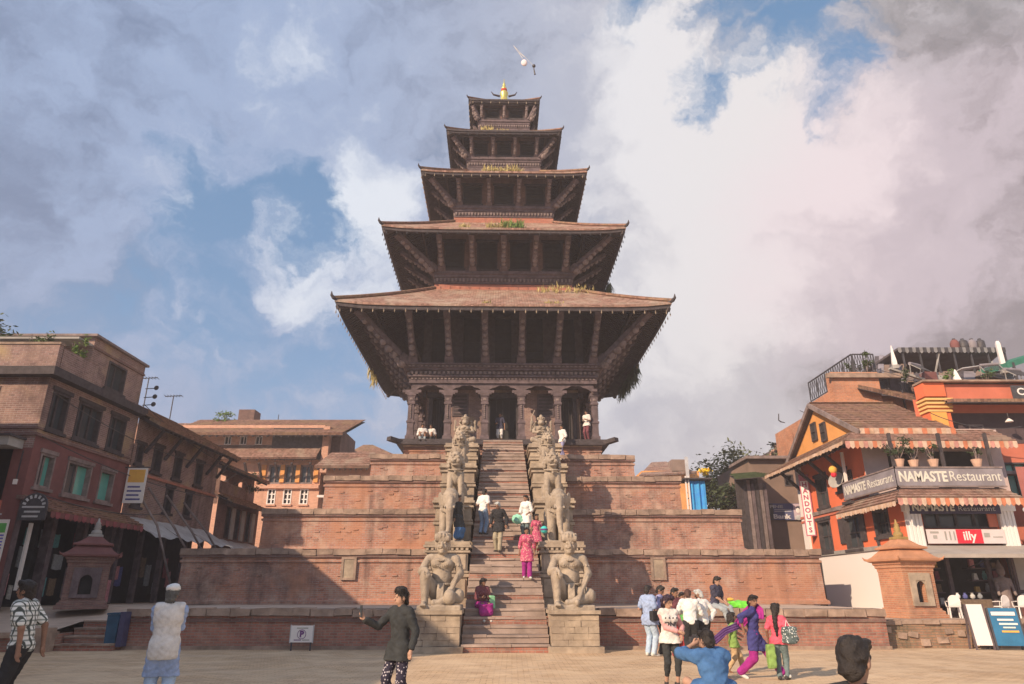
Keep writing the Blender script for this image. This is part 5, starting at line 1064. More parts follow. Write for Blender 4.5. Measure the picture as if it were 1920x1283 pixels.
# antennas on the left roofs
for i, (x, y, z, h) in enumerate(((-18.6, 33.5, 9.8, 2.0), (-18.2, 35.5, 9.7, 1.7), (-16.6, 28.9, 9.3, .01))):
    if i == 2: continue
    t = thing('roof_antenna', ['television antenna on the eaved house, the taller of two', 'television antenna on the eaved house, the shorter of two'][i], 'antenna', (x, y, z)); q = MB(); q.tube([(0, 0, 0), (0, 0, h)], .03, 6); q.build('mast', IRON, t)
    q = MB(); q.tube([(-.45, 0, h), (.45, 0, h + .05)], .022, 5)
    q.build('boom', IRON, t)
    for k in range(6): q = MB(); x_ = lerp(-.42, .42, k / 5); q.tube([(x_, -.22, h + .03), (x_, .22, h + .03)], .014, 4); q.build('element', IRON, t)
t = thing('dish_rack', 'small dark dishes fixed to the end wall of the roof room', 'dish', (-16.1, 29.15, 9.2))
for k, z in enumerate((10.0, 9.6, 9.25)): q = MB(); q.tube([(-16.25, 29.15, z), (-15.85, 29.2, z + .04)], .02, 5); q.ball((-15.8, 29.2, z + .06), .11, 8, 5, (1, .4, 1)); q.build('dish', IRON, t, True)

# pink brick house group behind the plinths
def bgwin(root, fc, u0, u1, v0, v1, Y, **k):
    a, b = at(u0, v1, Y), at(u1, v0, Y); o = fc.o; return (a.x - o.x, a.z, b.x - o.x, b.z)
YB = 50.0; fP = Face((-26, YB), (1, 0)); xz = lambda u, v, Y=YB: (at(u, v, Y).x, at(u, v, Y).z)
hp = thing('pink_brick_house', 'sunlit pink brick house with tiled pent roofs behind the left plinths', 'house', (-18, YB, 1.0))
rows = [[bgwin(hp, fP, u, u + 28, 872, 908, YB) for u in (501, 531, 560)], [bgwin(hp, fP, u, u + 19, 917, 946, YB) for u in (499, 529, 560)], [bgwin(hp, fP, u, u + 15, 818, 834, YB) for u in (420, 449, 478)]]
xr = xz(600, 900)[0] + 26
m = MB(); fP.wall(m, 0, xr, 1.0, 13.2, rows[0] + rows[1] + rows[2], .25); m.build('front_wall', BRICK_PINK, hp, True)
m = MB(); Face((xr - 26, YB), (0, 1)).wall(m, 0, 8, 1, 13.2); m.build('side_wall', BRICK_PINK, hp, True)
for a in rows[0]: window(hp, fP, *a, WOOD_GREY, GLASS, 2, 1, .15, .12, .05, sill=.08, lintel=.05, sm=BRICK_PINK)
for a in rows[1]: window(hp, fP, *a, WHITE, BLACK, 2, 3, .15, .07, .05, sill=.06, lintel=.06, sm=BRICK_PINK)
for a in rows[2]: window(hp, fP, *a, WHITE, GLASS, 2, 1, .15, .05, .03)
x0, z0 = xz(380, 912); z1 = xz(500, 910)[1]; board(hp, 'cornice', fP, 0, xr, z1 - .25, z1, 0, .25, BRICK_PINK)
e0, e1 = xz(395, 858, 48.9), xz(592, 858, 48.9); tiled_slope(hp, (e0[0] - 3, 48.9, e0[1]), (e1[0], 48.9, e1[1]), (e1[0] + .1, 50, e1[1] + 1.1), (e0[0] - 3, 50, e0[1] + 1.1), TILE, .12, 6, 'pent_roof', 16)
e0, e1 = xz(395, 812, 48.6), xz(642, 812, 48.6); zt = e0[1]
tiled_slope(hp, (e0[0] - 3, 48.6, zt), (e1[0], 48.6, zt), (e1[0] + .6, 53, zt + 2.0), (e0[0] - 3, 53, zt + 2.0), TILE_BROWN, .15, 10, 'roof', 24)
block(hp, 'loggia_wall', xz(512, 840)[0], xz(606, 840)[0], YB - .35, YB - .02, 10.6, 12.9, WOOD); block(hp, 'loggia_pier', xz(607, 840)[0], xz(619, 840)[0], YB - .5, YB + 2, 9.6, 13.0, BRICK_PINK)
block(hp, 'side_room', xz(619, 840)[0], xz(636, 840)[0], YB + .2, YB + 5, 8, 13.0, BRICK_DARK)
strut_row(hp, [((xz(u, 858)[0], YB - .05, 9.2), (xz(u, 858)[0], YB - 1.0, 10.2)) for u in (470, 496, 526, 556, 590)], WOOD, .14)
ox, oz = xz(495, 872); 
for u in (492, 527, 556, 590): block(hp, 'brick_pier', xz(u, 880)[0], xz(u + 8, 880)[0], YB - .12, YB - .005, xz(u, 905)[1], xz(u, 872)[1], PL_AMBER)
ht = thing('low_tiled_house', 'low house with a long tiled pent roof beside the pink brick house', 'house', (-13, 47, 1.0))
a0, a1 = xz(590, 874, 45.5), xz(692, 874, 45.5); tiled_slope(ht, (a0[0], 45.5, a0[1]), (a1[0], 45.5, a1[1]), (a1[0], 47.5, a1[1] + 1.25), (a0[0] + .5, 47.5, a0[1] + 1.25), TILE, .15, 7, 'roof', 10)
block(ht, 'wall', a0[0] + .6, a1[0], 46.3, 48, 1.0, a0[1] + .1, BRICK_PINK); block(ht, 'side_window', a0[0] + 1.2, a0[0] + 1.7, 46.26, 46.32, 6.2, 7.2, GLASS); block(ht, 'ledge', a0[0] + .2, a0[0] + 2.4, 46.0, 46.3, 7.4, 7.55, WHITE)
hg = thing('gabled_house', 'distant dark roofed house peeping over the fourth plinth on the left', 'house', (-14, 56, 1.0)); g0, g1, g2 = xz(636, 858, 56), xz(752, 858, 56), xz(688, 832, 58)
m = MB(); m.add([(g0[0], 56, g0[1]), (g1[0], 56, g1[1]), (g2[0] + .4, 58.5, g2[1]), (g2[0] - .4, 58.5, g2[1]), (g0[0], 61, g0[1]), (g1[0], 61, g1[1])], [(0, 1, 2, 3), (1, 5, 2), (0, 3, 4), (4, 3, 2, 5)]); m.build('roof', TILE_BROWN, hg, True); block(hg, 'wall', g0[0] + .8, g1[0] - .8, 56.8, 60.5, 1, g0[1] + .05, BRICK_DARK)
wt = thing('water_tank_tower', 'square brick water tank standing on the far roof on the left', 'tank', (xz(459, 800, 54)[0], 54, 13)); w0, w1 = xz(444, 800, 54), xz(478, 768, 54); block(wt, 'tank', w0[0], w1[0], 54, 55.4, w1[1] - 1.0, w1[1], BRICK_DARK)
for x in (w0[0] + .15, w1[0] - .25): block(wt, 'leg', x, x + .16, 54.1, 55.2, 12.5, w1[1] - 1.0, BRICK_DARK)
pot_plant(xz(418, 800, 53)[0], 53, 13.2, 1.5, 'bright green roof garden plant left of the water tank', LEAF_BR, 500, False, .9, .1); pot_plant(xz(398, 800, 53)[0], 53, 13.0, 1.1, 'smaller green roof plant left of the bright one', LEAF, 260, False, .6, .1)
hq = thing('far_roof_house', 'far house with a flat parapet roof under the water tank', 'house', (-24, 55, 1)); q0, q1 = xz(352, 800, 53.5), xz(440, 792, 53.5); block(hq, 'wall', q0[0] - 4, q1[0] + 3, 53.4, 58, 1, q0[1], BRICK_PINK); block(hq, 'parapet_cap', q0[0] - 4, q1[0] + 3, 53.2, 53.6, q0[1], q0[1] + .2, TILE)
t = thing('roof_antenna', 'thin mast antenna right of the water tank', 'antenna', (xz(520, 800, 54)[0], 54, 13)); q = MB(); q.tube([(0, 0, 0), (0, 0, 2.0)], .03, 5); q.build('mast', IRON, t); q = MB(); q.tube([(-1.0, 0, 1.2), (0, 0, 1.1)], .025, 5); q.build('boom', IRON, t)
t = thing('roof_boxes', 'two dark boxes on the roof of the pink brick house', 'box', (xz(505, 800, 52)[0], 52, 13)); 
for u in (496, 515): block(t, 'box', xz(u, 800, 52)[0], xz(u + 14, 800, 52)[0], 52, 52.5, 13.8, xz(u, 797, 52)[1], IRON)
# the houses that stand left of the picture and shade that side of the square
for i, (y0, y1, x1, hh) in enumerate(((-4, 5, -16.6, 10.2), (5.3, 13.7, -16.4, 11.0), (14.0, 20.2, -17.0, 9.15))):
    h_ = thing('street_house', ['brick house south on the left street, nearest the camera', 'tall brick house in the middle of the left street', 'brick house next to the corner house on the left street'][i], 'house', (x1 - 4, (y0 + y1) / 2, 0), 0, 'houses along the left of the square')
    f = Face((x1, y0), (0, 1)); L = y1 - y0; ws = [(x, z, x + .9, z + 1.3) for z in (3.6, 6.0, 8.2) for x in (1.0, 3.2, 5.0) if x + 1 < L and z + 1.5 < hh]
    m = MB(); f.wall(m, 0, L, 0, hh, ws); Face((x1 - 8, y0), (1, 0)).wall(m, 0, 8, 0, hh); Face((x1, y1), (-1, 0)).wall(m, 0, 8, 0, hh); Face((x1 - 8, y1), (0, -1)).wall(m, 0, L, 0, hh); m.build('wall', BRICK_OLD, h_, True); block(h_, 'roof', x1 - 8.1, x1 + .25, y0, y1, hh, hh + .12, TILE_BROWN)
    for a in ws: window(h_, f, *a, WOOD, GLASS, 2, 1)

# cables slung along the left fronts
for i, (a, b, sag) in enumerate(((fA.p(.1, 8.2, .15), fB.p(8.0, 7.9, .3), .5), (fA.p(.05, 6.6, .2), fB.p(8.1, 6.25, .25), .35), (fA.p(.2, 4.75, .25), fB.p(3.0, 4.9, .3), .3), (fA.p(5.6, 9.2, .3), Vector((-14.5, 45.5, 8.6)), 1.0))):
    q = MB(); q.tube([a.lerp(b, t / 12) - Vector((0, 0, sag * 4 * (t / 12) * (1 - t / 12))) for t in range(13)], .018, 5); tag(q.build('cable', IRON), ['thin black cable sagging along the top windows of the left houses', 'thin black cable along the middle floor of the left houses', 'short black cable sagging above the shop awning on the left', 'long black cable leaving the left houses for the far roofs'][i], 'cable')
# ================================================================ buildings on the right
AWN = [plain('awning_pink', (.44, .20, .165), .25, 5, dirt=.5, dirtc=(.25, .13, .10)), plain('awning_cream', (.50, .34, .255), .2, 5, dirt=.5, dirtc=(.30, .18, .13)), plain('awning_rust', (.45, .15, .08), .2, 5), plain('awning_cream_dirty', (.46, .29, .20), .25, 5, dirt=.5, dirtc=(.28, .16, .10))]
SIGN_GREY = plain('sign_grey_purple', (.22, .185, .20), .2, 2, .6, .3, 0, dirt=.4, dirtc=(.10, .08, .08)); SIGN_W = plain('sign_letter_pale', (.56, .50, .43), .12, 6, .7, .2, 0, dirt=.35, dirtc=(.3, .26, .22))
XN, YN = 14.0, 27.2
nm = thing('restaurant_building', 'orange-red restaurant building with a yellow gable, awnings and a long name board', 'restaurant', (16.5, 30, RZ))
fL = Face((XN, 33.6), (0, -1)); yl = lambda Y: 33.6 - Y
def lwin(u0, u1, v0, v1):
    a, b = atx(u0, v1, XN), atx(u1, v0, XN); z0, z1 = atx((u0 + u1) / 2, v1, XN).z, atx((u0 + u1) / 2, v0, XN).z; return (yl(a.y), z0, yl(b.y), z1)
LW = [lwin(1536, 1548, 893, 952), lwin(1571, 1588, 884, 920), lwin(1541, 1556, 975, 1035), lwin(1590, 1610, 966, 1030), lwin(1645, 1664, 955, 1006)]
m = MB(); fL.wall(m, 0, 6.4, 3.05, 7.75, LW[:4], .22); fL.wall(m, 6.4, 8.6, 3.05, 4.75, LW[4:], .22); m.build('left_wall', PL_ORANGE, nm, True)
m = MB(); fL.wall(m, 0, 8.6, RZ, 3.05, [(0.15, RZ, 1.2, 2.85)], .25); m.build('white_base', WHITE, nm, True)
board(nm, 'base_door', fL, .15, 1.2, RZ, 2.85, -.2, -.12, WOOD); board(nm, 'base_band', fL, 0, 8.6, 3.05, 3.2, -.05, .07, GREY)
board(nm, 'floor_band', fL, 0, 7.2, 4.82, 4.98, -.05, .10, WOOD_GREY); board(nm, 'floor_band', fL, 0, 7.2, 4.70, 4.815, -.05, .05, PL_ROSE)
board(nm, 'corner_pilaster', fL, -.12, .42, RZ, 7.2, .0, .10, WHITE); 
for z in (4.6, 4.8): board(nm, 'pilaster_band', fL, -.15, .45, z, z + .1, .0, .13, PL_ROSE)
for i, a in enumerate(LW):
    w_ = window(nm, fL, *a, WOOD, GLASS, 2, 2, .2, .08, .03, lintel=.08, sill=.08)
    if i in (1, 3):
        for q in (-1, 1):
            x0 = a[0] - .42 if q < 0 else a[2] + .02; sh = board(w_, 'shutter', fL, x0, x0 + .40, a[1] + .25, a[3] - .05, .02, .07, WOOD)
            for k in range(4): z = lerp(a[1] + .35, a[3] - .2, k / 3.5)
board(nm, 'drain_pipe', fL, 6.55, 6.63, 3.2, 4.75, .02, .1, IRON)
# gable and main roof
m = MB(); zg, zr = 7.75, 9.65; yr = 30.7
m.prism([(XN, 33.7, zg), (XN, 27.4, zg), (XN, yr, zr)], (.25, 0, 0)); m.build('gable_wall', PL_AMBER, nm, True)
for u in (1527, 1545):
    p = atx(u, 810, XN - .02); x = yl(p.y); window(nm, fL, x - .26, p.z - .42, x + .26, p.z + .42, WOOD, BLACK, 1, 2, -.02, .07, .02, out=.09)
tiled_slope(nm, (13.75, 26.7, 7.62), (17.6, 26.7, 7.62), (17.6, yr, 9.72), (13.75, yr, 9.72), TILE_BROWN, .12, 12, 'roof'); tiled_slope(nm, (17.6, 34.4, 7.5), (13.75, 34.4, 7.5), (13.75, yr, 9.72), (17.6, yr, 9.72), TILE_BROWN, .12, 10, 'roof')
for a, b in (((13.72, 26.62, 7.50), (13.72, yr, 9.64)), ((13.72, 34.45, 7.35), (13.72, yr, 9.64))): q = MB(); q.beam(a, b, .08, .2); q.build('bargeboard', WOOD_GREY, nm, True)
valance(nm, (13.8, 26.66, 7.66), (17.6, 26.66, 7.66), .30, AWN[1:3] + AWN[3:], .19)
# skirt roof all round
e0, e1, e2, e3 = Vector((12.75, 34.6, 7.05)), Vector((12.75, 26.0, 7.05)), Vector((19.4, 26.0, 7.05)), None
tiled_slope(nm, (12.75, 34.6, 7.02), (12.75, 26.05, 7.02), (14.0, 27.3, 7.75), (14.0, 34.0, 7.75), TILE, .12, 6, 'skirt_roof', 18)
tiled_slope(nm, (12.75, 26.0, 7.02), (19.4, 26.0, 7.02), (19.4, 27.3, 7.75), (14.0, 27.3, 7.75), TILE, .12, 6, 'skirt_roof', 14)
valance(nm, (12.72, 34.6, 7.0), (12.72, 26.0, 7.0), .16, [AWN[3], AWN[1], AWN[3]], .3); valance(nm, (12.8, 25.97, 7.0), (19.4, 25.97, 7.0), .30, AWN, .17)
strut_row(nm, [((14.0 - .02, y, 6.0), (13.0, y, 6.95)) for y in (33.2, 31.6, 30.0, 28.4)], WOOD, .12)
# upper floor behind the balcony
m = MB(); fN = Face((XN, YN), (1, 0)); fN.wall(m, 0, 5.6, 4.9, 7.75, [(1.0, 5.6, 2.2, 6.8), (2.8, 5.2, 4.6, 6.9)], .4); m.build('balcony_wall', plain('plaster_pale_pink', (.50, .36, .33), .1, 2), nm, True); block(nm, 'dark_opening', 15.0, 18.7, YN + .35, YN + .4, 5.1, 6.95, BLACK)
block(nm, 'balcony_floor', 13.65, 17.4, 24.45, YN + .5, 4.86, 4.98, WOOD); block(nm, 'balcony_floor', 13.45, 14.0, YN + .5, 28.4, 4.865, 4.975, WOOD)
for x, y in ((13.7, 24.55), (17.2, 24.55), (13.65, 28.2), (15.5, 24.56)): block(nm, 'balcony_post', x, x + .1, y, y + .1, 4.98, 7.0, WHITE if y > 28 else WOOD)
# the name board along the balcony
nb = thing('name_board', 'long grey NAMASTE Restaurant name board along the balcony', 'sign', (16, 24.4, 5))
fb1 = Face((13.60, 24.4), (1, 0)); fb2 = Face((13.58, 28.4), (0, -1)); board(nb, 'panel', fb1, 0, 3.85, 5.05, 5.72, -.05, 0, SIGN_GREY); board(nb, 'panel', fb2, 0, 4.0, 5.05, 5.72, -.05, 0, SIGN_GREY)
for f, L in ((fb1, 3.85), (fb2, 4.0)):
    for z in (5.03, 5.70): board(nb, 'rail', f, -.02, L + .03, z, z + .05, -.07, .03, WOOD_GREY)
lettering(nb, fb1, 0.98, 5.385, .006, 'NAMASTE', .50, SIGN_W, bold=.018, width=1.72); lettering(nb, fb1, 2.83, 5.40, .006, 'Restaurant', .50, SIGN_W, width=1.82)
lettering(nb, fb2, 1.0, 5.385, .006, 'NAMASTE', .45, SIGN_W, bold=.016, width=1.75); lettering(nb, fb2, 2.95, 5.385, .006, 'Restaurant', .45, SIGN_W, width=1.85)
# tile skirt and awning strips under it
tiled_slope(nm, (13.25, 28.6, 4.52), (13.25, 24.05, 4.52), (13.8, 24.6, 5.0), (13.8, 28.6, 5.0), TILE, .08, 4, 'awning_roof'); tiled_slope(nm, (13.3, 24.0, 4.62), (17.65, 24.0, 4.62), (17.4, 24.6, 5.02), (13.8, 24.6, 5.02), TILE, .08, 4, 'awning_roof')
valance(nm, (13.22, 28.6, 4.5), (13.22, 24.0, 4.5), .18, [AWN[1], AWN[3]], .2); valance(nm, (13.3, 23.97, 4.6), (17.65, 23.97, 4.6), .27, [AWN[0], AWN[1]] * 3 + [AWN[2], AWN[1]] * 4, .16)
s2 = thing('lower_name_board', 'second dark NAMASTE board half hidden under the striped awning', 'sign', (16, 24.8, 4.5)); fb3 = Face((14.0, 24.75), (1, 0)); board(s2, 'panel', fb3, .1, 3.3, 4.15, 4.55, -.05, 0, plain('sign_purple', (.06, .05, .085), .1, 3)); lettering(s2, fb3, .92, 4.36, .006, 'NAMASTE', .36, SIGN_W, bold=.012, width=1.5); lettering(s2, fb3, 2.45, 4.32, .006, 'Restaurant', .24, TARP, width=1.3)
# projecting bay: first floor
fG = Face((XN, 25.0), (1, 0))
m = MB(); fG.wall(m, 0, 3.85, 3.62, 4.9, [(.62, 3.66, 3.2, 4.5)], .35); Face((17.85, 25.0), (0, 1)).wall(m, 0, 3, RZ, 4.9); m.build('bay_wall', PL_ORANGE, nm, True)
window(nm, fG, .62, 3.66, 3.2, 4.5, WOOD, GLASS, 4, 1, .25, .08, .05); block(nm, 'red_panel', 16.9, 17.2, 24.93, 24.98, 3.7, 4.4, PL_ROSE)
for x in (-.02, 3.28):
    m = MB(); fG.box(m, x, x + .52, 2.75, 4.5, 0, .16); c = m.build('pillar', WHITE, nm, True)
    for k in range(4): board(c, 'flute', fG, x + .03 + k * .125, x + .11 + k * .125, 2.85, 4.25, .16, .19, WHITE)
    board(c, 'capital', fG, x - .05, x + .57, 4.25, 4.5, -.02, .24, WHITE)
il = thing('cafe_banner', 'pale banner with a red illy panel under the first-floor windows', 'banner', (16, 24.8, 3.3)); fI = Face((14.55, 24.8), (1, 0)); board(il, 'cloth', fI, 0, 2.72, 3.14, 3.62, -.03, 0, plain('banner_pale', (.55, .45, .44), .06, 3, .8, .2, 0)); board(il, 'red_panel', fI, 1.03, 1.93, 3.145, 3.615, 0, .008, SIGN_RED); lettering(il, fI, 1.48, 3.385, .012, 'illy', .42, INK_W, bold=.008, width=.46)
for x0, x1, z0, z1 in ((.12, .42, 3.48, 3.55), (.2, .34, 3.3, 3.42), (.62, .68, 3.25, 3.55), (.78, .83, 3.25, 3.55), (.93, .98, 3.25, 3.55), (2.0, 2.2, 3.35, 3.5), (2.3, 2.65, 3.34, 3.38)): board(il, 'print_mark', fI, x0, x1, z0, z1, 0, .006, GREY)
aw = thing('flat_awning', 'wide flat grey awning over the restaurant shop front', 'awning', (16.4, 24, 2.9)); m = MB(); m.add([(13.55, 25, 3.10), (20.6, 25, 3.10), (20.6, 23.2, 2.72), (13.55, 23.2, 2.72), (13.55, 25, 3.02), (20.6, 25, 3.02), (20.6, 23.2, 2.6), (13.55, 23.2, 2.6)], [(0, 1, 2, 3), (7, 6, 5, 4), (0, 3, 7, 4), (3, 2, 6, 7), (2, 1, 5, 6), (1, 0, 4, 5)]); m.build('sheet', plain('awning_grey', (.33, .27, .235), .12, 2), aw, True)
for x in (13.7, 15.7, 17.8, 19.9): q = MB(); q.tube([(x, 23.25, 2.64), (x, 24.9, 2.3)], .02, 5); q.build('stay', IRON, aw, True)
# shop front
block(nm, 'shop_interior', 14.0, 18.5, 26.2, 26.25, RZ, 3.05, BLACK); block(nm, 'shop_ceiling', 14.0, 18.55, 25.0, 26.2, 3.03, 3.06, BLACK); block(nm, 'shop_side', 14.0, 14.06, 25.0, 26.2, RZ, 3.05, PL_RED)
for x in (14.05, 15.1, 16.5, 17.3): block(nm, 'shop_post', x, x + .12, 24.95, 25.07, RZ, 3.02, WOOD_RED)
for bay, xs, wd in (('left', 14.18, .8), ('right', 16.05, 1.1)):
    for r_, zz in (('lowest', 1.15), ('second', 1.55), ('third', 1.95), ('top', 2.35)):
        block(nm, 'shop_shelf', xs - .05, xs + wd, 25.12, 25.5, zz - .04, zz, WOOD_RED)
        for k, (cn, gm) in enumerate(rnd.sample([('ochre', 0), ('pink', 1), ('grey', 2), ('pale', 3), ('teal', 4), ('maroon', 5), ('indigo', 6), ('brown', 7)], 3)):
            x = xs + k * wd / 3 + rnd.uniform(0, .06); q = MB(); hgt = rnd.uniform(.14, .32)
            if k == 1: q.lathe([(.05, 0), (.085, hgt * .3), (.06, hgt * .75), (.035, hgt * .85), (.05, hgt)], 9, (x + .1, 25.25))
            else: q.frus((x + .1, 25.25), 0, .08, .06, hgt, rnd.uniform(.05, .08), .05)
            for i_ in range(len(q.v)): q.v[i_] = (q.v[i_][0], q.v[i_][1], q.v[i_][2] + zz + .002)
            tag(q.build('shop_goods', GOODS[gm]), f'{cn} {"jar" if k == 1 else "box"} on the {r_} shelf of the {bay} display in the restaurant shop', 'goods', 'goods in the restaurant shop front')
ms = thing('carved_figure', 'dark carved figure with pale shoulders standing in the shop doorway', 'sculpture', (16.75, 24.7, RZ)); solid('carved_body', [cap((0, 0, .0), .2, (0, 0, .9), .17), cap((-.22, 0, 1.15), .09, (.22, 0, 1.15), .09), ell((0, 0, 1.0), (.2, .15, .3)), ell((0, -.02, 1.45), (.13, .14, .17)), cap((0, 0, 1.6), .1, (0, 0, 1.78), .04), cap((-.25, 0, 1.1), .06, (-.28, -.1, .7), .05), cap((.25, 0, 1.1), .06, (.28, -.1, .7), .05)], .03, WOOD_GREY, ms, noise=.01)
fd = Face((17.35, 24.9), (1, 0)); dr = thing('folding_door', 'half-open pale shop door with dark framed panels', 'door', (17.9, 24.9, RZ)); board(dr, 'frame', fd, 0, 1.05, RZ, 2.75, -.06, 0, WOOD_RED)
for x0, x1, z0, z1 in ((.08, .62, 1.62, 2.68), (.7, .98, 1.62, 2.68), (.08, .33, .9, 1.5), (.4, .62, .9, 1.5), (.7, .98, .9, 1.5)): board(dr, 'panel', fd, x0, x1, z0, z1, 0, .02, plain('door_grey', (.36, .31, .28), .1, 3) if z1 > 2 else PAPER)
# plants on the balcony
def bal_plant(x, y, z, label, n, r, leaf=LEAF_DARK):
    t = thing('potted_plant', label, 'plant', (x, y, z), 0, 'plants on the restaurant balcony'); m = MB(); m.lathe([(.11, 0), (.17, .24), (.19, .3), (.15, .3)], 12); m.build('pot', plain('pot_pale', (.50, .30, .22), .15, 5) if 'pot_pale' not in MATS else MATS['pot_pale'], t)
    m = MB(); 
    for k in range(5): a = rnd.uniform(0, 6.28); m.tube([(0, 0, .25), (.15 * math.cos(a), .15 * math.sin(a), .5), (r * .8 * math.cos(a), r * .6 * math.sin(a), .5 + r * .8)], [.02, .014, .006], 5)
    m.build('stem', WOOD_GREY, t); m = MB(); leaf_cloud(m, (0, 0, .45 + r * .6), (r, r * .7, r * .7), n, .055); m.build('leaves', leaf, t, fix=False)
bal_plant(13.95, 24.6, 5.74, 'big leafy plant in a pale pot on the balcony corner over the name board', 420, .48); bal_plant(15.2, 24.62, 5.74, 'smaller plant in a pale pot over the middle of the name board', 160, .3); bal_plant(16.75, 24.6, 5.74, 'thin plant over the right end of the name board', 110, .26); bal_plant(14.5, 24.65, 5.72, 'low dark plant between the two pale pots on the balcony', 160, .3)
# vertical sign on the left wall
vs = thing('vertical_sign', 'narrow pink and white vertical HANDOUTS sign on the orange wall', 'sign', (13.6, 32.6, 5)); fv = Face((13.55, 32.55), (.94, -.34))
board(vs, 'panel', fv, 0, .42, 3.95, 6.75, -.03, 0, plain('sign_rose', (.42, .13, .17), .1, 3)); board(vs, 'pale_strip', fv, .05, .37, 4.0, 6.45, 0, .008, PAPER)
for i, ch in enumerate('HANDOUTS'): lettering(vs, fv, .21, 6.27 - i * .295, .012, ch, .30, plain('sign_letter', (.32, .05, .10), .1, 3) if i == 0 else MATS['sign_letter'], bold=.01)
t = thing('wall_lantern', 'round yellow and red paper lantern under the skirt roof', 'lantern', (13.3, 28.4, 6.3)); q = MB(); q.ball((0, 0, 0), .17, 10, 7); q.build('shade', ORANGE_P, t, smooth=True); q = MB(); q.ball((0, 0, -.2), .12, 8, 6); q.build('tassel', SIGN_RED, t); q = MB(); q.tube([(0, 0, .15), (0, 0, .7)], .01, 4); q.build('cord', IRON, t)
t = thing('satellite_dish', 'dark round dish fixed to the upper orange wall', 'dish', (13.75, 29.0, 5.9)); q = MB(); q.lathe([(.02, 0), (.18, .04), (.30, .12), (.36, .2)], 16); o = q.build('bowl', GREY, t); o.rotation_euler = (R(70), 0, R(-60)); q = MB(); q.tube([(0, 0, 0), (.25, 0, -.1)], .03, 5); q.build('arm', IRON, t)

# house next door
hd = thing('terrace_house', 'rose-red house with an orange corner pillar right of the restaurant', 'house', (22, 29, RZ)); YD = 28.4; fD = Face((17.2, YD), (1, 0)); dx = lambda u, v: at(u, v, YD).x - 17.2; dz = lambda v: at(1830, v, YD).z
m = MB(); fD.wall(m, 0, 12, RZ, 9.3, [(dx(1818, 810), dz(828), dx(1846, 810), dz(796)), (3.2, 5.2, 4.2, 6.6)], .25); m.build('wall', PL_ROSE, hd, True); window(hd, fD, dx(1818, 810), dz(828), dx(1846, 810), dz(796), WOOD_GREY, GLASS, 2, 1); window(hd, fD, 3.2, 5.2, 4.2, 6.6, WOOD, GLASS_GREEN, 2, 1)
board(hd, 'corner_pillar', fD, .25, 1.15, 6.2, 9.0, 0, .55, PL_ORANGE); board(hd, 'pillar_face', fD, .30, .95, 6.2, 8.6, .55, .6, plain('plaster_orange', (.72, .30, .08), .08, 2))
for k in range(4): z = 8.62 + k * .16; board(hd, 'pillar_moulding', fD, .18 - .02 * k, 1.22 + .02 * k, z, z + .09, 0, .62 + .03 * k, plain('trim_gold', (.62, .36, .14), .1, 3) if k == 0 and 'trim_gold' not in MATS else MATS['trim_gold'])
board(hd, 'parapet', fD, 1.0, 6.0, dz(757), dz(729), .2, .65, PL_ROSE); board(hd, 'parapet', fD, .1, 1.0, 9.25, dz(727), .1, .75, PL_ORANGE); board(hd, 'parapet', fD, 6.0, 12, dz(757), dz(727), .2, .85, PL_ORANGE); board(hd, 'parapet_cap', fD, .05, 12, dz(729) + .06, dz(729) + .14, .1, .9, COPING)
tiled_slope(hd, fD.p(.9, dz(763), 1.15), fD.p(6.4, dz(763), 1.15), fD.p(6.4, dz(756), .2), fD.p(.9, dz(756), .2), TILE_BROWN, .08, 4, 'eave'); tiled_slope(hd, fD.p(6.2, dz(768), 1.15), fD.p(12, dz(768), 1.15), fD.p(12, dz(756), .2), fD.p(6.2, dz(756), .2), TILE, .08, 4, 'eave')
block(hd, 'recess_shade', 18.7, 22.6, YD - .02, YD - .005, 7.4, 8.7, plain('recess_shade_paint', (.075, .05, .055), .2, 2)); board(hd, 'ledge', fD, 1.5, 12, 6.05, 6.18, 0, .5, WOOD_GREY); board(hd, 'string_course', fD, 4.2, 12, 4.9, 5.05, 0, .3, WOOD)  # flat dark sheet on the wall paints in the shade below the parapet
board(hd, 'white_post', fD, 5.2, 5.4, 5.1, 9.0, .02, .2, GREY)
t = thing('street_lamp', 'small hanging lamp under the eave of the rose-red house', 'lamp', (20.6, 27.7, 8.2)); q = MB(); q.tube([(0, 0, .35), (0, 0, .1)], .015, 4); q.build('cord', IRON, t); q = MB(); q.lathe([(.04, .1), (.14, 0), (.15, -.04)], 10); q.build('shade', WHITE, t)
ps = thing('purple_sign', 'dark purple shop sign lettered in pale capitals right of the restaurant', 'sign', (20.2, 25.4, 4.2)); fp = Face((18.55, 25.2), (1, 0)); board(ps, 'panel', fp, 0, 6, 3.95, 4.62, -.06, 0, plain('sign_plum', (.075, .035, .055), .1, 3)); lettering(ps, fp, 1.0, 4.32, .006, 'ONA Restaurant', .26, TARP, bold=.006, width=2.3); board(ps, 'lower_edge', fp, 0, 6, 3.9, 3.95, -.08, .04, LEAF_DARK)
hn = thing('shop_annex', 'red-brown shop annex with goods at the right edge', 'shop', (21, 26, RZ)); fX = Face((18.6, 25.3), (1, 0)); m = MB(); fX.wall(m, 0, 8, 2.9, 5.9, [(.5, 4.9, 1.4, 5.7)], .2); m.build('wall', plain('plaster_maroon', (.30, .10, .085), .15, 2), hn, True); window(hn, fX, .5, 4.9, 1.4, 5.7, WOOD, GLASS_GREEN, 2, 1); block(hn, 'dark_interior', 18.6, 26, 26.0, 26.05, RZ, 2.9, BLACK); block(hn, 'shop_post', 18.65, 18.8, 25.25, 25.4, RZ, 2.9, WOOD_RED)
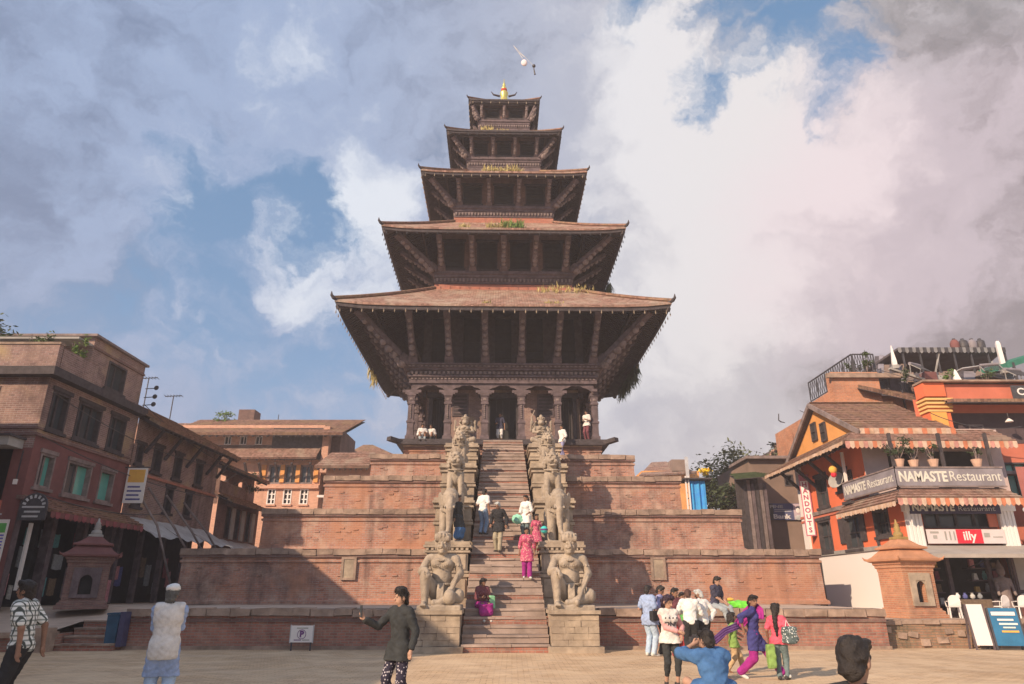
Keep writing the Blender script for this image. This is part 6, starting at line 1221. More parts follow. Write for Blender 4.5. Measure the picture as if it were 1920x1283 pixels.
for i, (cn, gm) in enumerate((('ochre', GOODS[0]), ('red', SIGN_RED), ('pale', GOODS[3]), ('pink', GOODS[1]), ('teal', GOODS[4]), ('indigo', GOODS[6]))):
    x = 18.95 + .55 * (i % 3) + rnd.uniform(0, .1); z = (1.2, 2.3)[i // 3] + rnd.uniform(0, .3); q = MB(); q.prism([(x, 25.1, z), (x + .34, 25.1, z + .02), (x + .32, 25.1, z + .55), (x + .22, 25.1, z + .6), (x + .12, 25.1, z + .6), (x + .02, 25.1, z + .55)], (0, .05, 0)); tag(q.build('hanging_cloth', gm), f'{cn} cloth hanging in the {("lower", "upper")[i // 3]} row at the annex shop on the right edge', 'cloth', 'cloths at the annex shop')
cs = thing('roof_sign', 'black sign lettered Cloc on the parapet at the right edge', 'sign', (20.5, 27.5, 9.5)); fc_ = Face((at(1898, 735, 27.3).x, 27.3), (1, 0)); zc_ = at(1905, 735, 27.3).z; board(cs, 'panel', fc_, 0, 1.6, zc_ - .28, zc_ + .28, -.05, 0, IRON); lettering(cs, fc_, .62, zc_, .006, 'Cloc', .42, INK_W, bold=.01, width=.85)

# houses and roof clutter behind the restaurant
hr = thing('roof_terrace_house', 'taller orange brick house with a railed roof terrace behind the restaurant', 'house', (21, 37, RZ)); YR = 34.6; rx = lambda u, v, Y=YR: at(u, v, Y).x; rz_ = lambda v, Y=YR: at(1700, v, Y).z
BR_OR = brick('brick_orange', (0.50, 0.19, 0.10), (0.42, 0.15, 0.08), (0.42, 0.25, 0.17), stain=.3, pale=.3)
block(hr, 'wall', 17.2, 30, YR, 44, RZ, 11.2, BR_OR); block(hr, 'upper_block', 16.6, rx(1640, 735), YR - .6, YR, 8, rz_(704), BR_OR); tiled_slope(hr, (rx(1606, 753, 34), YR - 1.1, rz_(735)), (rx(1735, 770, 34), YR - 1.1, rz_(764)), (rx(1735, 740, 35), YR + .4, rz_(738)), (rx(1606, 725, 35), YR + .4, rz_(718)), TILE_BROWN, .12, 6, 'roof'); block(hr, 'cornice', 16.3, rx(1690, 735), YR - .8, YR - .62, rz_(716), rz_(708), COPING)
tiled_slope(hr, (rx(1700, 735), YR - .5, rz_(735)), (rx(1775, 722), YR - .5, rz_(720)), (rx(1775, 705), YR + 1.5, rz_(704)), (rx(1730, 700), YR + 1.5, rz_(698)), TILE, .12, 5, 'roof')
def railing(name, label, a, b, h, n, diag=True):
    t = thing(name, label, 'railing', a); a, b = Vector(a), Vector(b); q = MB(); q.beam(a + Vector((0, 0, h)), b + Vector((0, 0, h)), .07, .06); q.build('top_rail', IRON, t, True); q = MB(); q.beam(a + Vector((0, 0, .1)), b + Vector((0, 0, .1)), .05, .05); q.build('bottom_rail', IRON, t, True)
    for i in range(n + 1): p = a.lerp(b, i / n); q = MB(); q.beam(p, p + Vector((0, 0, h)), .05, .05); q.build('post', IRON, t, True)
    q = MB(); k = n * 4
    for i in range(k):
        p, r = a.lerp(b, i / k), a.lerp(b, (i + 1) / k); q.beam(p + Vector((0, 0, .1)), r + Vector((0, 0, h)), .025, .025); q.beam(r + Vector((0, 0, .1)), p + Vector((0, 0, h)), .025, .025)
    o = q.build('lattice', IRON, t, True); o['kind'] = 'stuff'; return t
railing('lattice_railing', 'dark lattice railing running back along the roof terrace side', (17.95, 34.2, 12.1), (17.85, 39.5, 12.1), 1.25, 5); railing('lattice_railing', 'short dark lattice railing across the front of the roof terrace', (18.0, 34.2, 12.1), (19.1, 34.2, 12.1), 1.25, 2); railing('lattice_railing', 'lower dark lattice railing beside the white cone on the roofs', (19.2, 34.6, 11.5), (21.0, 36.5, 12.1), 1.0, 4)
pot_plant(18.3, 34.8, 11.7, 1.4, 'green plant behind the roof terrace railing', LEAF, 240, False, .35)
block(hr, 'terrace_wall', 17.8, 17.95, 34.2, 39.5, 10.2, 12.1, BR_OR)
pg_ = thing('roof_pergola', 'dark metal pergola with a striped edge on the roofs behind the restaurant', 'pergola', (22.3, 36, 12)); Y2 = 36.0; p0, p1 = at(1692, 652, Y2), at(1884, 655, Y2); zt_ = p0.z
m = MB(); m.add([(p0.x - .3, Y2, zt_ - .02), (p1.x, Y2, zt_ - .02), (p1.x + .5, Y2 + 4, zt_ - .5), (p0.x - .9, Y2 + 4, zt_ - .5), (p0.x - .3, Y2, zt_ - .14), (p1.x, Y2, zt_ - .14), (p1.x + .5, Y2 + 4, zt_ - .62), (p0.x - .9, Y2 + 4, zt_ - .62)], [(0, 1, 2, 3), (7, 6, 5, 4), (0, 4, 5, 1), (1, 5, 6, 2), (2, 6, 7, 3), (3, 7, 4, 0)]); m.build('roof_sheet', plain('sheet_dark', (.075, .06, .065), .3, 2), pg_, True)
valance(pg_, (p0.x - .3, Y2 - .03, zt_), (p1.x, Y2 - .03, zt_), .34, [plain('strip_grey', (.20, .18, .18), .2, 4), plain('strip_dark', (.05, .045, .05), .2, 4)], .2, 'strip')
for i in range(7): x = lerp(p0.x, p1.x, i / 6); q = MB(); q.beam((x, Y2 + .1, 10.9), (x, Y2 + .1, zt_ - .1), .08, .08); q.build('post', IRON, pg_, True)
for i in range(6):
    x = lerp(p0.x, p1.x - 1, i / 5); q = MB(); q.beam((x, Y2 + rnd.uniform(.0, 1), rnd.uniform(11.0, 11.8)), (x + rnd.uniform(.5, 1.4), Y2 + .1, rnd.uniform(11.8, zt_ - .1)), .07, .07); q.build('brace', [IRON, GREY, IRON][i % 3], pg_, True)
for z in (11.35, 11.9): q = MB(); q.beam((p0.x, Y2 + .06, z), (p1.x, Y2 + .06, z), .06, .06); q.build('rail', IRON, pg_, True)
block(pg_, 'back_wall', p0.x, p1.x, Y2 + 3.2, Y2 + 3.3, 10.5, zt_ - .5, plain('shade_cloth', (.10, .08, .09), .3, 3))
for i, u in enumerate((1790, 1806, 1823, 1838)):
    c = at(u, 646, Y2 + .8); t = thing('water_tank', ['dark round water tank, leftmost of four on the pergola', 'second dark round water tank on the pergola', 'third dark round water tank on the pergola', 'rightmost round water tank on the pergola'][i], 'tank', (c.x, c.y, zt_), 0, 'water tanks on the pergola'); q = MB(); q.lathe([(.22, 0), (.24, .3), (.24, .55 + .08 * (i % 2)), (.15, .72), (.08, .76)], 12); q.build('barrel', [PL_RED, IRON, SIGN_GREY, IRON][i], t, smooth=True); q = MB(); q.lathe([(.09, .74), (.09, .82)], 8); q.build('lid', IRON, t)
for i, (u, v0, v1, Y, w) in enumerate(((1677, 682, 648, 35.5, .16), (1796, 720, 693, 31.5, .24), (1882, 690, 640, 34.5, .15))):
    a, b = at(u, v0, Y), at(u, v1, Y); t = thing('white_spire', ['slim white roof spire left of the pergola', 'squat white roof spire on the rose-red parapet', 'tall white roof post right of the pergola'][i], 'spire', (a.x, Y, a.z)); q = MB(); h = b.z - a.z; q.lathe([(w, -.2), (w, .1), (w * .7, h * .4), (w * .35, h * .8), (.02, h)] if i < 2 else [(w, -.2), (w * .9, h * .9), (w * .5, h)], 4, ph=.5); q.build('shaft', WHITE, t); q = MB(); q.lathe([(w * 1.4, -.3), (w * 1.4, -.1)], 4, ph=.5); q.build('base', GREY, t)
for i, (nm_, lab, u, v, hx, hy, hz_, rt, mt) in enumerate((('plank', 'long grey plank slanting down left of the squat white spire', 1700, 702, .9, .1, .05, .35, GREY), ('plank', 'dark plank leaning under the left end of the pergola', 1668, 705, .7, .1, .05, -.5, WOOD), ('crate', 'dark red crate on the roofs under the pergola', 1745, 705, .3, .25, .22, 0, PL_RED), ('crate', 'grey crate beside the dark red one on the roofs', 1768, 708, .25, .2, .16, .1, GREY),
        ('metal_sheet', 'pale metal sheet lying tilted under the middle of the pergola', 1830, 686, .7, .3, .02, -.15, TARP), ('metal_sheet', 'dark metal sheet lying at the right under the pergola', 1868, 704, .6, .3, .03, .2, IRON), ('barrel_stand', 'black stand below the tall white post', 1885, 706, .3, .25, .3, 0, IRON), ('plank', 'brown plank lying along the rose-red parapet', 1840, 714, 1.1, .1, .05, .04, WOOD_GREY), ('crate', 'small umber box right of the squat white spire', 1815, 712, .18, .15, .14, 0, GOODS[7]), ('metal_sheet', 'purple-grey sheet folded behind the lattice railing', 1655, 690, .4, .3, .1, -.3, SIGN_GREY))):
    c = at(u, v, 34.2); q = MB(); q.box((c.x, c.y + .1 * i, c.z), (hx, hy, hz_), Matrix.Rotation(rt, 3, 'Y'), .01); tag(q.build(nm_, mt), lab, 'clutter', 'clutter on the right roofs')
ga = thing('green_awning', 'dark green awning roof at the right edge of the skyline', 'awning', (25, 34, 12)); a, b = at(1888, 680, 34), at(1960, 655, 34); m = MB(); m.prism([(a.x, 34, a.z), (b.x, 34, b.z), (b.x, 34, b.z - .35), (a.x, 34, a.z - .30)], (0, 2.5, .3)); m.build('sheet', plain('cloth_green', (.035, .14, .10), .2, 2), ga, True); q = MB(); q.beam((a.x + .3, 34, 9.5), (a.x + .3, 34, a.z), .1, .1); q.build('post', IRON, ga, True)
# brown house with the blue sign
hbw = thing('brown_house', 'plain brown plastered house with a blue sign between the temple and the restaurant', 'house', (14.5, 38, RZ)); Y3 = 38.0; b0, b1 = at(1402, 862, Y3), at(1520, 862, Y3); fW = Face((b0.x, Y3), (1, 0)); wl = b1.x - b0.x + 1.5
ha_ = (at(1472, 912, Y3).x - b0.x, at(1472, 912, Y3).z, at(1486, 890, Y3).x - b0.x, at(1486, 890, Y3).z); m = MB(); fW.wall(m, 0, wl, RZ, b0.z, [ha_], .25); Face((b0.x, 44), (0, -1)).wall(m, 0, 6, RZ, b0.z); m.build('wall', PL_BROWN, hbw, True); window(hbw, fW, *ha_, WOOD, BLACK, 1, 1); board(hbw, 'roof_edge', fW, -.2, wl, b0.z, b0.z + .16, -3, .35, WOOD_GREY); q = MB(); q.beam(fW.p(.45, RZ, .05), fW.p(.55, b0.z - 3.0, .05), .08, .08); q.build('drain_pipe', IRON, hbw, True)
bs = thing('blue_sign', 'blue sign with white print and a pale portrait on the brown house', 'sign', at(1473, 960, 37.8)); s0, s1 = at(1441, 975, 37.85), at(1504, 944, 37.85); fs2 = Face((s0.x, 37.9), (1, 0)); sw = s1.x - s0.x
board(bs, 'panel', fs2, 0, sw, s0.z, s1.z, -.05, 0, plain('sign_blue_grey', (.085, .085, .16), .1, 3)); board(bs, 'dark_side', fs2, 0.02, .35, s0.z + .02, s1.z - .02, 0, .006, IRON); board(bs, 'portrait_ground', fs2, sw - .5, sw - .02, s0.z + .02, s1.z - .02, 0, .006, plain('print_rose_pale', (.45, .33, .36), .06, 3))
hh = s1.z - s0.z; lettering(bs, fs2, .52, s1.z - hh * .2, .012, 'FINE', .22, TARP, bold=.008, width=.72); lettering(bs, fs2, .75, s0.z + hh * .2, .012, 'Bank', .32, INK_W, bold=.012, width=.95)
for k in range(2): board(bs, 'print_line', fs2, .4, sw - .62, s0.z + hh * (.5 + .1 * k), s0.z + hh * (.54 + .1 * k), 0, .008, TARP)
q = MB(); q.ball((s1.x - .26, 37.885, s0.z + hh * .56), .14, 10, 8, (.8, .1, 1)); q.build('portrait_face', PAPER, bs, True); q = MB(); q.ball((s1.x - .22, 37.893, s0.z + hh * .74), .15, 10, 6, (1.0, .08, .6)); q.build('portrait_hair', INK, bs, True); q = MB(); q.ball((s1.x - .26, 37.89, s0.z + hh * .14), .2, 10, 6, (1, .08, .7)); q.build('portrait_shoulders', TARP, bs, True)
sh = thing('timber_shed', 'dark timber shed with a mossy roof beside the brown house', 'shed', (12.3, 37, RZ)); c0, c1 = at(1394, 890, 36.6), at(1428, 890, 36.6); tiled_slope(sh, (c0.x - .7, 35.9, c0.z - .25), (c1.x + .1, 35.9, c0.z - .1), (c1.x + .1, 38, c0.z + .35), (c0.x - .3, 38, c0.z + .25), plain('moss_roof', (.055, .07, .035), .4, 3), .1, 5, 'roof'); block(sh, 'back_wall', c0.x - .2, c1.x, 37.4, 37.6, RZ, c0.z, WOOD)
for i in range(6): x = lerp(c0.x - .1, c1.x, i / 5); block(sh, 'plank', x, x + .17, 36.6, 36.66, RZ, c0.z - rnd.uniform(.2, .5), [WOOD, WOOD_GREY, WOOD_RED][i % 3])
# blue stall
bt = thing('blue_stall', 'small stall hung with a bright blue sheet behind the third plinth', 'stall', at(1305, 950, 37.5)); d0, d1 = at(1293, 948, 37.5), at(1316, 902, 37.5); m = MB(); nn = 8; base = [(lerp(d0.x, d1.x + .15, i / nn), 37.5 + .05 * math.sin(i * 2.3), z) for z in (3.0, d1.z) for i in range(nn + 1)]; m.add(base, [(i, i + 1, nn + 2 + i, nn + 1 + i) for i in range(nn)]); m.build('blue_sheet', plain('cloth_blue', (.05, .25, .62), .2, 3), bt, fix=False, world=True); 
for x in (d0.x - .15, d0.x): block(bt, 'pole', x, x + .07, 37.4, 37.47, RZ, d1.z + .25, WHITE)
block(bt, 'roof', d0.x - .3, d1.x + .5, 37.2, 38.8, d1.z + .05, d1.z + .13, WOOD)
fl_ = thing('marigold_heap', 'heap of bright yellow flowers over the blue stall', 'flowers', (d1.x, 37.8, d1.z + .2)); m = MB(); leaf_cloud(m, (d1.x + .15, 37.8, d1.z + .5), (.5, .3, .2), 240, .08, 1.0); m.build('blossoms', plain('petal_yellow', (.75, .42, .02), .2, 5), fl_, True, fix=False)
# distant house and trees
hf = thing('distant_house', 'distant ochre house with a low tiled roof right of the fourth plinth', 'house', at(1240, 890, 84)); f0, f1 = at(1200, 885, 84), at(1285, 880, 84); block(hf, 'wall', f0.x + .3, f1.x + 1.8, 84.6, 92, RZ, f1.z - .1, PL_AMBER); tiled_slope(hf, (f0.x - .2, 83.6, f0.z - .5), (f1.x + 1.2, 83.6, f1.z - .4), (f1.x - 1.2, 88.5, f1.z + 1.7), (f0.x + 2.4, 88.5, f1.z + 1.6), TILE, .15, 7, 'roof'); block(hf, 'white_pipe', f1.x - .1, f1.x + .25, 83.3, 83.6, f1.z - 1.5, f1.z + 1.4, TARP); block(hf, 'dormer', f1.x - 1.6, f1.x + .2, 84.0, 86, f1.z - .2, f1.z + 1.2, PL_BROWN)
def tree(x, y, z0, zc, rad, n, label, leaf=LEAF, ls=.14, trunk=.22, name='leafy_tree', limbs=7):
    t = thing(name, label, 'tree', (x, y, z0)); h = zc - z0; q = MB(); q.tube([(0, 0, 0), (.05, .03, h * .4), (-.05, 0, h * .8)], [trunk, trunk * .8, trunk * .5], 9); q.build('trunk', WOOD_GREY, t); q = MB()
    for i in range(limbs): a = 6.28 * i / limbs + rnd.uniform(-.3, .3); e = Vector((rad[0] * .75 * math.cos(a), rad[1] * .75 * math.sin(a), h + rad[2] * rnd.uniform(-.3, .8))); q.tube([(0, 0, h * rnd.uniform(.45, .7)), e * .5 + Vector((0, 0, h * .35)), e], [trunk * .45, trunk * .25, .02], 6)
    q.build('limbs', WOOD_GREY, t); q = MB(); leaf_cloud(q, (0, 0, h), rad, n, ls); q.build('crown', leaf, t, fix=False); return t
c = at(1388, 905, 46); tree(c.x, 46, RZ, c.z + .4, (2.1, 1.5, 1.55), 8200, 'leafy tree with an open crown standing between the temple and the brown house', leafmat('leaf_olive', (.12, .125, .06)), .13)
c = at(1350, 935, 41); tree(c.x, 41, RZ, c.z, (1.15, .8, .95), 1900, 'low dark bush growing in front of the leafy tree', LEAF_DARK, .13, .1, 'dark_bush', 5)
c = at(1470, 845, 48); tree(c.x, 48, RZ, c.z, (.9, .6, .55), 420, 'small sparse tree peeping over the brown house roof', LEAF_DARK, .12, .1, 'sparse_tree', 5); hz = thing('distant_gable', 'small distant gabled house over the brown house roof', 'house', at(1480, 855, 52)); g0, g1 = at(1450, 850, 52), at(1500, 838, 52); block(hz, 'wall', g0.x + .4, g1.x + 1, 52, 56, 5, g1.z, BRICK_PINK); tiled_slope(hz, (g0.x, 51.6, g0.z + .2), (g1.x + 1.2, 51.6, g0.z + .4), (g1.x + 1.2, 54, g1.z + .8), (g0.x + .8, 54, g1.z + .7), TILE_BROWN, .15, 5)
# ================================================================ shrines
def shrine(name, label, loc, rz, sc, bm, niche_side, roof_m, fin_m, fm=None):
    t = thing(name, label, 'shrine', loc, rz, 'brick shrines beside the temple', sc); b = .84
    def mo(nm, prof, mat, c=(0, 0)): q = MB(); q.sqmould(prof, c); return q.build(nm, mat, t)
    mo('base', [(b + .22, 0), (b + .22, .12), (b + .14, .14), (b + .14, .24), (b + .05, .28), (b + .05, .34)], bm); faces = [Face((-b, -b), (1, 0)), Face((b, -b), (0, 1)), Face((b, b), (-1, 0)), Face((-b, b), (0, -1))]
    q = MB()
    for i, f in enumerate(faces): f.wall(q, 0, 2 * b, .34, 1.62, [(b - .26, .55, b + .26, 1.30)] if i in niche_side else [], .35)
    q.build('body', bm, t)
    for i in niche_side:
        f = faces[i]; q = MB(); f.box(q, b - .56, b - .26, .42, 1.56, -.02, .08); f.box(q, b + .26, b + .56, .42, 1.56, -.02, .08); f.box(q, b - .26, b + .26, 1.30, 1.56, -.02, .082); f.box(q, b - .26, b + .26, .42, .55, -.02, .09); fr_ = q.build('niche_frame', fm or STONE, t)
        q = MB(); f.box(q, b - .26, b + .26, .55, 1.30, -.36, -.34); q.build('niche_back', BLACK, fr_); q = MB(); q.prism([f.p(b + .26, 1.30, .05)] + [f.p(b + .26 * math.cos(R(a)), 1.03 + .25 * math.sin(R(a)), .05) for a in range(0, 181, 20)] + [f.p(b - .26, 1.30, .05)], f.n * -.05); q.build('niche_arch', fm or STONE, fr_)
    mo('cornice', [(b + .02, 1.62), (b + .02, 1.72), (b + .08, 1.76), (b + .08, 1.84), (b + .14, 1.88), (b + .14, 1.96), (b, 1.98)], bm); mo('lower_roof', [(b + .2, 1.96), (b + .30, 2.0), (b + .31, 2.07), (b + .12, 2.17), (b - .1, 2.36), (b - .2, 2.42)], roof_m); mo('upper_roof', [(b - .12, 2.42), (b - .02, 2.44), (b - .02, 2.50), (b - .25, 2.58), (.3, 2.78), (.24, 2.84)], roof_m); mo('neck', [(.30, 2.80), (.30, 2.88), (.24, 2.9)], fin_m)
    q = MB(); q.lathe([(.2, 2.88), (.24, 2.95), (.2, 3.05), (.12, 3.1), (.17, 3.15), (.13, 3.2), (.15, 3.25), (.10, 3.3), (.12, 3.35), (.06, 3.42), (.03, 3.55)], 14); q.build('finial', fin_m, t, smooth=True)
    for sx in (-1, 1):
        for sy in (-1, 1): q = MB(); q.tube([(sx * (b + .26), sy * (b + .26), 2.05), (sx * (b + .36), sy * (b + .36), 2.07), (sx * (b + .42), sy * (b + .42), 2.16)], [.05, .045, .015], 6); q.build('corner_tip', roof_m, t)
    return t
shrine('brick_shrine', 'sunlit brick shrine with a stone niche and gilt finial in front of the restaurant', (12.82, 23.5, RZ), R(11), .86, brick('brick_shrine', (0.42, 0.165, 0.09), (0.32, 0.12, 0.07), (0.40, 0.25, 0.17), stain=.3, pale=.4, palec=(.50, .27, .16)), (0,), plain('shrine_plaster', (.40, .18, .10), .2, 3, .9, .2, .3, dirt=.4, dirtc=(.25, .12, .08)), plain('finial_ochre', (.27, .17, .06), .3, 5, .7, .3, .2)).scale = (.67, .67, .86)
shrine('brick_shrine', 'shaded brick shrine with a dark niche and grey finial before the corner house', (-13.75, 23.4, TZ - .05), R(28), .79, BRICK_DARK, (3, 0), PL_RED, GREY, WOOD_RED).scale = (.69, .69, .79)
# ================================================================ small street things
bb_ = thing('blue_bin', 'square blue bin standing at the end of the terrace wall', 'bin', (-11.42, 21.25, 0)); q = MB(); q.frus((0, 0), .06, .14, .16, .94, .17, .18); q.build('body', plain('plastic_blue', (.022, .062, .11), .2, 4, .5), bb_); q = MB(); q.bb(.175, .33, -.14, .16, .1, 1.02); q.build('side_panel', plain('plastic_navy', (.055, .05, .10), .2, 4, .5), bb_); q = MB(); q.bb(-.19, .17, -.2, .2, .94, 1.0, .01); q.build('lid', MATS['plastic_blue'], bb_)
ns = thing('notice_board', 'small white notice board lettered P on short legs against the terrace wall', 'sign', (-5.95, 21.1, 0)); fn = Face((-6.28, 21.05), (1, 0)); board(ns, 'board', fn, 0, .62, .22, .66, -.03, 0, PAPER); board(ns, 'board_rim', fn, -.025, 0, .20, .68, -.035, .012, TARP); board(ns, 'board_rim', fn, .62, .645, .20, .68, -.035, .012, TARP)
for x in (.02, .56): board(ns, 'leg', fn, x, x + .04, 0, .22, -.03, .0, IRON)
lettering(ns, fn, .31, .43, .006, 'P', .22, plain('print_violet', (.13, .04, .16), .1, 3), bold=.010); board(ns, 'print_line', fn, .16, .48, .58, .605, 0, .005, GREY); board(ns, 'print_line', fn, .10, .30, .27, .292, 0, .005, MATS['print_violet']); board(ns, 'print_line', fn, .34, .54, .27, .292, 0, .005, GREY); q = MB(); q.tube([fn.p(.31 + .12 * math.cos(R(a)), .43 + .12 * math.sin(R(a)), .006) for a in range(0, 361, 20)], .007, 5, False); q.build('print_ring', MATS['print_violet'], ns, True)
def a_board(name, label, x, y, rz, w, h, mat, frame):
    t = thing(name, label, 'sign', (x, y, 0), rz); ang = .16
    for s_ in (-1, 1):
        for sx in (-1, 1): q = MB(); q.beam((sx * w / 2, s_ * h * ang, 0), (sx * w / 2, 0, h), .05, .04); q.build('leg', frame, t)
    q = MB(); q.add([(-w / 2, -h * ang * .93 - .012, .12), (w / 2, -h * ang * .93 - .012, .12), (w / 2, -.02, h), (-w / 2, -.02, h), (-w / 2, -h * ang * .93 + .012, .12), (w / 2, -h * ang * .93 + .012, .12), (w / 2, 0, h), (-w / 2, 0, h)], [(0, 1, 2, 3), (7, 6, 5, 4), (0, 4, 5, 1), (1, 5, 6, 2), (2, 6, 7, 3), (3, 7, 4, 0)]); p = q.build('panel', mat, t); return t
a_board('menu_board', 'tall blank white menu board standing on the square at the right', 13.55, 21.5, R(-6), .48, 1.22, PAPER, WOOD_RED)
t = a_board('chalk_board', 'blue menu board with white and yellow print leaning right of the white board', 14.25, 21.35, R(-12), .78, 1.12, plain('board_blue', (.03, .13, .24), .15, 3), IRON)
def on_board(t, x0, x1, f0, f1, mat): q = MB(); yy = lambda f: -1.12 * .16 * .93 * (1 - f) - .02 * f - .02; zz = lambda f: .12 + (1.12 - .12) * f; q.add([(x0, yy(f0), zz(f0)), (x1, yy(f0), zz(f0)), (x1, yy(f1), zz(f1)), (x0, yy(f1), zz(f1))], [(0, 1, 2, 3)]); q.build('print_line', mat, t)
for x0, x1, f0, f1, mm in ((-.32, .3, .80, .90, INK_W), (-.2, .22, .66, .71, PAPER), (-.18, .30, .55, .60, INK_W), (-.1, .22, .46, .50, SIGN_W), (-.16, .28, .35, .40, ORANGE_P)): on_board(t, x0, x1, f0, f1, mm)
def chair(x, y, z, rz, label):
    t = thing('plastic_chair', label, 'chair', (x, y, z), rz, 'white chairs before the restaurant', .78); 
    for sx in (-1, 1):
        for sy in (-1, 1): q = MB(); q.beam((sx * .2, sy * .2, 0), (sx * .18, sy * .17, .42), .045, .045); q.build('leg', PAPER, t)
    q = MB(); q.bb(-.22, .22, -.21, .21, .42, .46); q.build('seat', PAPER, t); q = MB(); n = 8; pts = [(-.22 , .2, .46)] + [(.22 * math.cos(R(a)), .24, .66 + .22 * math.sin(R(a))) for a in range(180, -1, -20)] + [(.22, .2, .46)]; q.prism(pts, (0, .03, 0)); q.build('backrest', PAPER, t)
    for sx in (-1, 1): q = MB(); q.tube([(sx * .22, -.18, .43), (sx * .24, -.17, .62), (sx * .24, .2, .64)], .02, 6); q.build('armrest', PAPER, t)
for i, (x, y, r_) in enumerate(((14.0, 23.2, 160), (15.55, 23.3, 200), (16.15, 23.2, 170), (16.75, 23.35, 190), (17.5, 23.2, 180))): chair(x, y, RZ, R(r_), ['white plastic chair next to the sunlit shrine', 'white plastic chair behind the white menu board', 'white plastic chair behind the blue menu board', 'white plastic chair under the pale folding door', 'white plastic chair farthest right before the shop'][i])
tb = thing('display_table', 'low table with a dark cloth in front of the shop', 'table', (14.75, 23.6, RZ)); q = MB(); q.bb(-.55, .55, -.3, .3, .5, .56); q.build('tabletop', WOOD, tb); q = MB(); q.bb(-.56, .56, -.31, -.29, .12, .55); q.build('cloth', GOODS[7], tb)
for sx in (-1, 1): q = MB(); q.bb(sx * .5 - .03, sx * .5 + .03, -.26, .26, 0, .5); q.build('leg', WOOD, tb)
for i in range(4): q = MB(); q.lathe([(.03, RZ + .56), (.07, RZ + .6), (.075, RZ + .66), (.03, RZ + .72), (.045, RZ + .75)], 9, (14.38 + i * .24, 23.5)); tag(q.build('souvenir', [PAPER, GOODS[6], GOODS[3], GOODS[2]][i]), ['white pot at the left of the low display table', 'indigo pot second from the left on the low display table', 'pale pot third from the left on the low display table', 'grey pot at the right of the low display table'][i], 'souvenir', 'souvenirs on the display table')
rt = thing('rail_counter', 'long dark red counter with a white rail at the right edge', 'counter', (18.5, 23.9, RZ)); block(rt, 'body', 16.9, 21.5, 23.9, 24.3, RZ, 1.25, PL_RED); block(rt, 'rail', 16.9, 21.5, 23.82, 23.9, 1.25, 1.36, PAPER)
# grass and creepers growing on the roofs
def tuft(label, p, n, h, spread, leaf=LEAF_DRY, down=False, name='grass_tuft', droop=.35): t = thing(name, label, 'grass', p); m = MB(); grass_tuft(m, (0, 0, 0), n, h, spread, droop, down); m.build('blades', leaf, t, fix=False); return t
GR = plain; T4 = Matrix.Translation(TL) @ Matrix.Rotation(TR, 4, 'Z'); L_ = lambda x, y, z: T4 @ Vector((x, y, z))
tuft('yellow grass tuft on the eave of the second roof, left of the green one', L_(-.3, -6.5, 20.75), 170, .42, (.75, .25, .08)); tuft('green grass tuft growing on the middle of the second roof', L_(.55, -6.5, 20.75), 220, .60, (.55, .25, .08), LEAF_BR); tuft('small dry tuft at the left of the second roof', L_(-2.3, -6.3, 20.85), 60, .35, (.3, .2, .05)); tuft('long dry grass mat on the third roof eave', L_(-.15, -4.85, 25.58), 330, .42, (1.15, .2, .06)); tuft('dry tuft on the fourth roof left of the storey', L_(-1.1, -3.3, 29.75), 110, .40, (.35, .2, .1)); tuft('small dry tuft on the middle of the fourth roof', L_(-.1, -3.5, 29.6), 60, .22, (.4, .15, .05))
tuft('sparse tuft on the left part of the lowest eave', L_(-.9, -8.2, 15.4), 40, .22, (.2, .1, .05)); tuft('sparse tuft on the right part of the lowest eave', L_(2.6, -8.1, 15.45), 50, .22, (.5, .1, .05)); tuft('dry grass lying along the lowest roof beside the second storey', L_(3.6, -4.6, 17.7), 260, .30, (1.6, .5, .25), LEAF_DRY)
for i, (x, y, z, n, lf) in enumerate(((8.55, 1.5, 15.1, 200, LEAF_DARK), (8.5, 3.6, 15.1, 220, LEAF_DARK), (8.5, 5.6, 15.1, 160, LEAF_DARK), (6.95, .8, 20.4, 150, LEAF_DARK), (-8.5, 2.4, 15.1, 70, LEAF_DRY), (-6.9, 4.0, 20.4, 70, LEAF_DRY))): tuft(['hanging creeper at the front of the lowest right eave', 'thick hanging creeper on the middle of the lowest right eave', 'hanging creeper at the back of the lowest right eave', 'hanging creeper on the right eave of the second roof', 'dry straw hanging from the lowest left eave', 'dry straw hanging from the left eave of the second roof'][i], L_(x, y, z), n, .95, (.12, .9, .25), lf, True, 'hanging_creeper', .28)
# banner kite above the temple and a small one on the right
kt = thing('paper_lamp', 'pale round paper banner trailing from a wire above the temple top', 'lamp', at(983, 118, 30)); c = Vector(kt.location); q = MB(); q.ball((0, 0, 0), .22, 12, 8, (.8, .4, 1.0)); q.build('paper', plain('paper_rose', (.62, .50, .50), .1, 4), kt, smooth=True); q = MB(); q.tube([at(963, 86, 30) - c, at(972, 98, 30) - c, at(980, 110, 30) - c], .02, 5); q.tube([at(985, 108, 30) - c, at(972, 98, 30) - c], .02, 5); q.build('wire', TARP, kt); q = MB(); q.ball(at(1001, 124, 30) - c, .1, 8, 6); q.build('dark_weight', IRON, kt); q = MB(); q.tube([at(1000, 124, 30) - c, at(1003, 140, 30) - c], [.02, .05], 5); q.build('tail', IRON, kt); q = MB(); q.tube([at(963, 86, 30) - c, at(1001, 124, 30) - c], .012, 4); q.build('string', TARP, kt)
kt = thing('kite', 'small dark hooked kite tail in the sky left of the restaurant', 'kite', at(1463, 785, 40)); c = Vector(kt.location); q = MB(); q.tube([at(1460, 776, 40) - c, at(1460, 788, 40) - c, at(1464, 791, 40) - c, at(1472, 793, 40) - c], [.03, .04, .04, .02], 5); q.build('tail', IRON, kt)

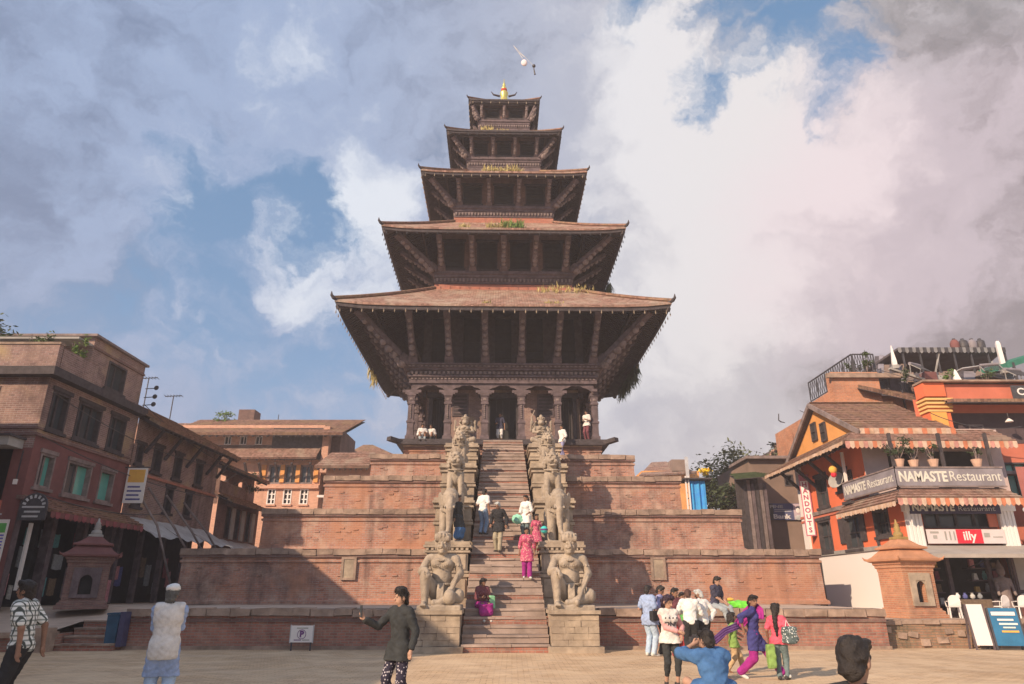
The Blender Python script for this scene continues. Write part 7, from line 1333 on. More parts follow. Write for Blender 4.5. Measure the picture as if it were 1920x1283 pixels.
# solar heaters and plants that crowd the roofs on the right
for i, (u, v, Y, r_) in enumerate(((1722, 690, 33.6, .5), (1858, 690, 33.8, -.3), (1905, 700, 31, .2))):
    c = at(u, v, Y); t = thing('solar_heater', ['tilted solar water heater at the left under the pergola', 'tilted solar water heater at the right under the pergola', 'tilted solar water heater at the far right edge of the roofs'][i], 'heater', c, r_, None, .62)
    q = MB(); q.tube([(-.7, .25, .35), (.7, .25, .35)], .14, 10); q.build('tank', SIGN_GREY, t)
    for k in range(9): q = MB(); q.tube([(-.62 + k * .155, .2, .3), (-.62 + k * .155, -.55, -.35)], .035, 6); q.build('glass_tube', IRON, t)
    for x in (-.7, .7): q = MB(); q.beam((x, .25, .3), (x, .3, -.5), .05, .05); q.build('leg', GREY, t); q = MB(); q.beam((x, .2, .25), (x, -.58, -.4), .05, .05); q.build('rail', GREY, t)
for i, (u, v, Y, n) in enumerate(((1625, 690, 34, 260), (1700, 712, 33, 160), (1850, 716, 31.5, 140), (1780, 718, 29.2, 130))):
    c = at(u, v, Y); pot_plant(c.x, c.y, c.z - .4, 1.0, ['green plant on the roof behind the lattice railing corner', 'small plant left of the squat white spire', 'small plant on the rose-red parapet roof', 'plant growing at the orange corner pillar top'][i], [LEAF, LEAF_DARK, LEAF, LEAF_BR][i], n, False, .35)
for i, (a, b, sag) in enumerate(((at(1500, 770, 33), at(1560, 775, 34), .2), (at(1640, 690, 34), at(1900, 715, 30), .5), (at(1745, 775, 27.5), at(1915, 800, 27), .3))):
    q = MB(); q.tube([a.lerp(b, t / 10) - Vector((0, 0, sag * 4 * (t / 10) * (1 - t / 10))) for t in range(11)], .016, 5); tag(q.build('cable', IRON), ['short black cable left of the yellow gable', 'black cable crossing the roofs under the pergola', 'black cable across the rose-red house front'][i], 'cable')

# dark sheet roofs that fill the skyline right of the lattice railing
for i, (u0, u1, v0, v1, Y) in enumerate(((1636, 1700, 706, 684, 35.2), (1690, 1760, 716, 700, 34.4), (1760, 1900, 712, 696, 34.9), (1640, 1690, 690, 668, 37.5))):
    a, b, c, d = at(u0, v0, Y), at(u1, v0, Y), at(u1, v1, Y + 1.5), at(u0, v1, Y + 1.5); t = thing('metal_canopy', ['dark sheet roof just right of the lattice railing', 'dark sheet roof under the left posts of the pergola', 'long dark sheet roof under the right half of the pergola', 'farther dark sheet roof behind the railing corner'][i], 'roof', a)
    n_ = 6
    for k in range(n_): p, q_ = a.lerp(b, k / n_), a.lerp(b, (k + 1) / n_); r_, s_ = d.lerp(c, (k + 1) / n_), d.lerp(c, k / n_); z_ = Vector((0, 0, .05 * (k % 2))); m = MB(); m.add([p + z_, q_ + z_, r_ + z_, s_ + z_] + [x - Vector((0, 0, .06)) + z_ for x in (p, q_, r_, s_)], [(0, 1, 2, 3), (7, 6, 5, 4), (0, 4, 5, 1), (1, 5, 6, 2), (2, 6, 7, 3), (3, 7, 4, 0)]); m.build('panel', [MATS['sheet_dark'], SIGN_GREY, PL_BROWN][(k + i) % 3], t, True)
    for p in (a, b): q = MB(); q.beam(p + Vector((0, .1, -1.6)), p + Vector((0, .1, -.05)), .08, .08); q.build('post', IRON, t, True)
# ================================================================ people
def cloth(name, c, var=0.2, rough=0.9): return plain('cloth_' + name, c, var, 9.0, rough, 0.1, 0.35)
C_ = {k: cloth(k, v) for k, v in dict(white=(.62, .58, .56), offwhite=(.55, .48, .44), paleblue=(.27, .32, .47), jeans=(.17, .22, .31), palejeans=(.36, .42, .52), greyjeans=(.26, .27, .28), black=(.030, .028, .030), charcoal=(.036, .036, .037), navy=(.055, .05, .075), blue=(.055, .12, .25), magenta=(.29, .025, .17), purple=(.10, .045, .15), pink=(.52, .25, .24), rose=(.58, .09, .13), red=(.40, .05, .06), maroon=(.15, .05, .06), teal=(.06, .30, .26), green=(.13, .38, .10), lime=(.20, .29, .08), yellow=(.55, .42, .10), khaki=(.30, .24, .17), tan=(.42, .27, .15), lavender=(.30, .27, .42), greyteal=(.13, .16, .16), indigo=(.05, .045, .15)).items()}
SHOE_D = plain('shoe_dark', (.04, .035, .035), .2, 10, .6, .3, .1); SHOE_L = plain('shoe_pale', (.50, .46, .42), .1, 10, .6, .3, .1); HAIR_G = plain('hair_grey', (.38, .36, .34), .2, 30, .6, .3, .4)
def make_plaid():
    m, g = material('cloth_plaid', .85, .15); s = g.new('SeparateXYZ', Vector=g.obj); w = lambda o, p: g.mapr(g.math('ABSOLUTE', g.math('SUBTRACT', g.math('FRACT', g.math('MULTIPLY', o, p)), .5)), .30, .36)
    l = g.math('MAXIMUM', w(g.math('ADD', g.math('MULTIPLY', s.outputs[0], .83), g.math('MULTIPLY', s.outputs[1], .55)), 19.), g.math('MULTIPLY', w(s.outputs[2], 17.), .7)); set_col(g, g.mix(l, (.62, .60, .54), (.06, .065, .06))); return m
def make_print():
    m, g = material('cloth_print', .85, .15); v = g.new('TexVoronoi', Vector=g.obj, Scale=26.0); f = g.mapr(v.outputs[0], .26, .34); set_col(g, g.mix(f, (.42, .36, .38), (.03, .025, .04))); return m
def make_floral():
    m, g = material('cloth_floral', .85, .15); v = g.new('TexVoronoi', Vector=g.obj, Scale=16.0); set_col(g, g.mix(g.mapr(v.outputs[0], .2, .4), (.55, .32, .26), (.42, .07, .13))); return m
C_['plaid'] = make_plaid(); C_['print'] = make_print(); C_['floral'] = make_floral()
def strands(t, V, hc, mat, hs):
    q = MB(); rg = random.Random(len(V)); c = np.array(hc)
    for i in rg.sample(range(len(V)), min(420, len(V))):
        p = Vector(V[i]); o = (p - Vector(c)).normalized(); g_ = (Vector((rg.gauss(0, .35), rg.gauss(0, .35), -.8)) + o * .08); g_ = (g_ - o * g_.dot(o) * .8).normalized(); s = g_.cross(o).normalized() * .0035; L = rg.uniform(.025, .055) * hs
        a = p + o * .001; b = p + g_ * L * .6 + o * .003; e = p + g_ * L + o * rg.uniform(.0, .005); q.add([a - s, a + s, b + s, b - s, e], [(0, 1, 2, 3), (3, 2, 4)])
    o_ = q.build('hair_strands', mat, t, fix=False); o_['kind'] = 'stuff'
def ik(a, c, l1, l2, pole):
    a, c, pole = Vector(a), Vector(c), Vector(pole); d = c - a; L = min(d.length, (l1 + l2) * .999); d.normalize(); x = (l1 * l1 - l2 * l2 + L * L) / (2 * L); y = math.sqrt(max(0, l1 * l1 - x * x)); p = (pole - d * pole.dot(d)).normalized()
    return a + d * x + p * y, a + d * L
EYE = MB().ball((0, 0, 0), .0085, 6, 4).mesh('eye')
def person(label, loc, yaw, H, P, O, h=.013, group=None):
    """P: pose in a 1.70 m frame facing -Y (+x is the figure's left); O: outfit"""
    t = thing('person', label, 'person', loc, R(yaw), group, H / 1.70)
    pel = Vector(P.get('pelvis', (0, 0, .92))); Rt = Matrix.Rotation(R(P.get('twist', 0)), 3, 'Z') @ Matrix.Rotation(R(P.get('lean', 0)), 3, 'X') @ Matrix.Rotation(R(P.get('side', 0)), 3, 'Y')
    T = lambda q: pel + Rt @ Vector(q); Rn = np.array(Rt); fem = O.get('fem', False); sw = .165 if fem else .185
    hy, hp = P.get('head', (0, 0)); Rh = Rt @ Matrix.Rotation(R(hy), 3, 'Z') @ Matrix.Rotation(R(hp), 3, 'X'); hc = T((0, -.015, .685)); hs = O.get('headscale', 1.0)
    if hs != 1: hc = hc + Vector((0, 0, .02))
    Th = lambda q: hc + Rh @ (Vector(q) * hs); Rhn = np.array(Rh); EH = lambda q, r: ell(Th(q), tuple(x * hs for x in r), Rhn)
    B = []; legs = []; arms = []
    torso = [ell(T((0, 0, .02)), (.155, .108, .12), Rn), ell(T((0, 0, .17)), (.132 if fem else .14, .095, .15), Rn), ell(T((0, 0, .36)), (.15 if fem else .165, .108, .17), Rn), cap(T((-sw * .8, 0, .485)), .062, T((sw * .8, 0, .485)), .062)]
    if fem: torso += [ell(T((s * .07, -.08, .37)), (.07, .055, .065), Rn) for s in (-1, 1)]
    B += torso + [cap(T((0, 0, .50)), .056, T((0, -.012, .60)), .05)]
    for s, k in ((1, 'L'), (-1, 'R')):
        hip = T((s * .088, 0, -.02)); fo = P.get('foot' + k, (s * .10, 0, .08)); kn, an = ik(hip, fo, .44, .42, P.get('knee' + k, (s * .1, -1, 0)))
        td = Vector(P.get('toe' + k, (s * .25, -1, -.12))).normalized(); toe = an + td * .15 + Vector((0, 0, -.045 if P.get('flat', True) else 0)); heel = an - td * .045 + Vector((0, 0, -.04)); legs.append((hip, kn, an, heel, toe))
        B += [cap(hip, .088, kn, .056), cap(kn, .056, an, .036), ell(kn.lerp(an, .3) + Vector((0, .018, 0)), (.05, .055, .10)), cap(heel, .034, toe, .026)]
        sh = T((s * sw, 0, .475)); ha = P.get('hand' + k); ha = Vector(ha) if ha else T((s * .27, -.03, -.04)); el_, wr = ik(sh, ha, .285, .25, P.get('elbow' + k, (s * .5, 1, -.3))); arms.append((sh, el_, wr)); fd = Vector(P['point' + k]) if 'point' + k in P else (wr - el_)
        B += [cap(sh, .05, el_, .038), cap(el_, .038, wr, .026)] + hand_prims(wr + (wr - el_).normalized() * .02, fd, s, 1.0, P.get('curl', .45), up=P.get('up' + k, (0, -1, .2)), r=max(.0095, h * .8))
    B += [EH((0, .008, .02), (.078, .096, .105)), EH((0, -.030, -.045), (.058, .064, .066)), cap(Th((0, -.088, .015)), .011 * hs, Th((0, -.110, -.022)), .016 * hs, .012), EH((-.076, .01, -.01), (.012, .022, .032)), EH((.076, .01, -.01), (.012, .022, .032)), cap(Th((-.022, -.088, -.058)), .009 * hs, Th((.022, -.088, -.058)), .009 * hs, .006), cap(Th((-.05, -.082, .034)), .008 * hs, Th((.05, -.082, .034)), .008 * hs, .01)]
    body = solid('body', B, h, O.get('skin', SKIN), t, k=.022)
    for s in (-1, 1): share_eye(t, Th((s * .031, -.0905, .012)))
    hair = O.get('hair', 'short'); hm = O.get('hairmat', HAIR)
    if hair:
        Hp = [EH((0, .014, .030), (.089, .106, .108))] + ([EH((0, .075, -.05), (.07, .045, .07))] if hair != 'cap' else []) + [EH((s * .05, -.04, .10), (.04, .05, .035)) for s in (-1, 1)]
        cutp = cut(Th((0, -.062, .045)), Rh @ Vector((0, -1, -.75)))
        ext = []
        if hair == 'long': ext = chain([Th((0, .085, .0)), Th((.01, .12, -.16)), Th((.0, .115, -.34)), Th((0, .10, -.5))], [.06, .055, .045, .02])
        if hair == 'tied': ext = [EH((0, .12, -.03), (.05, .045, .05))] + chain([Th((0, .12, -.05)), Th((.02, .13, -.2))], [.035, .02])
        if hair == 'bob': ext = [EH((s * .07, .02, -.05), (.03, .07, .09)) for s in (-1, 1)] + [EH((0, .07, -.06), (.085, .05, .10))]
        if hair == 'pile': ext = [EH((0, -.01, .12), (.085, .10, .05))]
        V1 = sdf_arrays(Hp + [cutp] + ext if ext else Hp + [cutp], max(h * .8, .009), .02, .008, 48); ho = link('hair', np_mesh('hair', *V1), hm, t)
        if .009 < h < .0115: strands(t, V1[0], hc, hm, hs)
    if O.get('cap'):
        solid('cap', [EH((0, .012, .095), (.098, .112, .055)), EH((0, .0, .07), (.10, .115, .03))] + ([EH((0, -.03, .12), (.07, .07, .035))]), h * .8, O['cap'], t, .015)
    # trousers or skirt
    bt = O.get('bottom')
    if bt:
        kind, mat = bt[0], bt[1]; w = bt[2] if len(bt) > 2 else .0
        if kind == 'trousers':
            L = [ell(T((0, 0, .01)), (.168, .122, .13), Rn)]
            for hip, kn, an, heel, toe in legs: e = kn.lerp(an, bt[3] if len(bt) > 3 else .96); L += [cap(hip, .104 + w * .4, kn, .072 + w * .6), cap(kn, .072 + w * .6, e, .054 + w), ell(kn.lerp(an, .3) + Vector((0, .018, 0)), (.062, .066, .11))]
            solid('trousers', L + [cut(T((0, 0, .12)), Rt @ Vector((0, 0, 1)))], h, mat, t, .03, .004, 42)
        elif kind == 'skirt':
            zb = bt[3] if len(bt) > 3 else .25; L = [ell(T((0, 0, .01)), (.17, .125, .13), Rn)]
            for hip, kn, an, heel, toe in legs: e = kn.lerp(an, .55); L += [cap(hip, .12, kn, .125 + w), cap(kn, .125 + w, e, .14 + w)]
            L += [cap((legs[0][0] + legs[1][0]) / 2, .13, (legs[0][1] + legs[1][1]) / 2, .14 + w)]
            solid('skirt', L + [cut(T((0, 0, .12)), Rt @ Vector((0, 0, 1)))], h, mat, t, .05, .006, 36)
    sh_ = O.get('shoes', SHOE_D)
    if sh_:
        for hip, kn, an, heel, toe in legs: solid('shoe', [cap(heel, .042, toe, .036), cap(heel + Vector((0, 0, .02)), .040, an + Vector((0, 0, .0)), .042), ell(heel.lerp(toe, .75), (.042, .05, .03))], h * .9, sh_, t, .015)
    # top
    tp = O.get('top')
    top_o = None
    if tp:
        mat, sl, hem = tp[0], tp[1], tp[2]; lo = tp[3] if len(tp) > 3 else .018
        L = [('e', p[1], tuple(r + lo for r in p[2]), p[3], None) if p[0] == 'e' else ('c', p[1], p[2] + lo, p[3], p[4] + lo, None) for p in torso]
        if hem > 0:
            fl = tp[4] if len(tp) > 4 else .03
            for hip, kn, an, heel, toe in legs: e = hip.lerp(kn, min(1, (hem + .16) / .44)) if hem < .34 else kn.lerp(an, min(.9, (hem - .38) / .42)); L += ([cap(hip, .108 + lo, e, .10 + lo + fl)] if hem < .34 else [cap(hip, .108 + lo, kn, .10 + lo + fl * .6), cap(kn, .10 + lo + fl * .6, e, .10 + lo + fl)])
            mh = (legs[0][0] + legs[1][0]) / 2; mk = (legs[0][1] + legs[1][1]) / 2; L += [cap(mh, .12 + lo, mh.lerp(mk, min(1, (hem + .14) / .44)), .10 + lo + fl)]
        for (shd, el_, wr) in arms:
            if sl != 'none': L += [cap(shd, .060 + lo * .5, el_ if sl == 'long' else shd.lerp(el_, .72), (.048 if sl == 'long' else .058) + lo * .5)]
            if sl == 'long': L += [cap(el_, .048 + lo * .5, el_.lerp(wr, .93), .038 + lo * .5)]
            if sl == 'half': L += [cap(shd, .060 + lo * .5, el_, .055 + lo * .4), cap(el_, .055 + lo * .4, el_.lerp(wr, .35), .048 + lo * .4)]
        L += [cap(T((-.04, 0, .53)), .062, T((.04, 0, .53)), .062)]
        cutz = [cut(T((0, 0, -.07 - hem)), Rt @ Vector((0, 0, -1)))]
        top_o = solid(tp[5] if len(tp) > 5 else 'shirt', L + cutz, h, mat, t, .024, .0075, 30)
    vs = O.get('vest')
    if vs:
        L = [('e', p[1], tuple(r + vs[1] for r in p[2]), p[3], None) if p[0] == 'e' else ('c', p[1], p[2] + vs[1] * .7, p[3], p[4] + vs[1] * .7, None) for p in torso]
        L += [ell(T((0, 0, -.06)), (.185 + vs[1], .14 + vs[1], .26), Rn)]
        solid('waistcoat', L + [cut(T((0, 0, -.20)), Rt @ Vector((0, 0, -1))), cut(T((sw + .02, 0, 0)), Rt @ Vector((1, 0, 0))), cut(T((-sw - .02, 0, 0)), Rt @ Vector((-1, 0, 0)))], h, vs[0], t, .03, .004, 38)
    return t, dict(T=T, Th=Th, arms=arms, legs=legs, top=top_o, Rt=Rt)
def share_eye(t, p):
    o = bpy.data.objects.new('eye', EYE); COL.objects.link(o); o.parent = t; o.location = p
    if not EYE.materials: EYE.materials.append(INK)
def ground_at(u, v, z=0.0): r = ray(u, v); k = (z - CAM_Z) / r.z; return Vector((r.x * k, r.y * k, z))
def at_y(u, Y, z): # the point at depth Y and height z seen in column u
    d = Y * math.cos(PITCH) + (z - CAM_Z) * math.sin(PITCH); return Vector(((u - 960) / F_PX * d, Y, z))
def gy(u, Y, zr=1.2): p = at_y(u, Y, zr); return Vector((p.x, p.y, 0))
def wpt(t, q): return WM[t.name] @ Vector(q)
# ---- left and centre foreground
person('man in a white plaid short-sleeved shirt and dark trousers at the left edge', gy(50, 9.6), -84, 1.70, dict(handL=(.25, .10, .90), handR=(-.24, .14, .92), lean=7, head=(-6, -6), footL=(.10, .06, .08), footR=(-.12, -.06, .08)), dict(top=(C_['plaid'], 'short', 0, .03), bottom=('trousers', C_['black'], .012), skin=SKIN), .0105)
person('man seen from behind in a white waistcoat, pale blue kurta and white cap', gy(316, 10.5), 198, 1.64, dict(handL=(-.06, -.19, 1.16), handR=(.08, -.20, 1.13), elbowL=(1, .1, -.25), elbowR=(-1, .1, -.25), head=(-14, -4), footL=(.13, 0, .08), footR=(-.12, .05, .08)), dict(top=(C_['paleblue'], 'long', .36, .016, .015, 'kurta'), vest=(C_['offwhite'], .046), bottom=('trousers', C_['palejeans'], .03), hair='short', hairmat=plain('hair_dark_grey', (.09, .085, .08), .3, 30, .5, .4, .4), cap=C_['white'], skin=SKIN, shoes=SHOE_L), .0105)
t, S = person('young man in a long black jacket holding a phone out at arm length', gy(752, 10.5), -36, 1.59, dict(handR=(-.38, -.38, 1.30), elbowR=(-.2, .3, -1), handL=(.30, -.06, .90), head=(-22, 2), footL=(.16, .06, .08), footR=(-.10, -.05, .08), pointR=(-.5, -.3, .9), upR=(.3, -1, 0)), dict(top=(C_['charcoal'], 'long', .12, .026, -.006, 'jacket'), bottom=('trousers', C_['print'], -.002), hair='pile', skin=SKIN_LT), .0105)
p = wpt(t, S['arms'][1][2]) + Vector((-.06, -.02, .11)); ph = thing('phone', 'dark phone held up by the young man in black', 'phone', p, R(-60)); q = MB(); q.bb(-.038, .038, -.006, .006, -.08, .08); q.build('case', IRON, ph); q = MB(); q.bb(-.034, .034, -.0075, -.0062, -.072, .072); q.build('screen', GLASS, ph)
for s in (-1,):
    pass
# ---- group on the right
G5 = 'people gathered by the right terrace wall'
t, S = person('man in a light blue shirt and pale jeans with a black shoulder bag', at_y(1221, 19.4, 0), 128, 1.70, dict(head=(20, 18), handL=(.2, -.22, 1.10), handR=(-.12, -.24, 1.08), elbowL=(.6, .5, -.6)), dict(top=(C_['paleblue'], 'short', .10, .03), bottom=('trousers', C_['palejeans'], .015), shoes=SHOE_L, skin=SKIN_LT), .013, G5)
bag = thing('shoulder_bag', 'black shoulder bag at the hip of the man in light blue', 'bag', wpt(t, (-.24, .05, .98)), R(30)); solid('pouch', [rbox((0, 0, 0), (.10, .05, .10), .02)], .015, C_['black'], bag); q = MB(); a = Vector((0, 0, .1)); q.tube([a, Vector((.08, .0, .3)), Vector((.16, .02, .48))], .012, 5); q.build('strap', C_['black'], bag)
person('man in a lavender shirt looking down behind the man in light blue', at_y(1241, 20.1, 0), 70, 1.70, dict(head=(0, 25), lean=5, handR=(-.15, -.25, 1.2), handL=(.15, -.25, 1.2)), dict(top=(C_['lavender'], 'short', .05, .025), bottom=('trousers', C_['charcoal'], .01), skin=SKIN), .014, G5)
t, S = person('girl in a pink and cream sweater lettered ONE and black leggings', gy(1252, 13.4), 10, 1.47, dict(head=(24, 20), handR=(.10, -.22, 1.06), handL=(.20, -.18, .98), elbowR=(-.7, .4, -.8), elbowL=(.7, .6, -.4), footL=(.07, -.1, .08), footR=(-.09, .10, .08), lean=2), dict(top=(C_['offwhite'], 'none', .02, .034), bottom=('trousers', C_['charcoal'], -.004, .62), hair='tied', hairmat=plain('hair_plum', (.035, .018, .03), .4, 30, .5, .4, .4), skin=SKIN_LT, fem=True, shoes=SHOE_D, headscale=1.12), .0105)
L = []
for (shd, el_, wr) in S['arms']: L += [cap(shd, .066, el_, .056), cap(el_, .056, el_.lerp(wr, .92), .046)]
solid('sleeves', L, .011, C_['pink'], t, .02, .004, 40); solid('hem_band', [ell(S['T']((0, 0, -.05)), (.196, .15, .06))], .012, C_['pink'], t)
me = text_mesh('ONE', .115, .003, .004); 
from mathutils.bvhtree import BVHTree
bv = BVHTree.FromPolygons([v.co for v in S['top'].data.vertices], [tuple(p.vertices) for p in S['top'].data.polygons]); C0 = S['T']((0, 0, .27)); ok = True
for v in me.vertices:
    hit = bv.ray_cast(Vector((C0.x + v.co.x * 1.25, -1.0, C0.z + v.co.y)), Vector((0, 1, 0)))[0]; v.co = Vector((C0.x + v.co.x * 1.25, (hit.y if hit else C0.y - .15) - .004 - v.co.z, C0.z + v.co.y))
link('lettering', me, INK, t)
q = MB()
for i in range(4):
    x = C0.x - .12 + .08 * i; z = C0.z + .12; hit = bv.ray_cast(Vector((x, -1, z)), Vector((0, 1, 0)))[0]; yy = (hit.y if hit else -.15) - .006; q.add([(x - .022, yy, z - .012), (x + .022, yy, z - .012), (x + .01, yy, z + .02), (x - .01, yy, z + .02)], [(0, 1, 2, 3)])
o = q.build('printed_stars', INK, t); o['kind'] = 'stuff'
person('dark-haired person in a maroon top and red trousers facing the camera', at_y(1273, 18.9, 0), 25, 1.63, dict(head=(18, 12), handL=(.12, -.22, 1.1), handR=(-.12, -.22, 1.05)), dict(top=(C_['maroon'], 'half', .06, .025), bottom=('trousers', C_['red'], .03), skin=SKIN, shoes=SHOE_L), .014, G5)
gb = thing('green_bag', 'bright green bag held by the person in the maroon top', 'bag', at_y(1281, 18.55, 1.05), 0); solid('bag_body', [rbox((0, 0, 0), (.12, .05, .14), .03)], .018, C_['green'], gb, noise=.01, nscale=20)
person('child in a pink shirt half hidden between the grown-ups', at_y(1287, 19.5, 0), 10, 1.50, dict(head=(10, 10)), dict(top=(C_['pink'], 'short', .05, .02), bottom=('trousers', C_['maroon'], .0), skin=SKIN, headscale=1.08), .015, G5)
person('man in a white shirt and black trousers bending forward with his back turned', at_y(1301, 17.9, 0), 170, 1.62, dict(lean=14, head=(-12, 20), handL=(.16, -.38, 1.15), handR=(-.16, -.38, 1.1), elbowL=(.6, .4, -.5), elbowR=(-.6, .4, -.5)), dict(top=(C_['white'], 'long', .0, .03), bottom=('trousers', C_['black'], .025), hair='short', hairmat=plain('hair_brown', (.07, .03, .02), .3, 30, .5, .4, .4), skin=SKIN), .013, G5)
person('older man in a white shirt and black trousers with one hand on his hip', at_y(1325, 18.2, 0), 200, 1.60, dict(lean=8, head=(40, 15), handL=(-.10, -.3, 1.1), handR=(-.24, -.02, .96), elbowR=(-1, .3, 0)), dict(top=(C_['white'], 'long', .0, .028), bottom=('trousers', C_['black'], .025), hair='short', hairmat=HAIR_G, skin=SKIN), .013, G5)
person('young man in a navy t-shirt and grey jeans sitting on the terrace edge', at_y(1346, 21.75, 1.10 - .80), 38, 1.70, dict(pelvis=(0, 0, .90), lean=12, footL=(.12, -.55, .42), footR=(-.06, -.50, .36), kneeL=(.2, -1, .5), kneeR=(-.2, -1, .5), handL=(.20, -.30, .95), handR=(.02, -.34, .96), head=(10, 12)), dict(top=(C_['navy'], 'short', .0, .025), bottom=('trousers', C_['greyjeans'], .01), skin=SKIN_LT), .013)
t, S = person('crouching photographer in a blue shirt seen from behind', gy(1336, 9.6, .7), 188, 1.70, dict(pelvis=(0, .10, .34), lean=16, footL=(.17, -.22, .08), footR=(-.20, -.12, .10), kneeL=(.5, -1, .8), kneeR=(-.6, -1, .5), handL=(.10, -.36, .92), handR=(-.06, -.38, .90), elbowL=(1, 0, -.35), elbowR=(-1, 0, -.35), head=(-6, 6)), dict(top=(C_['blue'], 'half', .02, .035), bottom=('trousers', C_['navy'], .015), hair='short', skin=SKIN_LT), .0105)
cm = thing('camera_body', 'black camera held up by the crouching photographer', 'camera', wpt(t, (.02, -.46, .96)), R(188)); q = MB(); q.bb(-.07, .07, -.03, .03, -.045, .05); q.bb(-.03, .03, -.03, .03, .05, .075); q.build('case', IRON, cm); q = MB(); q.tube([(0, -.03, 0), (0, -.13, 0)], [.036, .038], 12); q.build('lens', IRON, cm)
solid('neck_strap', ring_balls((0, .0, 0), .085, 20, .018), .011, C_['yellow'], t).location = S['T']((0, -.01, .535))
# woman in purple and magenta striding past
t, S = person('woman in a blue and purple tunic, magenta scarf and trousers striding by', gy(1408, 14.6), 62, 1.54, dict(pelvis=(0, 0, .86), lean=4, footL=(.06, -.52, .08), footR=(-.07, .34, .12), toeR=(-.1, -1, -.5), head=(-42, 4), handL=(.22, .12, .95), handR=(-.24, .16, 1.0), elbowR=(-.6, .8, -.2)), dict(top=(C_['indigo'], 'half', .24, .016, -.01, 'tunic'), bottom=('trousers', C_['magenta'], .03), hair='tied', skin=SKIN, fem=True, shoes=SHOE_L), .0105)
sc_ = [S['T']((-.10, -.14, .34)), S['T']((-.02, -.13, .50)), S['T']((.12, -.02, .56)), S['T']((.13, .10, .44)), S['T']((.05, .32, .16)), S['T']((.0, .60, .02)), S['T']((.02, .86, -.22))]
def ribbon(nm, pts, w, mats, parent, th=.012):
    n = 10; P_ = []
    for i in range(len(pts) - 1):
        for j in range(4): P_.append(pts[i].lerp(pts[i + 1], j / 4))
    P_.append(pts[-1]); q = MB(); rows = []
    for i, c in enumerate(P_):
        d = (P_[min(i + 1, len(P_) - 1)] - P_[max(0, i - 1)]).normalized(); sd = d.cross(Vector((1, .2, .1))).normalized(); rows.append([c + sd * lerp(-w, w, j / n) + d.cross(sd) * (.02 * math.sin(j * 1.9 + i * .5)) for j in range(n + 1)])
    v = [p for r in rows for p in r]; q.add(v, [(i * (n + 1) + j, i * (n + 1) + j + 1, (i + 1) * (n + 1) + j + 1, (i + 1) * (n + 1) + j) for i in range(len(rows) - 1) for j in range(n)]); o = q.build(nm, mats, parent, smooth=True, fix=False)
    so = o.modifiers.new('thick', 'SOLIDIFY'); so.thickness = th; return o
ribbon('scarf', sc_[:5], .11, C_['magenta'], t); ribbon('scarf_end', sc_[4:], .07, C_['purple'], t)
hb_ = thing('handbag', 'yellow and tan handbag swinging beside the woman in purple', 'bag', wpt(t, (.22, -.02, .70)), R(60)); solid('bag_body', [rbox((0, 0, 0), (.10, .05, .11), .03), ell((0, 0, -.05), (.14, .07, .08))], .014, C_['tan'], hb_); solid('flap', [rbox((0, -.01, .09), (.09, .055, .04), .02)], .012, C_['yellow'], hb_); q = MB(); q.tube([(-.08, 0, .1), (-.05, 0, .24), (.05, 0, .24), (.08, 0, .1)], .01, 5); q.build('handle', C_['tan'], hb_)
person('small child in a yellow top and tan trousers walking behind the woman in purple', at_y(1381, 15.6, 0), 80, 1.10, dict(footL=(.06, -.24, .08), footR=(-.06, .26, .12), toeR=(0, -1, -.5), handL=(.2, -.2, 1.0), handR=(-.2, .2, .95)), dict(top=(C_['lime'], 'short', .10, .03), bottom=('trousers', C_['tan'], .03), hair='bob', skin=SKIN, shoes=None, headscale=1.35), .012)
t, S = person('girl in a pink-red t-shirt and grey jeans with a long black ponytail', gy(1459, 14.4, .8), 152, 1.30, dict(footL=(.07, .06, .08), footR=(-.08, -.06, .08), handL=(.26, -.04, .92), handR=(-.27, -.02, .95), head=(-4, 4)), dict(top=(C_['rose'], 'short', .03, .03), bottom=('trousers', C_['greyteal'], .01), hair='long', skin=SKIN, fem=True, headscale=1.22), .0105)
def make_check(): m, g = material('bag_check', .6, .3); v = g.new('TexVoronoi', Vector=g.pos, Scale=26.0); set_col(g, g.mix(g.mapr(v.outputs[0], .25, .4), (.62, .62, .6), (.08, .10, .10))); return m
bg_ = thing('patterned_bag', 'black and white patterned plastic bag held by the girl with the ponytail', 'bag', at_y(1480, 14.2, .80), 0); solid('bag_body', [rbox((0, 0, 0), (.10, .04, .12), .03), ell((.05, 0, -.06), (.12, .06, .1))], .014, make_check(), bg_, noise=.012, nscale=22); q = MB(); q.tube([(-.06, 0, .12), (-.03, 0, .26), (.05, 0, .12)], .009, 5); q.build('handle', PAPER, bg_)
bg_ = thing('green_carrier', 'lime green carrier bag hanging at the left of the girl with the ponytail', 'bag', at_y(1446, 14.3, .42), 0); solid('bag_body', [rbox((0, 0, 0), (.055, .05, .19), .02)], .014, C_['lime'], bg_, noise=.01, nscale=20)
person('dark-haired head of a person crouching close by at the bottom edge of the view', gy(1602, 4.5), 138, 1.70, dict(pelvis=(0, .05, .50), lean=3, footL=(.16, -.25, .08), footR=(-.16, -.2, .08), kneeL=(.4, -1, .6), kneeR=(-.4, -1, .6), handL=(.15, -.4, .6), handR=(-.15, -.4, .6), head=(0, 10)), dict(top=(C_['charcoal'], 'short', .0, .03), bottom=('trousers', C_['jeans'], .01), hair='short', skin=SKIN_LT, headscale=1.06), .0085)
gs = thing('green_sheet', 'folded bright green plastic sheet lying on the terrace edge', 'sheet', at_y(1382, 21.9, TZ), 0); solid('folds', [rbox((0, 0, .10), (.28, .14, .05), .04), ell((.05, -.02, .17), (.24, .12, .05)), rbox((.18, -.1, .06), (.12, .10, .04), .03)], .016, plain('sheet_green', (.14, .50, .04), .2, 4, .4, .4, .3), gs, noise=.015, nscale=18); solid('orange_edge', [ell((-.18, 0, .25), (.12, .06, .05))], .016, ORANGE_P, gs)
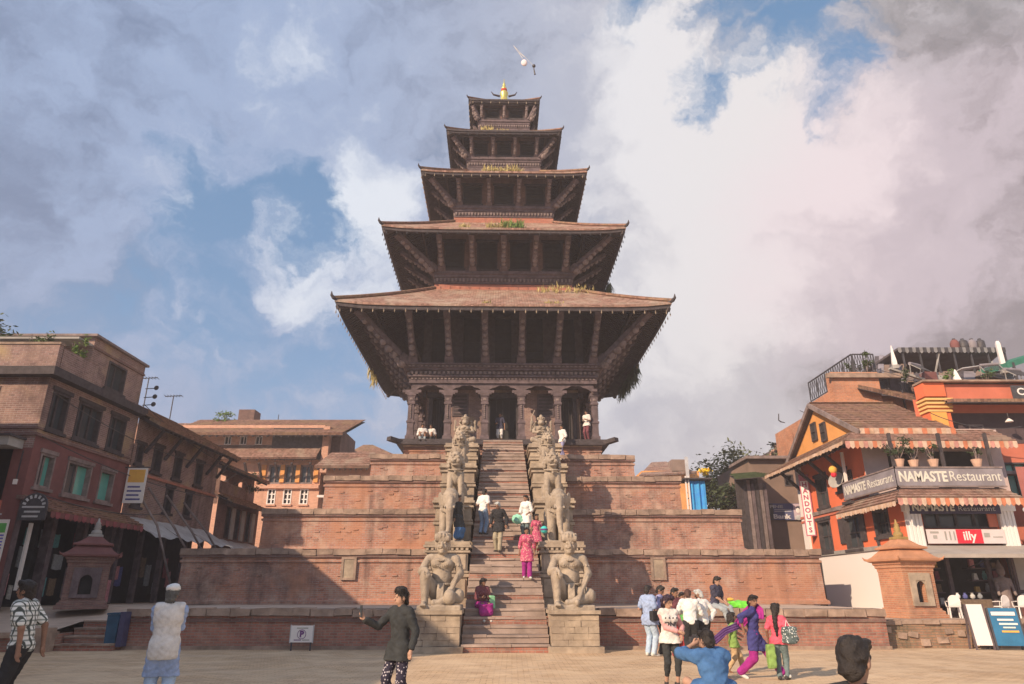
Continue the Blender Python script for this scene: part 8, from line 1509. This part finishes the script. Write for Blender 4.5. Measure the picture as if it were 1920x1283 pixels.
# ---- on the stairs
def stair_pt(i, u, back=.17): Y = 20.3 + RUN * i + back; z = RISE * (i + 1); return at_y(u, Y, z + .004)
ST = 'people on the stone stairs'
ds = lambda k: dict(footL=(.10, -.14, .08 - .22 * k), footR=(-.10, .10, .08))
t, S = person('seated woman in a dark top and magenta skirt at the foot of the stairs', stair_pt(4, 902, .20) - Vector((0, 0, .0)), 22, 1.60, dict(pelvis=(0, 0, .11), lean=12, footL=(.08, -.50, -.30), footR=(-.08, -.50, -.30), kneeL=(.1, -1, .8), kneeR=(-.1, -1, .8), handL=(.12, -.36, .32), handR=(-.1, -.36, .32), head=(20, 16)), dict(top=(C_['maroon'], 'half', .0, .02), bottom=('skirt', C_['magenta'], .0), hair='tied', skin=SKIN, fem=True, shoes=SHOE_L), .013, ST)
bg_ = thing('green_bag', 'pale green bag beside the seated woman in magenta', 'bag', stair_pt(4, 922, .1), R(20)); solid('bag_body', [rbox((0, 0, .17), (.07, .06, .16), .02)], .014, plain('bag_mint', (.22, .45, .25), .2, 6), bg_, noise=.01)
person('white-haired man in a black jacket and khaki trousers coming down the stairs', stair_pt(12, 935), -18, 1.66, dict(lean=8, footL=(.09, -.20, -.10), footR=(-.10, .06, .08), handL=(.30, -.05, .93), handR=(-.26, -.14, .95), head=(-15, 18)), dict(top=(C_['black'], 'long', .14, .03, .02, 'jacket'), bottom=('trousers', C_['khaki'], .02), hair='short', hairmat=HAIR_G, skin=SKIN), .0125, ST)
person('man in a white shirt and blue jeans standing on the left of the stairs', stair_pt(15, 905), 150, 1.62, dict(lean=6, head=(15, 10), handL=(.2, -.22, 1.05)), dict(top=(C_['white'], 'short', .0, .03), bottom=('trousers', C_['jeans'], .01), skin=SKIN), .0135, ST)
person('person in dark clothes with a blue hem beside the left elephant', TL + Vector((-1.34, -15.7 , PZ[1] + .03)), 60, 1.62, dict(head=(20, 10)), dict(top=(C_['charcoal'], 'long', .3, .03, .03, 'coat'), bottom=('skirt', C_['blue'], .0), skin=SKIN), .0135, ST)
t, S = person('woman in a white and teal tunic carrying a green bundle up the stairs', stair_pt(14, 987), -30, 1.56, dict(head=(-20, 5), handR=(-.22, -.20, .95), handL=(.2, -.2, 1.0)), dict(top=(C_['white'], 'half', .22, .022, .03, 'tunic'), bottom=('trousers', C_['greyteal'], .02), hair='tied', skin=SKIN, fem=True), .0135, ST)
bg_ = thing('green_bundle', 'light green cloth bundle carried by the woman in white and teal', 'bundle', wpt(t, (-.28, -.22, .80)), 0); solid('bundle_body', [ell((0, 0, 0), (.19, .14, .17)), ell((.12, 0, -.06), (.14, .12, .12))], .016, plain('bundle_mint', (.25, .50, .36), .2, 6), bg_, noise=.02, nscale=20); 
sh_ = solid('shawl', [ell(S['T']((.06, .07, .30)), (.12, .08, .22))], .014, C_['teal'], t, noise=.01, nscale=20)
person('woman in a floral pink tunic and magenta trousers walking down the stairs', stair_pt(8, 988), 5, 1.55, dict(footL=(.08, -.18, -.05), footR=(-.08, .06, .08), head=(5, 15)), dict(top=(C_['floral'], 'half', .30, .024, .035, 'tunic'), bottom=('trousers', C_['magenta'], .03), hair='tied', skin=SKIN, fem=True, shoes=SHOE_L), .0125, ST)
t, S = person('child in a red floral dress holding a bright ball on the stairs', stair_pt(12, 1006), 15, 1.22, dict(handL=(.26, -.22, 1.05), head=(5, 5)), dict(top=(C_['floral'], 'short', .42, .02, .05, 'dress'), bottom=('trousers', C_['red'], .01), hair='bob', skin=SKIN, fem=True, headscale=1.25), .0125, ST)
bl = thing('toy_ball', 'teal and purple toy ball held by the child in red', 'ball', wpt(t, (.30, -.32, 1.02))); q = MB(); q.ball((0, 0, 0), .13, 14, 10); q.build('ball', plain('ball_teal', (.05, .42, .38), .1, 4, .4, .4, 0), bl, smooth=True); q = MB(); q.lathe([(.131, -.03), (.134, 0), (.131, .03)], 14); q.build('band', C_['purple'], bl)
# ---- up at the temple
fl = lambda x, y, z: T4 @ Vector((x, y, z)); UP = 'people up at the temple'
person('person in a dark top and pale shorts standing in the temple doorway', fl(-.15, -4.3, FZ + .205), -10, 1.62, dict(handR=(-.18, -.2, 1.1)), dict(top=(C_['navy'], 'short', .05, .02), bottom=('trousers', C_['offwhite'], .03, .1), skin=SKIN), .016, UP)
person('person in a white shirt sitting between the leftmost temple columns', fl(-4.25, -4.95, FZ + .20 - .0), 10, 1.60, dict(pelvis=(0, 0, .12), lean=12, footL=(.12, -.42, -.02), footR=(-.12, -.42, -.02), kneeL=(.2, -1, .9), kneeR=(-.2, -1, .9), handL=(.14, -.32, .35), handR=(-.14, -.32, .35)), dict(top=(C_['white'], 'half', .0, .03), bottom=('trousers', C_['greyjeans'], .01), skin=SKIN), .016, UP)
person('second person in grey sitting beside the leftmost temple column', fl(-3.75, -4.85, FZ + .20), -20, 1.58, dict(pelvis=(0, 0, .12), lean=10, footL=(.12, -.42, -.02), footR=(-.12, -.42, -.02), kneeL=(.2, -1, .9), kneeR=(-.2, -1, .9)), dict(top=(C_['offwhite'], 'short', .0, .03), bottom=('trousers', C_['charcoal'], .01), skin=SKIN), .016, UP)
person('man in a white shirt and grey trousers walking along the fourth plinth', fl(3.05, -5.75, PZ[4] + .004), -50, 1.66, dict(footL=(.08, -.2, .08), footR=(-.08, .22, .12), toeR=(0, -1, -.4), handL=(.26, -.15, .95), handR=(-.26, .12, .95)), dict(top=(C_['white'], 'half', .04, .03), bottom=('trousers', C_['lavender'], .02), skin=SKIN), .015, UP)
person('person in a pale shirt leaning by the rightmost temple column', fl(4.45, -5.05, FZ + .205), -40, 1.60, dict(head=(-10, 15), handR=(-.1, -.22, 1.15), handL=(.12, -.22, 1.15)), dict(top=(C_['offwhite'], 'short', .03, .03), bottom=('trousers', C_['maroon'], .01), skin=SKIN), .016, UP)
# ================================================================ thin haze volume added to lift the dark tones to a faded grade
hz_ = bpy.data.materials.new('tone_lift_haze'); hz_.use_nodes = True; g_ = hz_.node_tree; g_.nodes.clear()
pv = g_.nodes.new('ShaderNodeVolumePrincipled'); pv.inputs['Color'].default_value = (0.92, 0.90, 0.94, 1); pv.inputs['Density'].default_value = 0.0019; pv.inputs['Anisotropy'].default_value = 0.0
ov = g_.nodes.new('ShaderNodeOutputMaterial'); g_.links.new(pv.outputs[0], ov.inputs['Volume'])
m = MB(); m.bb(-505, 505, -305, 705, -1.0, 40.0); o = m.build('haze', hz_); o['kind'] = 'stuff'
